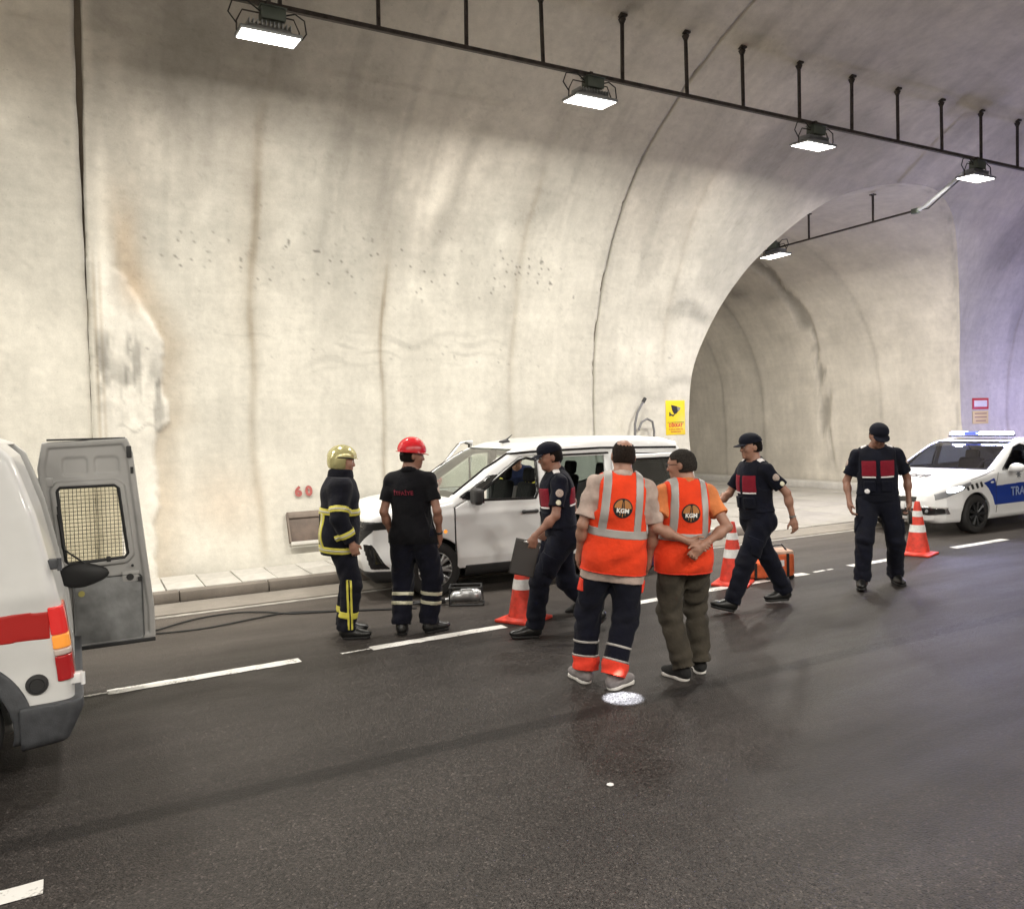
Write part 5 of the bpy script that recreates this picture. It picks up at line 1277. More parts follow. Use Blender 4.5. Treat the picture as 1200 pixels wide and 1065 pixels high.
def wheel(root, x, y, r, m_rim, side=-1, spokes=10, name='wheel', width=.20, style='alloy', label=None):
    """x,y centre of the tyre's outer face"""
    yc = y - side*width/2
    b = MB(); w_ = width/2; R = Matrix.Rotation(math.pi/2, 3, 'X')
    prof = [(r*.60, -w_*.85), (r*.66, -w_*.98), (r*.80, -w_*1.04), (r*.93, -w_*.96), (r*.985, -w_*.72), (r, -w_*.35), (r, w_*.35), (r*.985, w_*.72), (r*.93, w_*.96), (r*.80, w_*1.04), (r*.66, w_*.98), (r*.60, w_*.85)]
    b.lathe(prof, 48, c=(x, yc, r), rot=R); o = b.build(name, TYRE, root)
    for k in range(3):
        pass
    rr = r*.64; yo = y - side*.012
    b = MB(); b.lathe([(rr*1.02, -.0), (rr*1.0, .012), (rr*.93, .010), (rr*.90, -.03), (rr*.88, -.12)], 40, c=(x, yo, r), rot=R if side < 0 else R)
    sy = 1 if side < 0 else -1
    b2 = MB()
    b.bm.free(); b = MB()
    b.lathe([(rr*1.04, .015*sy), (rr*1.03, -.004*sy), (rr*.95, -.006*sy), (rr*.92, .02*sy), (rr*.90, .12*sy)], 40, c=(x, yo, r), rot=Matrix.Identity(3) @ Matrix.Rotation(-math.pi/2, 3, 'X'))
    b.build('rim', m_rim, o)
    b = MB(); b.lathe([(0, .05*sy), (rr*.95, .05*sy)], 30, c=(x, yo, r), rot=Matrix.Rotation(-math.pi/2, 3, 'X')); b.build('brake_disc', mat('brake_shadow_metal', (.03, .03, .03), .5, .6), o)
    q = MB()
    for k in range(spokes):
        a = 2*math.pi*k/spokes
        if style == 'alloy':
            for da in (-.10, .10):
                q.tube([(x+rr*.16*math.cos(a), yo+.010*sy, r+rr*.16*math.sin(a)), (x+rr*.6*math.cos(a+da*.8), yo-.002*sy, r+rr*.6*math.sin(a+da*.8)), (x+rr*.97*math.cos(a+da*1.6), yo+.002*sy, r+rr*.97*math.sin(a+da*1.6))], [.026, .021, .020], 6)
        else: q.tube([(x+rr*.16*math.cos(a), yo+.006*sy, r+rr*.16*math.sin(a)), (x+rr*.97*math.cos(a), yo+.001*sy, r+rr*.97*math.sin(a))], [.022, .030], 6)
    q.lathe([(0, -.012*sy), (rr*.14, -.008*sy), (rr*.2, .01*sy)], 20, c=(x, yo, r), rot=Matrix.Rotation(-math.pi/2, 3, 'X'))
    for k in range(5):
        a = 2*math.pi*k/5; q.tube([(x+rr*.22*math.cos(a), yo-.004*sy, r+rr*.22*math.sin(a)), (x+rr*.22*math.cos(a), yo+.02*sy, r+rr*.22*math.sin(a))], .012, 6)
    e = q.build('spoke', m_rim, o); tag(e, kind='stuff')
    return o
def blob(name, parts, m, parent, h=.012, pad=.03, k=.03, project=0):
    """SDF object made of ('e', c, r[, R]) ellipsoids, ('c', a, b, ra, rb) capsules, ('b', c, hd, rd[, R]) boxes"""
    F = Field()
    for p_ in parts:
        if p_[0] == 'e': F.ell(p_[1], p_[2], p_[3] if len(p_) > 3 else None, k)
        elif p_[0] == 'c': F.cap(p_[1], p_[2], p_[3], p_[4] if len(p_) > 4 else None, k)
        else: F.box(p_[1], p_[2], p_[4] if len(p_) > 4 else None, p_[3], k)
    pts = np.array(F.c); rr = np.array(F.r)[:, None]
    return sdf_obj(name, F, (pts-rr).min(0)-pad, (pts+rr).max(0)+pad, h, m, parent)
def seat(root, x, y, z0=.55, m=SEATM, hgt=1.30):
    t = blob('seat', [('b', V3(x, y, z0), V3(.25, .24, .07), .05), ('b', V3(x+.27, y, z0+.32), V3(.06, .23, .34), .05, rotm(0, 12, 0))], m, root, h=.02)
    blob('headrest', [('b', V3(x+.36, y, hgt), V3(.045, .13, .09), .04, rotm(0, 8, 0)), ('c', V3(x+.34, y-.05, hgt-.18), V3(x+.36, y-.05, hgt), .010), ('c', V3(x+.34, y+.05, hgt-.18), V3(x+.36, y+.05, hgt), .010)], m, t, h=.012)
def poly_reg(poly): 
    f = poly_sdf(poly); return lambda P: f(P[:, 0], P[:, 2])

# ======================= white compact van with its sliding door open
cv = thing('parked_van', 'white compact van with open sliding door and far front door ajar, stopped by the kerb', 'van', (2.83, 9.40, 0), math.radians(-5.5))
profC = [(.16, .20), (.05, .30), (.01, .45), (.00, .62), (.015, .80), (.05, .92), (.16, .99), (.45, 1.055), (.80, 1.095), (1.00, 1.125), (1.38, 1.385), (1.62, 1.535), (1.82, 1.635), (2.05, 1.70), (2.45, 1.745), (3.0, 1.76), (3.55, 1.75), (3.95, 1.715), (4.16, 1.655), (4.25, 1.52), (4.34, 1.15), (4.38, .95), (4.42, .62), (4.40, .36), (4.30, .24), (3.9, .21), (.5, .20)]
C1 = Car(cv, profC, .90, 1.02, .135, [(-.1, .70), (.0, .76), (.12, .865), (.35, .955), (.75, 1.0), (3.7, 1.0), (4.2, .965), (4.45, .92)], h=.0135, axles=(.80, 3.50), wr=.315, arch=.365, side_round=.09)
fw = [(1.26, 1.075), (2.06, 1.055), (2.10, 1.14), (2.10, 1.50), (1.98, 1.53), (1.88, 1.505)]          # front side window
sl = [(2.20, 1.055), (2.22, 1.52), (3.04, 1.525), (3.04, .46), (2.25, .46)]                         # sliding door opening
rq = [(3.16, 1.02), (3.16, 1.50), (3.50, 1.52), (4.02, 1.50), (4.10, 1.19), (3.60, 1.07)]            # rear quarter window
slr = [(2.24, 1.07), (2.24, 1.51), (3.02, 1.51), (3.02, 1.07)]
fwF, slF, rqF, slrF = map(poly_sdf, (fw, sl, rq, slr)); frdoor = poly_sdf([(1.06, .30), (1.04, 1.00), (1.22, 1.09), (1.90, 1.54), (2.12, 1.55), (2.12, .36), (2.0, .30)])
wsx = poly_sdf([(.98, 1.115), (1.06, 1.10), (1.90, 1.615), (1.78, 1.66), (1.60, 1.60), (1.0, 1.20)])
rearw = poly_sdf([(4.18, 1.10), (4.5, 1.10), (4.4, 1.56), (4.15, 1.56)])
def holes(P):
    x, y, z = P[:, 0], P[:, 1], P[:, 2]; near = y; d = np.minimum(np.maximum(fwF(x, z), .3-np.abs(y)), np.maximum(rqF(x, z), .3-np.abs(y)))
    d = np.minimum(d, np.maximum(slF(x, z), y+.3)); d = np.minimum(d, np.maximum(slrF(x, z), .3-y))
    hw = C1.half(x, z)-.065; d = np.minimum(d, np.maximum(wsx(x, z), np.abs(y)-hw))
    d = np.minimum(d, np.maximum(rearw(x, z), np.abs(y)-.62)); return d
low_in = lambda P: np.maximum(P[:, 2]-.98, 0)
def bodyC(P):
    x, y, z = P[:, 0], P[:, 1], P[:, 2]
    d = np.maximum(C1.shell(P, .04), -(holes(P)))
    d = np.maximum(d, -np.maximum(frdoor(x, z)-.004, y+.3)); d = np.maximum(d, -np.maximum(frdoor(x, z)-.004, .3-y)); d = np.maximum(d, .26-z)
    fl = np.maximum(np.maximum(np.abs(z-.36)-.03, np.abs(y)-.80), np.maximum(.9-x, x-4.3)); fl = np.maximum(fl, -C1.arches(P)); return np.minimum(d, fl)
C1.mesh('body', bodyC, WHITEP, project=2, h=.0125)
def doorC(P):
    x, y, z = P[:, 0], P[:, 1], P[:, 2]
    d = np.maximum(np.maximum(C1.outer(P), -(C1.outer(P)+.045)), frdoor(x, z)+.003); return np.maximum(np.maximum(d, -fwF(x, z)), y+.3)
dr = C1.mesh('front_door', doorC, WHITEP, lo=(.95, -1.0, .2), hi=(2.2, -.55, 1.7), project=2, h=.0115)
C1.line('door_seam', [(1.06, .31), (1.045, 1.00)], r=.0065, off=-.001); C1.line('door_seam', [(2.13, .40), (2.13, 1.05)], r=.006, off=-.001)
C1.line('window_trim', fw, GLOSSB, r=.016, off=.002, closed=True); C1.line('window_trim', rq, GLOSSB, r=.018, off=.002, closed=True); C1.line('window_trim', rq, GLOSSB, r=.018, off=.002, closed=True, sg=1)
C1.line('roof_rail', [(1.05, 1.15), (1.45, 1.42), (1.75, 1.585), (2.05, 1.60), (3.0, 1.615), (4.12, 1.585)], GLOSSB, r=.016, off=.0)
C1.line('slide_rail', [(2.15, 1.545), (3.1, 1.55)], GLOSSB, r=.014); C1.line('slide_rail', [(3.1, .93), (4.1, .95)], GLOSSB, r=.010)
C1.line('roof_rail', [(1.05, 1.15), (1.45, 1.42), (1.75, 1.585), (2.05, 1.60), (3.0, 1.615), (4.12, 1.585)], GLOSSB, r=.016, off=.0, sg=1)
C1.skinpatch('pillar_trim', lambda P: np.maximum(poly_reg([(1.08, 1.11), (1.26, 1.065), (1.46, 1.20), (1.62, 1.36), (1.50, 1.36)])(P), -fwF(P[:, 0], P[:, 2])), GLOSSB, .003, lo=(.9, -1, 1), hi=(2, 0, 1.7))
for i_, pl, mm, n_ in ((0, fw, GLASS, 'side_window'), (1, rq, TINT, 'quarter_window')):
    if i_: C1.sheet(n_, pl, mm, .014, -1)
    C1.sheet(n_, pl, mm if i_ else GLASS, .014, 1)
C1.sheet('side_window', slr, GLASS, .014, 1)
# the open sliding door, pushed back along the flank
sld = [(3.12, .42), (3.10, 1.02), (3.12, 1.52), (4.06, 1.52), (4.14, 1.20), (4.02, .98), (3.92, .70), (3.90, .44)]
sdF = poly_sdf(sld); sdw = poly_sdf([(3.20, 1.07), (3.22, 1.45), (3.98, 1.45), (4.03, 1.20), (3.62, 1.09)])
def slid(P):
    Q = P+V3(0, .085, 0); o = C1.outer(Q); d = np.maximum(np.maximum(o, -(o+.045)), sdF(P[:, 0], P[:, 2])); d = np.maximum(d, P[:, 1]+.3); return np.maximum(d, -sdw(P[:, 0], P[:, 2]))
sdo = C1.mesh('sliding_door', slid, WHITEP, lo=(3.0, -1.1, .3), hi=(4.3, -.55, 1.65), project=1)
b = MB(); P_ = [(3.22, 1.07), (3.22, 1.45), (3.98, 1.45), (4.03, 1.20), (3.62, 1.09)]
me = shape_mesh([P_]); decal('door_window', me, lambda x, z: V3(x, -1.3, z), lambda P: C1.outer(P+V3(0, .085, 0))+.012, V3(0, 1, 0), TINT, sdo, 0, 0, .12)
b = MB(); b.tube([(3.21, -.965, 1.06), (3.21, -.945, 1.46), (4.0, -.93, 1.46), (4.05, -.955, 1.19), (3.62, -.975, 1.075), (3.21, -.965, 1.06)], .018, 6); b.build('window_trim', GLOSSB, sdo)
# glazing
def pane_ws(name, x0, z0, x1, z1, w0, w1, m, off=.012):
    V = []; n = 10; k = 8; nx, nz = -(z1-z0), (x1-x0); L = math.hypot(nx, nz); nx, nz = nx/L, nz/L
    for i in range(n+1):
        t = i/n
        for j in range(k+1):
            u_ = j/k*2-1; V.append((x0+(x1-x0)*t+.05*(u_*u_)+nx*(.035*math.sin(math.pi*t)-off), u_*(w0+(w1-w0)*t), z0+(z1-z0)*t+nz*(.035*math.sin(math.pi*t)-off)-.02*u_*u_))
    F_ = [(i*(k+1)+j, i*(k+1)+j+1, (i+1)*(k+1)+j+1, (i+1)*(k+1)+j) for i in range(n) for j in range(k)]
    return link(name, mesh_np(name, V, F_), cv, m)
def wsglass(car, name, reg, m, lo, hi, off=.014):
    """windscreen skin: thin shell of the body surface inside the opening"""
    V, F_ = mesh_sdf(lambda P: car.outer(P)+off, lo, hi, .03, 1, 1.25); c = V[F_].mean(1); keep = reg(c) < .012
    return link(name, mesh_np(name, V, F_[keep]), car.root, m)
wsglass(C1, 'windscreen', lambda P: np.maximum(wsx(P[:, 0], P[:, 2]), np.abs(P[:, 1])-C1.half(P[:, 0], P[:, 2])+.06), WSG, (.9, -1, 1.0), (2.0, 1, 1.75))
wsglass(C1, 'rear_window', lambda P: np.maximum(rearw(P[:, 0], P[:, 2]), np.abs(P[:, 1])-.62), TINT, (4.0, -1, 1.0), (4.5, 1, 1.65))
# lower cladding, bumper, grille, lights
b_low = lambda P: np.maximum(P[:, 2]-.37+.03*np.sin(P[:, 0]), np.maximum(1.16-P[:, 0], P[:, 0]-3.10))
C1.skinpatch('sill_cladding', b_low, BLKPL, .006, lo=(1.0, -1, .1), hi=(3.2, 1, .5))
fr = lambda P: P[:, 0]-.34
C1.skinpatch('front_skirt', lambda P: np.maximum(P[:, 2]-.34-.10*np.exp(-(np.abs(P[:, 1])/.30)**4), P[:, 0]-.42), BLKPL, .006, lo=(-.1, -1, .12), hi=(.5, 1, .5))
def grille(P):
    y, z = np.abs(P[:, 1]), P[:, 2]; return np.maximum(np.maximum(z-.895, y-.815), np.maximum(P[:, 0]-.42, np.where(y > .78, .62+1.3*(y-.62), .62+1.0*np.maximum(y-.62, 0))-z))
C1.skinpatch('grille_panel', grille, BLKPL, .003, lo=(-.1, -.9, .5), hi=(.4, .9, .95))
for k in range(6):
    z = .645+k*.038; y = np.linspace(-.60-.02*k, .60+.02*k, 26); Q = march(C1.outer, np.stack([np.full(26, -.3), y, np.full(26, z)], 1), np.repeat(V3(1, 0, 0)[None], 26, 0), 1.0)
    b = MB(); b.tube([tuple(q_-V3(.006, 0, 0)) for q_ in Q], .0075, 5); b.build('grille_bar', GLOSSB if k % 2 else INTM, cv)
C1.skinpatch('fog_lamp_pod', lambda P: np.maximum(np.maximum(np.abs(np.abs(P[:, 1])-.755+.25*(P[:, 2]-.5))-.045, np.abs(P[:, 2]-.50)-.145), P[:, 0]-.5), GLOSSB, .004, lo=(-.1, -.95, .3), hi=(.5, .95, .7))
C1.skinpatch('headlight', lambda P: np.maximum(np.maximum(np.abs(np.abs(P[:, 1])-.78)-.095, np.abs(P[:, 2]-.835-.10*(np.abs(P[:, 1])-.7))-.045), P[:, 0]-.5), mat('dark_headlight_lens', (.02, .02, .022), .3, coat=.3), .007, lo=(-.1, -1, .7), hi=(.6, 1, 1.0), h=.010)
for s_ in (-1, 1):
    Q = C1.side(.93, .74, s_); b = MB(); b.lathe([(0, .006), (.02, .004), (.026, -.004)], 14, c=tuple(Q+V3(0, 0, 0)), rot=RX(90 if s_ < 0 else -90)); b.build('side_indicator', AMBER, cv)
    Q = march(C1.outer, np.array([[-.3, .60*s_, .80]]), V3(1, 0, 0)[None], 1.)[0]; b = MB(); b.lathe([(0, .004), (.022, 0)], 12, c=tuple(Q-V3(.012, 0, 0)), rot=RY(-90)); b.build('front_indicator', ORON, cv)
    C1.skinpatch('tail_lamp', lambda P: np.maximum(np.maximum(np.abs(P[:, 2]-1.12)-.25, .80-P[:, 1]*s_+.0), 4.20-P[:, 0]-.2*(P[:, 2]-1.1)), REDL, .005, lo=(4.0, -1, .8), hi=(4.5, 1, 1.5))
# mirrors, handles, antenna
for s_ in (-1, 1):
    if s_ < 0:
        mr = blob('door_mirror', [('b', V3(1.26, s_*1.05, 1.13), V3(.055, .105, .095), .045), ('c', V3(1.27, s_*.88, 1.06), V3(1.26, s_*.98, 1.08), .03)], BLKPL, cv, h=.011)
        b = MB(); b.box((1.319, s_*1.05, 1.13), (.004, .17, .15), bev=.001); b.build('mirror_glass', CHROME, mr)
Q = C1.side(1.97, .905); blob('door_handle', [('b', Q+V3(0, -.03, 0), V3(.105, .016, .018), .014), ('c', Q+V3(-.08, -.02, 0), Q+V3(-.08, .02, 0), .012), ('c', Q+V3(.08, -.02, 0), Q+V3(.08, .02, 0), .012)], BLKPL, dr, h=.007)
blob('roof_antenna', [('e', V3(2.05, 0, 1.715), V3(.08, .025, .02)), ('c', V3(2.05, 0, 1.72), V3(2.16, 0, 1.80), .012, .006)], BLKPL, cv, h=.007)
# interior
blob('dashboard', [('b', V3(1.28, 0, .95), V3(.24, .78, .13), .08), ('b', V3(1.30, 0, .65), V3(.20, .75, .2), .05)], INTM, cv, h=.03)
b = MB(); b.tube([(1.60+.055*math.sin(t), -.38+.185*math.cos(t), 1.03+.175*math.sin(t)) for t in np.linspace(0, 2*math.pi, 25)], .016, 8); b.tube([(1.60, -.38, 1.03), (1.40, -.38, .96)], .03, 8); b.build('steering_wheel', BLKPL, cv)
for y_ in (-.38, .38): seat(cv, 1.86, y_)
for y_ in (-.45, .45): seat(cv, 2.86, y_, .58, hgt=1.32)
for y_ in (-.76, .76): b = MB(); b.box((2.18, y_, 1.02), (.09, .07, 1.15)); b.build('door_pillar', INTM, cv)
b = MB(); b.box((2.64, -.815, .40), (.92, .05, .05)); b.build('sill_plate', mat('brushed_sill_metal', (.45, .45, .46), .35, .8), cv)
for x_ in (.80, 3.50):
    wheel(cv, x_, -.885, .315, RIMS, -1, 8); wheel(cv, x_, .885, .315, RIMS, 1, 8)
# far front door, swung open
fd = bpy.data.objects.new('open_far_door', None); COL.objects.link(fd); fd.parent = cv
def doorR(P):
    x, y, z = P[:, 0], P[:, 1], P[:, 2]
    d = np.maximum(np.maximum(C1.outer(P), -(C1.outer(P)+.045)), frdoor(x, z)+.003); return np.maximum(np.maximum(d, -fwF(x, z)), .3-y)
Vd, Fd = mesh_sdf(doorR, (.95, .5, .2), (2.2, 1.0, 1.7), .0125, 1, 1.25); bpy.data.objects.remove(fd)
hx, hy = 1.07, .90; Rd = np.array(RZ(25)); Vd[:, 2] = np.where(Vd[:, 2] > 1.05, 1.05+(Vd[:, 2]-1.05)*1.36, Vd[:, 2]); Vd = (Vd-V3(hx, hy, 0))@Rd.T+V3(hx, hy, 0)
fd = link('open_far_door', mesh_np('open_far_door', Vd, Fd), cv, WHITEP)
mr = blob('door_mirror', [('b', V3(1.26, 1.05, 1.13), V3(.055, .105, .095), .045), ('c', V3(1.27, .88, 1.06), V3(1.26, .98, 1.08), .03)], BLKPL, None, h=.012)
mm_ = mr.data; co = np.empty(len(mm_.vertices)*3, np.float32); mm_.vertices.foreach_get('co', co); co = (co.reshape(-1, 3)-V3(hx, hy, 0))@Rd.T+V3(hx, hy, 0); mm_.vertices.foreach_set('co', co.astype(np.float32).ravel()); mm_.update(); mr.parent = fd
tr_ = [(np.array([x, .90 if z < 1.1 else .84, z])-V3(hx, hy, 0))@Rd.T+V3(hx, hy, 0) for x, z in [(a_, 1.05+(b_-1.05)*1.36 if b_ > 1.05 else b_) for a_, b_ in fw+[fw[0]]]]
b = MB(); b.tube([tuple(t) for t in tr_], .016, 6); b.build('window_trim', GLOSSB, fd)

# ======================= police saloon
pc = thing('police_car', 'white and blue traffic police car with its roof light flashing, parked behind the officers', 'police car', (11.74, 8.70, 0), math.radians(-1.0))
profE = [(.20, .17), (.06, .24), (.01, .40), (.00, .55), (.04, .64), (.12, .72), (.35, .83), (.70, .91), (1.05, .965), (1.28, 1.00), (1.62, 1.19), (1.95, 1.36), (2.20, 1.435), (2.55, 1.475), (2.85, 1.475), (3.2, 1.43), (3.60, 1.28), (3.95, 1.13), (4.30, 1.10), (4.45, 1.05), (4.52, .85), (4.53, .55), (4.45, .30), (4.2, .20), (.5, .17)]
C2 = Car(pc, profE, .895, .93, .24, [(-.1, .58), (.0, .66), (.10, .80), (.25, .90), (.55, .975), (.9, 1.0), (3.7, 1.0), (4.2, .95), (4.55, .84)], h=.014, axles=(.88, 3.52), wr=.31, arch=.345, side_round=.10)
wfr = [(1.55, .985), (2.28, .985), (2.30, 1.36), (2.20, 1.375), (2.02, 1.33)]; wre = [(2.38, .985), (3.30, 1.0), (3.46, 1.12), (3.25, 1.30), (2.95, 1.38), (2.40, 1.385)]
wfF, wrF = poly_sdf(wfr), poly_sdf(wre); ws2 = poly_sdf([(1.24, .985), (1.40, .96), (2.12, 1.355), (2.20, 1.42), (1.90, 1.38), (1.5, 1.16)]); bk2 = poly_sdf([(3.25, 1.38), (3.3, 1.5), (4.0, 1.2), (3.92, 1.10)])
def bodyE(P):
    x, y, z = P[:, 0], P[:, 1], P[:, 2]; d = C2.shell(P, .045); hw = C2.half(x, z)
    ho = np.minimum(np.maximum(np.minimum(wfF(x, z), wrF(x, z)), .3-np.abs(y)), np.maximum(ws2(x, z), np.abs(y)-hw+.085)); ho = np.minimum(ho, np.maximum(bk2(x, z), np.abs(y)-hw+.10))
    d = np.maximum(d, -ho); d = np.maximum(d, .20-z); fl = np.maximum(np.maximum(np.abs(z-.30)-.03, np.abs(y)-.80), np.maximum(.9-x, x-4.3)); return np.minimum(d, np.maximum(fl, -C2.arches(P)))
C2.mesh('body', bodyE, WHITEP, project=2)
for sg in (-1, 1):
    C2.sheet('side_window', wfr, DGL, .014, sg); C2.sheet('side_window', wre, DGL, .014, sg)
    C2.line('window_trim', wfr, GLOSSB, r=.012, sg=sg, closed=True); C2.line('window_trim', wre, GLOSSB, r=.012, sg=sg, closed=True)
    wheel(pc, .88, sg*.885, .31, RIMD, sg, 9, style='cover'); wheel(pc, 3.52, sg*.885, .31, RIMD, sg, 9, style='cover')
    C2.skinpatch('headlight', lambda P: np.maximum(np.maximum(poly_sdf([(.10, .565), (.10, .66), (.42, .775), (.70, .835), (.74, .80), (.55, .70), (.25, .60)])(P[:, 0]+.0, P[:, 2]), .38-P[:, 1]*sg), P[:, 0]-.76), LAMPW, .006, lo=(-.1, min(sg*.3, sg), .45), hi=(.9, max(sg*.3, sg), .95), h=.010)
    Q = march(C2.outer, np.array([[-.3, .60*sg, .665], [-.3, .68*sg, .70]]), np.repeat(V3(1, 0, 0)[None], 2, 0), 1.3)
    C2.skinpatch('headlight_glow', lambda P: np.maximum(np.hypot((P[:, 0]-.40-(P[:, 2]-.72)*1.6)*.36, (P[:, 2]-.722))-.050, .4-P[:, 1]*sg), LAMPON, .010, lo=(-.1, min(sg*.3, sg), .5), hi=(.75, max(sg*.3, sg), .90), h=.009)
    C2.skinpatch('fog_lamp_surround', lambda P: np.maximum(np.maximum(np.abs(P[:, 2]-.395)-.075+.10*np.abs(np.abs(P[:, 1])-.62), np.abs(np.abs(P[:, 1])-.62)-.19), np.maximum(P[:, 0]-.5, -P[:, 1]*sg)), CHROME, .004, lo=(-.1, -1, .25), hi=(.5, 1, .6), h=.010)
    C2.skinpatch('fog_lamp_pod', lambda P: np.maximum(np.maximum(np.abs(P[:, 2]-.395)-.060+.10*np.abs(np.abs(P[:, 1])-.62), np.abs(np.abs(P[:, 1])-.62)-.17), np.maximum(P[:, 0]-.5, -P[:, 1]*sg)), GLOSSB, .008, lo=(-.1, -1, .25), hi=(.5, 1, .6), h=.010)
    Q = march(C2.outer, np.array([[-.3, .60*sg, .395]]), V3(1, 0, 0)[None], 1.)[0]; b = MB(); b.lathe([(0, .014), (.026, .010), (.034, 0)], 16, c=tuple(Q), rot=RY(-90)); b.build('fog_lamp', LAMPW, pc)
    mr = blob('door_mirror', [('e', V3(1.72, sg*1.02, 1.015), V3(.075, .125, .075)), ('c', V3(1.70, sg*.86, .96), V3(1.72, sg*.95, .985), .025)], WHITEP, pc, h=.011)
    C2.line('door_seam', [(1.38, .30), (1.36, .80), (1.42, .95)], sg=sg, r=.005); C2.line('door_seam', [(2.36, .28), (2.36, .96)], sg=sg, r=.005)
    C2.line('bonnet_seam', [(.72, .86), (1.10, .93), (1.35, .985)], sg=sg, r=.004)
    stripe = [(1.02, .80), (1.30, .87), (1.34, .80), (1.37, .74), (4.35, .84), (4.35, .44), (1.32, .42), (1.28, .56), (1.17, .70)]
    sp_ = poly_sdf(stripe)
    C2.skinpatch('blue_stripe', lambda P: np.maximum(np.maximum(sp_(P[:, 0], P[:, 2]), .6-P[:, 1]*sg), -C2.arches(P)), BLUEP, .003, lo=(.9, min(sg*.6, sg), .35), hi=(4.5, max(sg*.6, sg), .95), h=.011)
    for k in range(4):
        x0 = .60+k*.105; pp = poly_sdf([(x0, .775+k*.014), (x0+.055, .785+k*.014), (x0+.12, .70+k*.012), (x0+.065, .69+k*.012)])
        C2.skinpatch('chevron', lambda P: np.maximum(pp(P[:, 0], P[:, 2]), .6-P[:, 1]*sg), TXTB, .004, lo=(.5, min(sg*.6, sg), .6), hi=(1.3, max(sg*.6, sg), .95), h=.009)
    me = text_mesh('TRAFİK POLİSİ', .20, .004); me2 = me
    D_ = V3(0, -sg, 0); decal('lettering', me, lambda x, y: V3(2.42+(x if sg < 0 else -x)*1.0, sg*1.2, .615+y), C2.outer, D_, TXTL, pc, .006, 0, .06)
    star = [((.085 if k % 2 == 0 else .036)*math.cos(math.pi/2+k*math.pi/8), (.085 if k % 2 == 0 else .036)*math.sin(math.pi/2+k*math.pi/8)) for k in range(16)]
    decal('door_badge', shape_mesh([star]), lambda x, y: V3(1.95+x, sg*1.2, .89+y), C2.outer, D_, STARM, pc, .004, 0, .04)
    decal('wing_badge', shape_mesh([circle_pts(0, 0, .03, 12)]), lambda x, y: V3(1.24+x*1.6, sg*1.2, .80+y*.6), C2.outer, D_, WHITEP, pc, .006, 0, .04)
me = text_mesh('POLİS', .17, .004); decal('lettering', me, lambda x, y: V3(.66-y*1.0, -x, 1.4), C2.outer, V3(0, 0, -1), TXTB, pc, .006, .5, .04)
wsglass(C2, 'windscreen', lambda P: np.maximum(ws2(P[:, 0], P[:, 2]), np.abs(P[:, 1])-C2.half(P[:, 0], P[:, 2])+.08), glass('police_windscreen', (.45, .48, .60), alpha=.8), (1.1, -1, .85), (2.4, 1, 1.5))
wsglass(C2, 'rear_window', lambda P: np.maximum(bk2(P[:, 0], P[:, 2]), np.abs(P[:, 1])-C2.half(P[:, 0], P[:, 2])+.10), TINT, (3.1, -1, 1.0), (4.2, 1, 1.5))
C2.skinpatch('grille_panel', lambda P: np.maximum(np.maximum(np.abs(P[:, 2]-.57)-.045, np.abs(P[:, 1])-.45), P[:, 0]-.3), GLOSSB, .004, lo=(-.1, -.6, .45), hi=(.4, .6, .7))
C2.skinpatch('lower_intake', lambda P: np.maximum(np.maximum(np.abs(P[:, 2]-.36)-.075, np.abs(P[:, 1])-.40), P[:, 0]-.3), BLKPL, .004, lo=(-.1, -.6, .2), hi=(.4, .6, .5))
b = MB(); b.box((-.012, 0, .46), (.014, .50, .11), bev=.004); b.build('number_plate', WHITEP, pc)
blob('dashboard', [('b', V3(1.68, 0, .88), V3(.26, .74, .10), .06)], INTM, pc, h=.03)
for y_ in (-.37, .37): seat(pc, 2.35, y_, .46, hgt=1.16)
b = MB(); b.tube([(1.98+.05*math.sin(t), -.37+.18*math.cos(t), .95+.16*math.sin(t)) for t in np.linspace(0, 2*math.pi, 21)], .015, 7); b.build('steering_wheel', BLKPL, pc)
BAR1 = mat('blue_flasher_lit', (.5, .6, 1), .2, emit=(.55, .62, 1.0), estr=22); BAR2 = mat('blue_flasher_lens', (.03, .06, .35), .15, coat=1, emit=(.2, .25, 1), estr=.6)
b = MB(); b.box((2.38, 0, 1.512), (.24, 1.08, .035), bev=.012); lb = b.build('light_bar', BLKPL, pc)
for y_, m_ in ((-.40, BAR1), (-.14, BAR1), (.14, BAR2), (.40, BAR1)):
    b = MB(); b.box((2.38, y_, 1.555), (.22, .235, .06), bev=.018); b.build('flasher', m_, lb)
def point(loc, w, col, r=.06):
    L = bpy.data.lights.new('flasher_light', 'POINT'); L.energy = w; L.color = col; L.shadow_soft_size = r; o = bpy.data.objects.new('flasher_light', L); COL.objects.link(o); o.location = loc; return o
point((14.0, 8.2, 1.70), 70, (.55, .55, 1.0)); point((14.0, 9.1, 1.70), 80, (.55, .53, 1.0))
pc2 = copy_tree(pc); pc2.location = (17.6, 8.85, 0); pc2['label'] = 'second police car with lit roof lights, outside the view behind the first one'; pc2['group'] = pc['group'] = 'police cars parked along the far lane'  # unseen car with flashers, added to cast lavender light on the wall
point((20.0, 8.5, 1.72), 95, (.42, .37, 1.0)); point((20.0, 9.3, 1.72), 110, (.44, .38, 1.0))

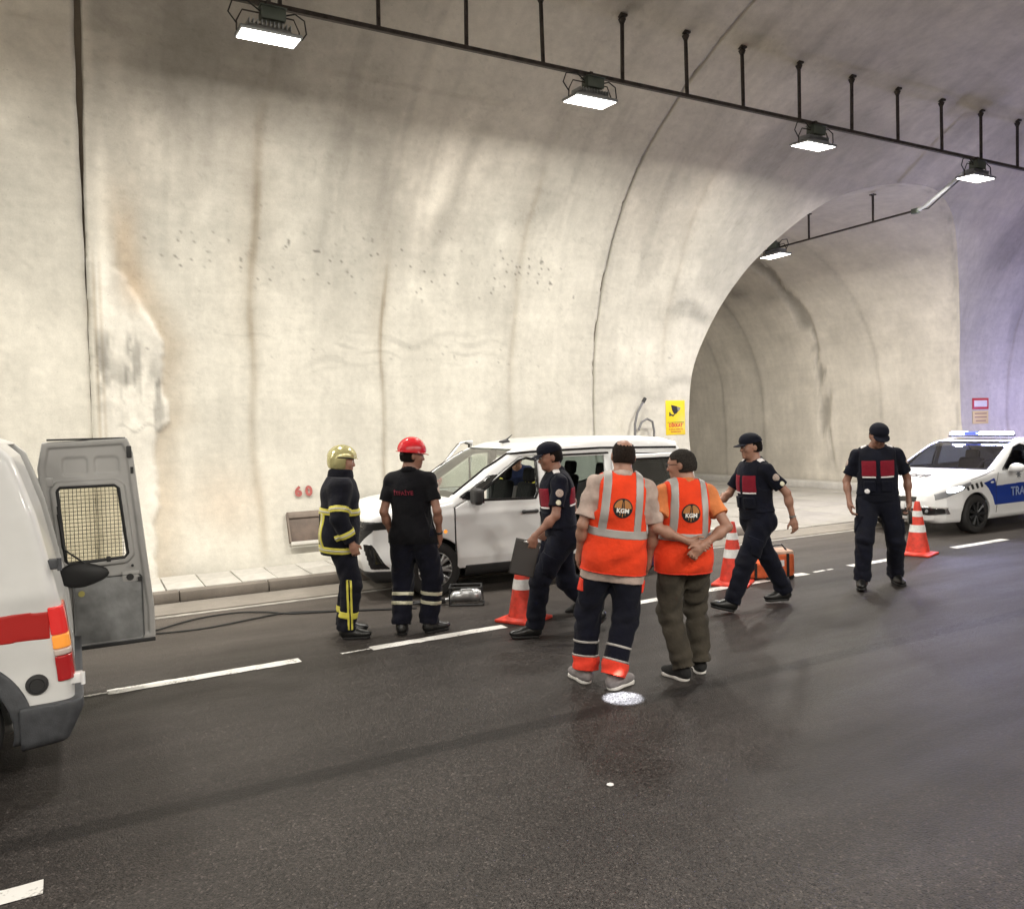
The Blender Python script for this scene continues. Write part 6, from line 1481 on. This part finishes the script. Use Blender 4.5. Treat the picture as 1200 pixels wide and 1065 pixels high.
# ======================= ambulance van, rear end, far rear door open
av = thing('ambulance', 'white ambulance van with red stripe and its far rear door standing open', 'ambulance', (-4.42, 6.05, 0))
profT = [(.15, .20), (.02, .35), (.0, .60), (.05, .85), (.5, 1.0), (1.0, 1.12), (1.35, 1.45), (1.75, 1.85), (2.1, 1.96), (3.0, 1.99), (3.6, 1.985), (3.90, 1.955), (4.04, 1.90), (4.12, 1.82), (4.16, 1.70), (4.22, 1.50), (4.28, 1.21), (4.33, .95), (4.355, .73), (4.37, .55), (4.37, .40), (4.30, .25), (3.9, .22), (.5, .20)]
C3 = Car(av, profT, .895, 1.15, .085, [(-.1, .75), (.1, .88), (.6, 1.0), (3.9, 1.0), (4.25, .985), (4.42, .955)], h=.0125, axles=(.85, 3.70), wr=.32, arch=.375, side_round=.075)
def bodyT(P):
    x, y, z = P[:, 0], P[:, 1], P[:, 2]; d = C3.shell(P, .05)
    cut = np.maximum(np.maximum(np.abs(y-.0)-.74, 4.02-x), np.maximum(.48-z, z-1.88)); cut = np.maximum(cut, -y-.0)      # far half of the rear is open
    d = np.maximum(d, -cut); fl = np.maximum(np.maximum(np.abs(z-.50)-.03, np.abs(y)-.82), np.maximum(1.2-x, x-4.25)); return np.minimum(d, np.maximum(fl, -C3.arches(P)))
C3.mesh('body', bodyT, VANWHITE, lo=(-.08, -.98, .05), project=2)
C3.skinpatch('red_stripe', lambda P: np.maximum(np.maximum(np.abs(P[:, 2]-.885)-.080, .5-np.abs(P[:, 1])), np.maximum(1.6-P[:, 0], P[:, 0]-4.265)), REDP, .003, lo=(1.5, -1, .7), hi=(4.3, 1, 1.05), h=.011)
for sg in (-1, 1):
    C3.skinpatch('arch_trim', lambda P: np.maximum(np.maximum(np.hypot(P[:, 0]-3.70, P[:, 2]-.32)-.47, .37-np.hypot(P[:, 0]-3.70, P[:, 2]-.32)), .6-P[:, 1]*sg), GREYPL, .018, lo=(3.0, min(sg*.5, sg), .1), hi=(4.45, max(sg*.5, sg), .95))
    if sg > 0:
        wheel(av, .85, .885, .32, RIMD, 1, 9, style='cover'); wheel(av, 3.70, .885, .32, RIMD, 1, 9, style='cover'); continue
    tl = poly_sdf([(4.255, .985), (4.42, .985), (4.42, .555), (4.292, .555), (4.275, .75)]); LO_ = .012 if sg < 0 else .002
    tlr = lambda z0, z1: (lambda P: np.maximum(np.maximum(tl(P[:, 0], P[:, 2]), .66-P[:, 1]*sg), np.maximum(z0-P[:, 2], P[:, 2]-z1)))
    o = C3.skinpatch('tail_lamp', tlr(.50, .70), REDL, LO_, lo=(4.1, min(sg*.6, sg), .45), hi=(4.5, max(sg*.6, sg), 1.05), h=.008)
    C3.skinpatch('brake_lens', tlr(.822, .98), REDON if sg < 0 else REDL, LO_, lo=(4.1, min(sg*.6, sg), .45), hi=(4.5, max(sg*.6, sg), 1.05), h=.008, parent=o)
    C3.skinpatch('indicator_lens', tlr(.742, .819), ORON if sg < 0 else AMBER, LO_, lo=(4.1, min(sg*.6, sg), .45), hi=(4.5, max(sg*.6, sg), 1.05), h=.008, parent=o)
    C3.skinpatch('reverse_lens', tlr(.703, .739), mat('white_lamp_lens', (.6, .5, .45), .15, coat=1), LO_, lo=(4.1, min(sg*.6, sg), .45), hi=(4.5, max(sg*.6, sg), 1.05), h=.008, parent=o)
    wheel(av, .85, sg*.885, .32, RIMD, sg, 9, style='cover'); wheel(av, 3.70, sg*.885, .32, RIMD, sg, 9, style='cover')
C3.skinpatch('rear_bumper', lambda P: np.maximum(P[:, 2]-.45-.0*P[:, 0], 4.10-P[:, 0]), GREYPL, .045, lo=(4.0, -1, .12), hi=(4.5, 1, .55), project=1)
# fuel cap left of the lamp, hinges, bumper tow eye
Q = C3.side(4.19, .56); b = MB(); b.lathe([(0, .016), (.034, .016), (.038, .022), (.050, .020), (.056, .010), (.058, -.02)], 24, c=tuple(Q), rot=RX(90)); b.build('filler_cap', BLKPL, av)
Q = C3.side(4.32, .52)
for z_ in (.55, 1.21):
    x_ = np.interp(z_, [.55, .95, 1.21], [4.37, 4.33, 4.28]); b = MB(); b.box((x_+.01, -.80, z_), (.07, .07, .055), bev=.006); b.tube([(x_+.045, -.84, z_-.035), (x_+.045, -.84, z_+.035)], .012, 8); b.build('door_hinge', GREYPL if z_ > 1 else WHITEP, av)
# far rear door, hinged on the far corner and opened so that its inner face shows
rd = bpy.data.objects.new('open_rear_door', None); COL.objects.link(rd); rd.parent = av
DGREY = mat('grey_painted_door_inner', (.40, .395, .385), .45, coat=.25, var=.12, scale=18); DGREY2 = mat('worn_grey_door_lining', (.23, .235, .235), .6, bump=.2, scale=30, var=.35, vscale=7)
dpoly = [(-.20, 1.885), (-.235, 1.70), (-.12, .36), (.50, .36), (.50, .60), (.395, 1.80), (.36, 1.905)]
wpoly = [(-.12, 1.53), (-.10, 1.555), (.26, 1.555), (.29, 1.53), (.335, 1.03), (.31, 1.00), (-.06, .985), (-.085, 1.01)]
dF, wF = poly_sdf(dpoly), poly_sdf(wpoly)
YD = .80     # local y of the door plane
ox = 4.42
def rdoor(P):
    x, y, z = P[:, 0]-ox, P[:, 1]-YD, P[:, 2]; e = dF(x, z)
    slab = smax(np.abs(y)-.030, e, .02); inner = np.maximum(wF(x, z)-.0, -9)
    d = np.maximum(slab, -inner)
    # pressed shapes on the inside (towards -y): a raised rim round the edge, a recess in the upper and lower fields
    rim = smax(np.maximum(np.abs(y+.022)-.03, e), -(e+.045), .02); d = smin(d, rim, .015)
    wr_ = smax(np.maximum(np.abs(y+.02)-.036, np.abs(wF(x, z)-.02)-.022), e, .01); d = smin(d, wr_, .012)
    for px in (.0, .0): pass
    for cx_ in (.005, .215):
        rc = np.maximum(np.maximum(np.abs(x-cx_)-.075, np.abs(z-1.70)-.062), -y-.06); rc = np.maximum(smax(np.abs(x-cx_)-.080, np.abs(z-1.705)-.062, .03), y+.018); d = smax(d, -np.maximum(rc, -y-.07), .012)
    return d
rdo = sdf_obj('open_rear_door', rdoor, (ox-.32, YD-.10, .28), (ox+.58, YD+.08, 1.98), .0085, DGREY, av); bpy.data.objects.remove(rd)
def dmb(): return MB()
b = dmb(); b.box((ox+.10, YD+.0, 1.27), (.40, .004, .58)); b.build('door_glass', glass('van_door_glass', (.80, .78, .70)), rdo)
b = dmb()
for k in range(16):
    x_ = -.10+k*.027; b.box((ox+x_, YD-.018, 1.27), (.0035, .0035, .56))
for k in range(20): b.box((ox+.105, YD-.021, 1.0+k*.0285), (.42, .0035, .0035))
o = b.build('window_grille', BLKPL, rdo, smooth=0); tag(o, kind='stuff')
b = dmb(); fr_ = [(ox+x, YD-.045, z) for x, z in wpoly]; b.tube(fr_+[fr_[0]], .014, 8); b.build('window_seal', BLKPL, rdo)
b = dmb(); b.box((ox+.19, YD-.05, .62), (.47, .02, .50), bev=.03); b.build('lower_lining', DGREY2, rdo)
blob('inner_pocket', [('e', V3(ox+.0, YD-.055, .90), V3(.15, .03, .095)), ('e', V3(ox+.10, YD-.055, .90), V3(.10, .03, .06))], BLKPL, rdo, h=.009)
b = dmb(); b.tube([(ox-.12, YD-.06, 1.36), (ox-.09, YD-.065, 1.10), (ox+.05, YD-.06, .975)], .008, 6); b.tube([(ox-.12, YD-.06, 1.42), (ox-.10, YD-.06, 1.12), (ox-.07, YD-.06, 1.0)], .006, 6); b.build('check_strap', BLKPL, rdo)
b = dmb(); b.box((ox+.345, YD-.052, .855), (.12, .02, .085), bev=.008); b.build('latch_plate', DGREY, rdo)
b = dmb(); b.tube([(ox+.34, YD-.07, .85), (ox+.34, YD-.05, .85)], .026, 12); b.box((ox+.405, YD-.06, .83), (.025, .03, .03)); b.tube([(ox+.36, YD-.065, .935), (ox+.36, YD-.05, .935)], .010, 8); b.build('latch', BLKPL, rdo)
b = dmb(); b.box((ox+.20, YD-.05, 1.0), (.03, .03, .04), bev=.004); b.box((ox+.37, YD-.045, 1.80), (.035, .05, .09), bev=.006); b.box((ox+.385, YD-.045, 1.66), (.02, .03, .05)); b.build('catch', BLKPL, rdo)
b = dmb(); b.box((ox+.20, YD-.015, .352), (.60, .09, .03), bev=.006); b.box((ox+.09, YD-.02, 1.905), (.52, .05, .014), bev=.003); b.build('rubber_seal', BLKPL, rdo)
b = dmb(); b.tube([(ox+.01, YD-.07, .76), (ox+.01, YD-.055, .76)], .022, 12); b.build('lining_button', mat('yellow_sticker', (.45, .40, .12), .5), rdo)
for z_ in (.62, 1.60):
    b = dmb(); b.box((ox-.19 if z_ > 1 else ox-.13, YD-.02, z_), (.10, .05, .07), bev=.008); b.build('hinge', DGREY, rdo)
# ------------------------------------------------------------------ cones, tools, bag, signs, niche
CORED = mat('cone_orange_red', (.66, .050, .028), .5, var=.28, scale=30, vscale=14, bump=.15); COWH = mat('cone_reflective_white', (.74, .74, .73), .45, var=.18, scale=40, vscale=18)
def cone(x, y, lab, rz=0, hgt=.73, tilt=0):
    t = thing('traffic_cone', lab, 'traffic cone', (x, y, 0), rz, 'orange and white traffic cones'); R0, R1 = .155, .032
    rad = lambda z: R0+(R1-R0)*(z-.03)/(hgt-.03)
    q = MB(); q.box((0, 0, .016), (.42, .42, .030), bev=.010); q.lathe([(.19, .028), (.172, .045), (.158, .05), (.15, .03)], 32); q.build('base', CORED, t)
    q = MB(); q.lathe([(rad(.035), .035)]+[(rad(z), z) for z in np.linspace(.06, hgt-.012, 10)]+[(R1*.92, hgt), (R1*.6, hgt), (R1*.55, hgt-.06)], 40); q.build('body', CORED, t)
    for z0, z1 in ((.315, .415), (.525, .605)):
        q = MB(); q.lathe([(rad(z0)-.002, z0), (rad(z0)+.003, z0+.001), (rad(z1)+.003, z1-.001), (rad(z1)-.002, z1)], 40); q.build('reflective_collar', COWH, t)
    return t
cone(3.84, 6.95, 'orange and white traffic cone nearest the van, under the dark clipboard', .5)
cone(6.71, 7.07, 'traffic cone between the grey haired worker and the orange bag', .6)
cone(10.12, 7.10, 'farthest traffic cone, standing just in front of the police car', .3)
# rescue tool with its frame and hoses
t = thing('rescue_tool', 'grey hydraulic rescue tool with wire frame lying on the road by the front wheel', 'rescue tool', (3.66, 7.93, 0), math.radians(-28))
ALU2 = mat('cast_aluminium', (.50, .51, .52), .35, .8, var=.15, scale=20)
b = MB(); F_ = [(-.16, -.10, .015), (-.16, -.10, .20), (.18, -.10, .20), (.20, -.10, .015), (-.16, -.10, .015)]
b.tube(F_, .010, 8); b.tube([(x, .10, z) for x, _, z in F_], .010, 8)
for x, z in ((-.16, .20), (.18, .20), (.20, .015), (-.16, .015)): b.tube([(x, -.10, z), (x, .10, z)], .010, 8)
b.build('carry_frame', BLKPL, t)
blob('pump_body', [('c', V3(-.10, 0, .09), V3(.10, 0, .10), .060), ('e', V3(.12, 0, .10), V3(.07, .07, .07)), ('b', V3(.02, 0, .15), V3(.06, .045, .03), .015), ('c', V3(-.10, 0, .08), V3(-.22, 0, .05), .022)], ALU2, t, h=.008)
b = MB(); b.box((-.28, 0, .045), (.14, .05, .06), bev=.012); b.tube([(-.34, 0, .045), (-.42, .02, .035)], .02, 8); b.build('tool_grip', BLKPL, t)
blob('cutter_blade', [('c', V3(-.42, .02, .035), V3(-.56, .05, .03), .026, .012), ('c', V3(-.42, .0, .035), V3(-.56, -.05, .03), .026, .012)], BLKPL, t, h=.007)
def ground_curve(pts, z=.012, n=14):
    P = catmull([(x, y) for x, y in pts], n); return [(x, y, z) for x, y in P]
t = thing('hydraulic_hose', 'thin black hydraulic hoses snaking over the road behind the firefighter', 'hose', (0, 0, 0))
for pts in ([(3.10, 8.05), (2.75, 8.22), (2.3, 8.44), (1.9, 8.62), (1.55, 8.55), (1.1, 8.42), (.70, 8.45), (.3, 8.6), (-.2, 8.7), (-1.0, 8.75)],
            [(3.14, 8.02), (2.8, 8.18), (2.35, 8.40), (1.95, 8.56), (1.72, 8.80), (1.45, 8.95), (1.1, 8.92), (.85, 8.78), (.6, 8.6), (.2, 8.52), (-.6, 8.6), (-1.0, 8.62)]):
    b = MB(); b.tube(ground_curve(pts), .009, 6); b.build('hose', M_CABLE, t)
# orange rescue bag
t = thing('rescue_bag', 'orange rescue bag with black straps standing on the lane line behind the walking officer', 'bag', (7.22, 7.12, 0), math.radians(-20))
BAGO = fabric('orange_bag_cloth', (.62, .13, .05)); BAGP = fabric('pale_orange_bag_cloth', (.62, .42, .33))
blob('bag_body', [('b', V3(.16, 0, .17), V3(.20, .15, .15), .05), ('b', V3(-.14, 0, .12), V3(.16, .14, .10), .05)], BAGO, t, h=.012)
blob('bag_lid', [('b', V3(.16, 0, .315), V3(.19, .14, .03), .025)], BAGP, t, h=.010)
b = MB(); b.box((.07, -.155, .17), (.03, .012, .28)); b.box((.26, -.155, .17), (.03, .012, .28)); b.box((-.14, -.145, .12), (.03, .012, .18)); b.tube([(.05, -.1, .33), (.10, -.08, .40), (.22, -.08, .41), (.28, -.1, .33)], .011, 8); b.build('strap', LEATH, t)
b = MB(); b.box((.16, -.158, .20), (.10, .008, .07)); b.build('bag_label', WHITEC, t)
for x in (.02, .32):
    b = MB(); b.lathe([(0, -.02), (.028, -.02), (.028, .02), (0, .02)], 12, c=(x, -.12, .03), rot=RX(90)); b.build('bag_foot', LEATH, t)
# blue bottle in the hand of the balding worker
t = thing('drink_bottle', 'small blue and clear bottle held between the two orange vests', 'bottle')
hw = bpy.data.objects['person.004'] if 'person.004' in bpy.data.objects else None
BOTP = Vector((3.95, 5.05, .80)); t.location = BOTP
b = MB(); b.lathe([(0, 0), (.032, 0), (.034, .02), (.034, .12), (.026, .15), (.013, .175), (.013, .185)], 16); b.build('bottle_body', mat('blue_bottle_plastic', (.10, .22, .62), .15, coat=.6), t)
b = MB(); b.lathe([(0, .205), (.015, .205), (.016, .184), (0, .184)], 12); b.build('bottle_cap', WHITEP, t)
# small pale scraps on the road
for x, y, r_, lab in ((2.43, 3.50, .020, 'small white scrap of paper lying on the road in the middle foreground'), (4.03, 2.02, .016, 'tiny white scrap on the road at the lower right')):
    b = MB(); b.lathe([(0, .006), (r_, .004), (r_*.9, 0)], 7, c=(x, y, .002)); o = b.build('paper_scrap', WHITEC, None); tag(o, lab, 'scrap')
# wall signs
YEL = mat('sign_yellow', (.80, .60, .02), .4, var=.05, scale=20); SRED = mat('sign_red', (.55, .03, .04), .5); SBLK = mat('sign_black', (.02, .02, .02), .5); SWH = mat('sign_white', (.8, .78, .76), .45)
def sign(x, z, w_, h_, y=11.44): 
    return x, y, z
WALLY = float(prof_s(s_of_z(1.95))[0])-.012
t = thing('camera_sign', 'yellow sign with a surveillance camera picture, beside the arch above the van', 'sign', (9.59, WALLY, 1.98))
b = MB(); b.box((0, 0, 0), (.44, .008, .62), bev=.002); b.build('plate', YEL, t)
b = MB(); b.box((0, -.006, .10), (.40, .003, .38)); b.bm.faces.ensure_lookup_table(); b.bm.free()
b = MB(); b.tube([(-.19, -.006, -.085), (.19, -.006, -.085)], .004, 5); b.build('frame_line', SBLK, t)
def flat(polys, y, m, name, parent, th=.003):
    b = MB()
    for p_ in polys: b.prism(p_, th, Matrix(((1, 0, 0, 0), (0, 0, -1, y), (0, 1, 0, 0), (0, 0, 0, 1))))
    return b.build(name, m, parent, smooth=0)
flat([[(-.10, .23), (.03, .205), (.055, .11), (.02, .07), (-.03, .06), (-.075, .13)], [(-.145, .03), (-.145, .10), (-.115, .10), (-.115, .075), (-.055, .05), (-.03, .07), (-.02, .05), (-.06, .02), (-.115, .045), (-.115, .03)]], -.004, SBLK, 'camera_symbol', t)
flat([[(.035, .20), (.12, .18), (.10, .14), (.06, .105)]], -.004, mat('sign_grey', (.25, .25, .2), .5), 'camera_symbol', t)
def wall_text(body, size, x, z, m, parent, y=-.0055, bold=.004):
    me = text_mesh(body, size, bold); o = link('lettering', me, parent, m); o.location = (x, y, z); o.rotation_euler = (math.pi/2, 0, 0); return o
wall_text('DİKKAT', .085, 0, -.14, SRED, t); wall_text('BU BÖLGE KAMERA İLE', .03, 0, -.21, SRED, t, bold=.001); wall_text('İZLENMEKTEDİR', .03, 0, -.255, SRED, t, bold=.001)
t = thing('warning_sign', 'white framed panel above a small yellow notice, on the lavender lit wall', 'sign', (18.72, WALLY, 2.0))
b = MB(); b.box((0, 0, .13), (.62, .008, .26), bev=.002); b.build('frame', SRED, t); b = MB(); b.box((0, -.005, .13), (.50, .006, .15), bev=.001); b.build('plate', SWH, t)
b = MB(); b.box((0, 0, -.19), (.60, .008, .30), bev=.002); b.build('yellow_plate', mat('sign_pale_yellow', (.75, .60, .28), .5), t)
for k in range(3): b = MB(); b.box((0, -.006, -.10-.085*k), (.46-.08*(k == 2), .003, .022)); b.build('text_line', mat('sign_brown', (.35, .20, .14), .6), t)
# chainage numbers stencilled on the wall
REDST = mat('faded_red_stencil', (.36, .10, .09), .85, bump=.4, scale=60, var=.3, vscale=30)
for txt, x, z, lab in (('6 0', 2.81, 1.075, 'faded red number 6 0 stencilled on the wall behind the firefighter'), ('5 9', 4.80, 1.10, 'faded red number 5 9 stencilled on the wall above the van bonnet')):
    me = text_mesh(txt, .19, .010); y_ = float(prof_s(s_of_z(z))[0])-.032; o = link('stencilled_number', me, None, REDST); o.location = (x, y_, z); o.rotation_euler = (math.radians(75), 0, 0); tag(o, lab, 'number')
# drain niche low in the wall
t = thing('wall_niche', 'brown recessed hatch low in the wall behind the firefighter', 'hatch', (2.84, 11.20, .60)); t.rotation_euler = (math.radians(-24), 0, 0)
NB = mat('rusty_hatch', (.14, .105, .085), .7, bump=.3, scale=30, var=.35, vscale=5)
b = MB(); b.box((0, .02, 0), (.60, .08, .42), bev=.004); b.build('hatch_plate', NB, t); b = MB(); b.box((0, -.035, .17), (.60, .02, .09), bev=.004); b.box((-.295, -.03, 0), (.02, .03, .42)); b.build('hatch_frame', mat('hatch_frame_metal', (.20, .16, .13), .6, .2, var=.3, scale=20), t)
b = MB(); b.box((0, -.045, -.245), (.60, .06, .05), bev=.006); b.build('hatch_sill', M_SLAB, t)
# bent grey conduits standing out of the wall
t = thing('bent_conduit', 'two bent grey conduits sticking out of the wall above the van roof', 'conduit', (8.62, 11.45, 1.5))
GC = mat('grey_conduit_plastic', (.17, .17, .175), .55)
b = MB(); b.tube([(0, .0, -.5), (-.02, -.06, .10), (-.03, -.08, .38), (.02, -.09, .58), (.12, -.10, .74), (.17, -.10, .80)], .022, 10); b.build('conduit', GC, t)
b = MB(); b.tube([(.05, -.07, .28), (.12, -.08, .42), (.24, -.08, .47), (.36, -.07, .42), (.41, -.05, .25), (.42, 0, -.3)], .020, 10); b.build('conduit', GC, t)
b = MB(); b.tube([(.14, -.10, .76), (.19, -.10, .83)], .032, 10); b.build('conduit_end', BLKPL, t)
# unseen spot lamp added high up for the bright patch on the asphalt
L = bpy.data.lights.new('added_road_spot', 'SPOT'); L.energy = 60000; L.color = (.80, .88, 1.0); L.spot_size = math.radians(2.45); L.spot_blend = .35; L.shadow_soft_size = .02
o = bpy.data.objects.new('added_road_spot', L); COL.objects.link(o); o.location = (3.7, 3.2, 6.6)
o.rotation_euler = (Vector((3.30, 4.57, 0))-o.location).to_track_quat('-Z', 'Y').to_euler()
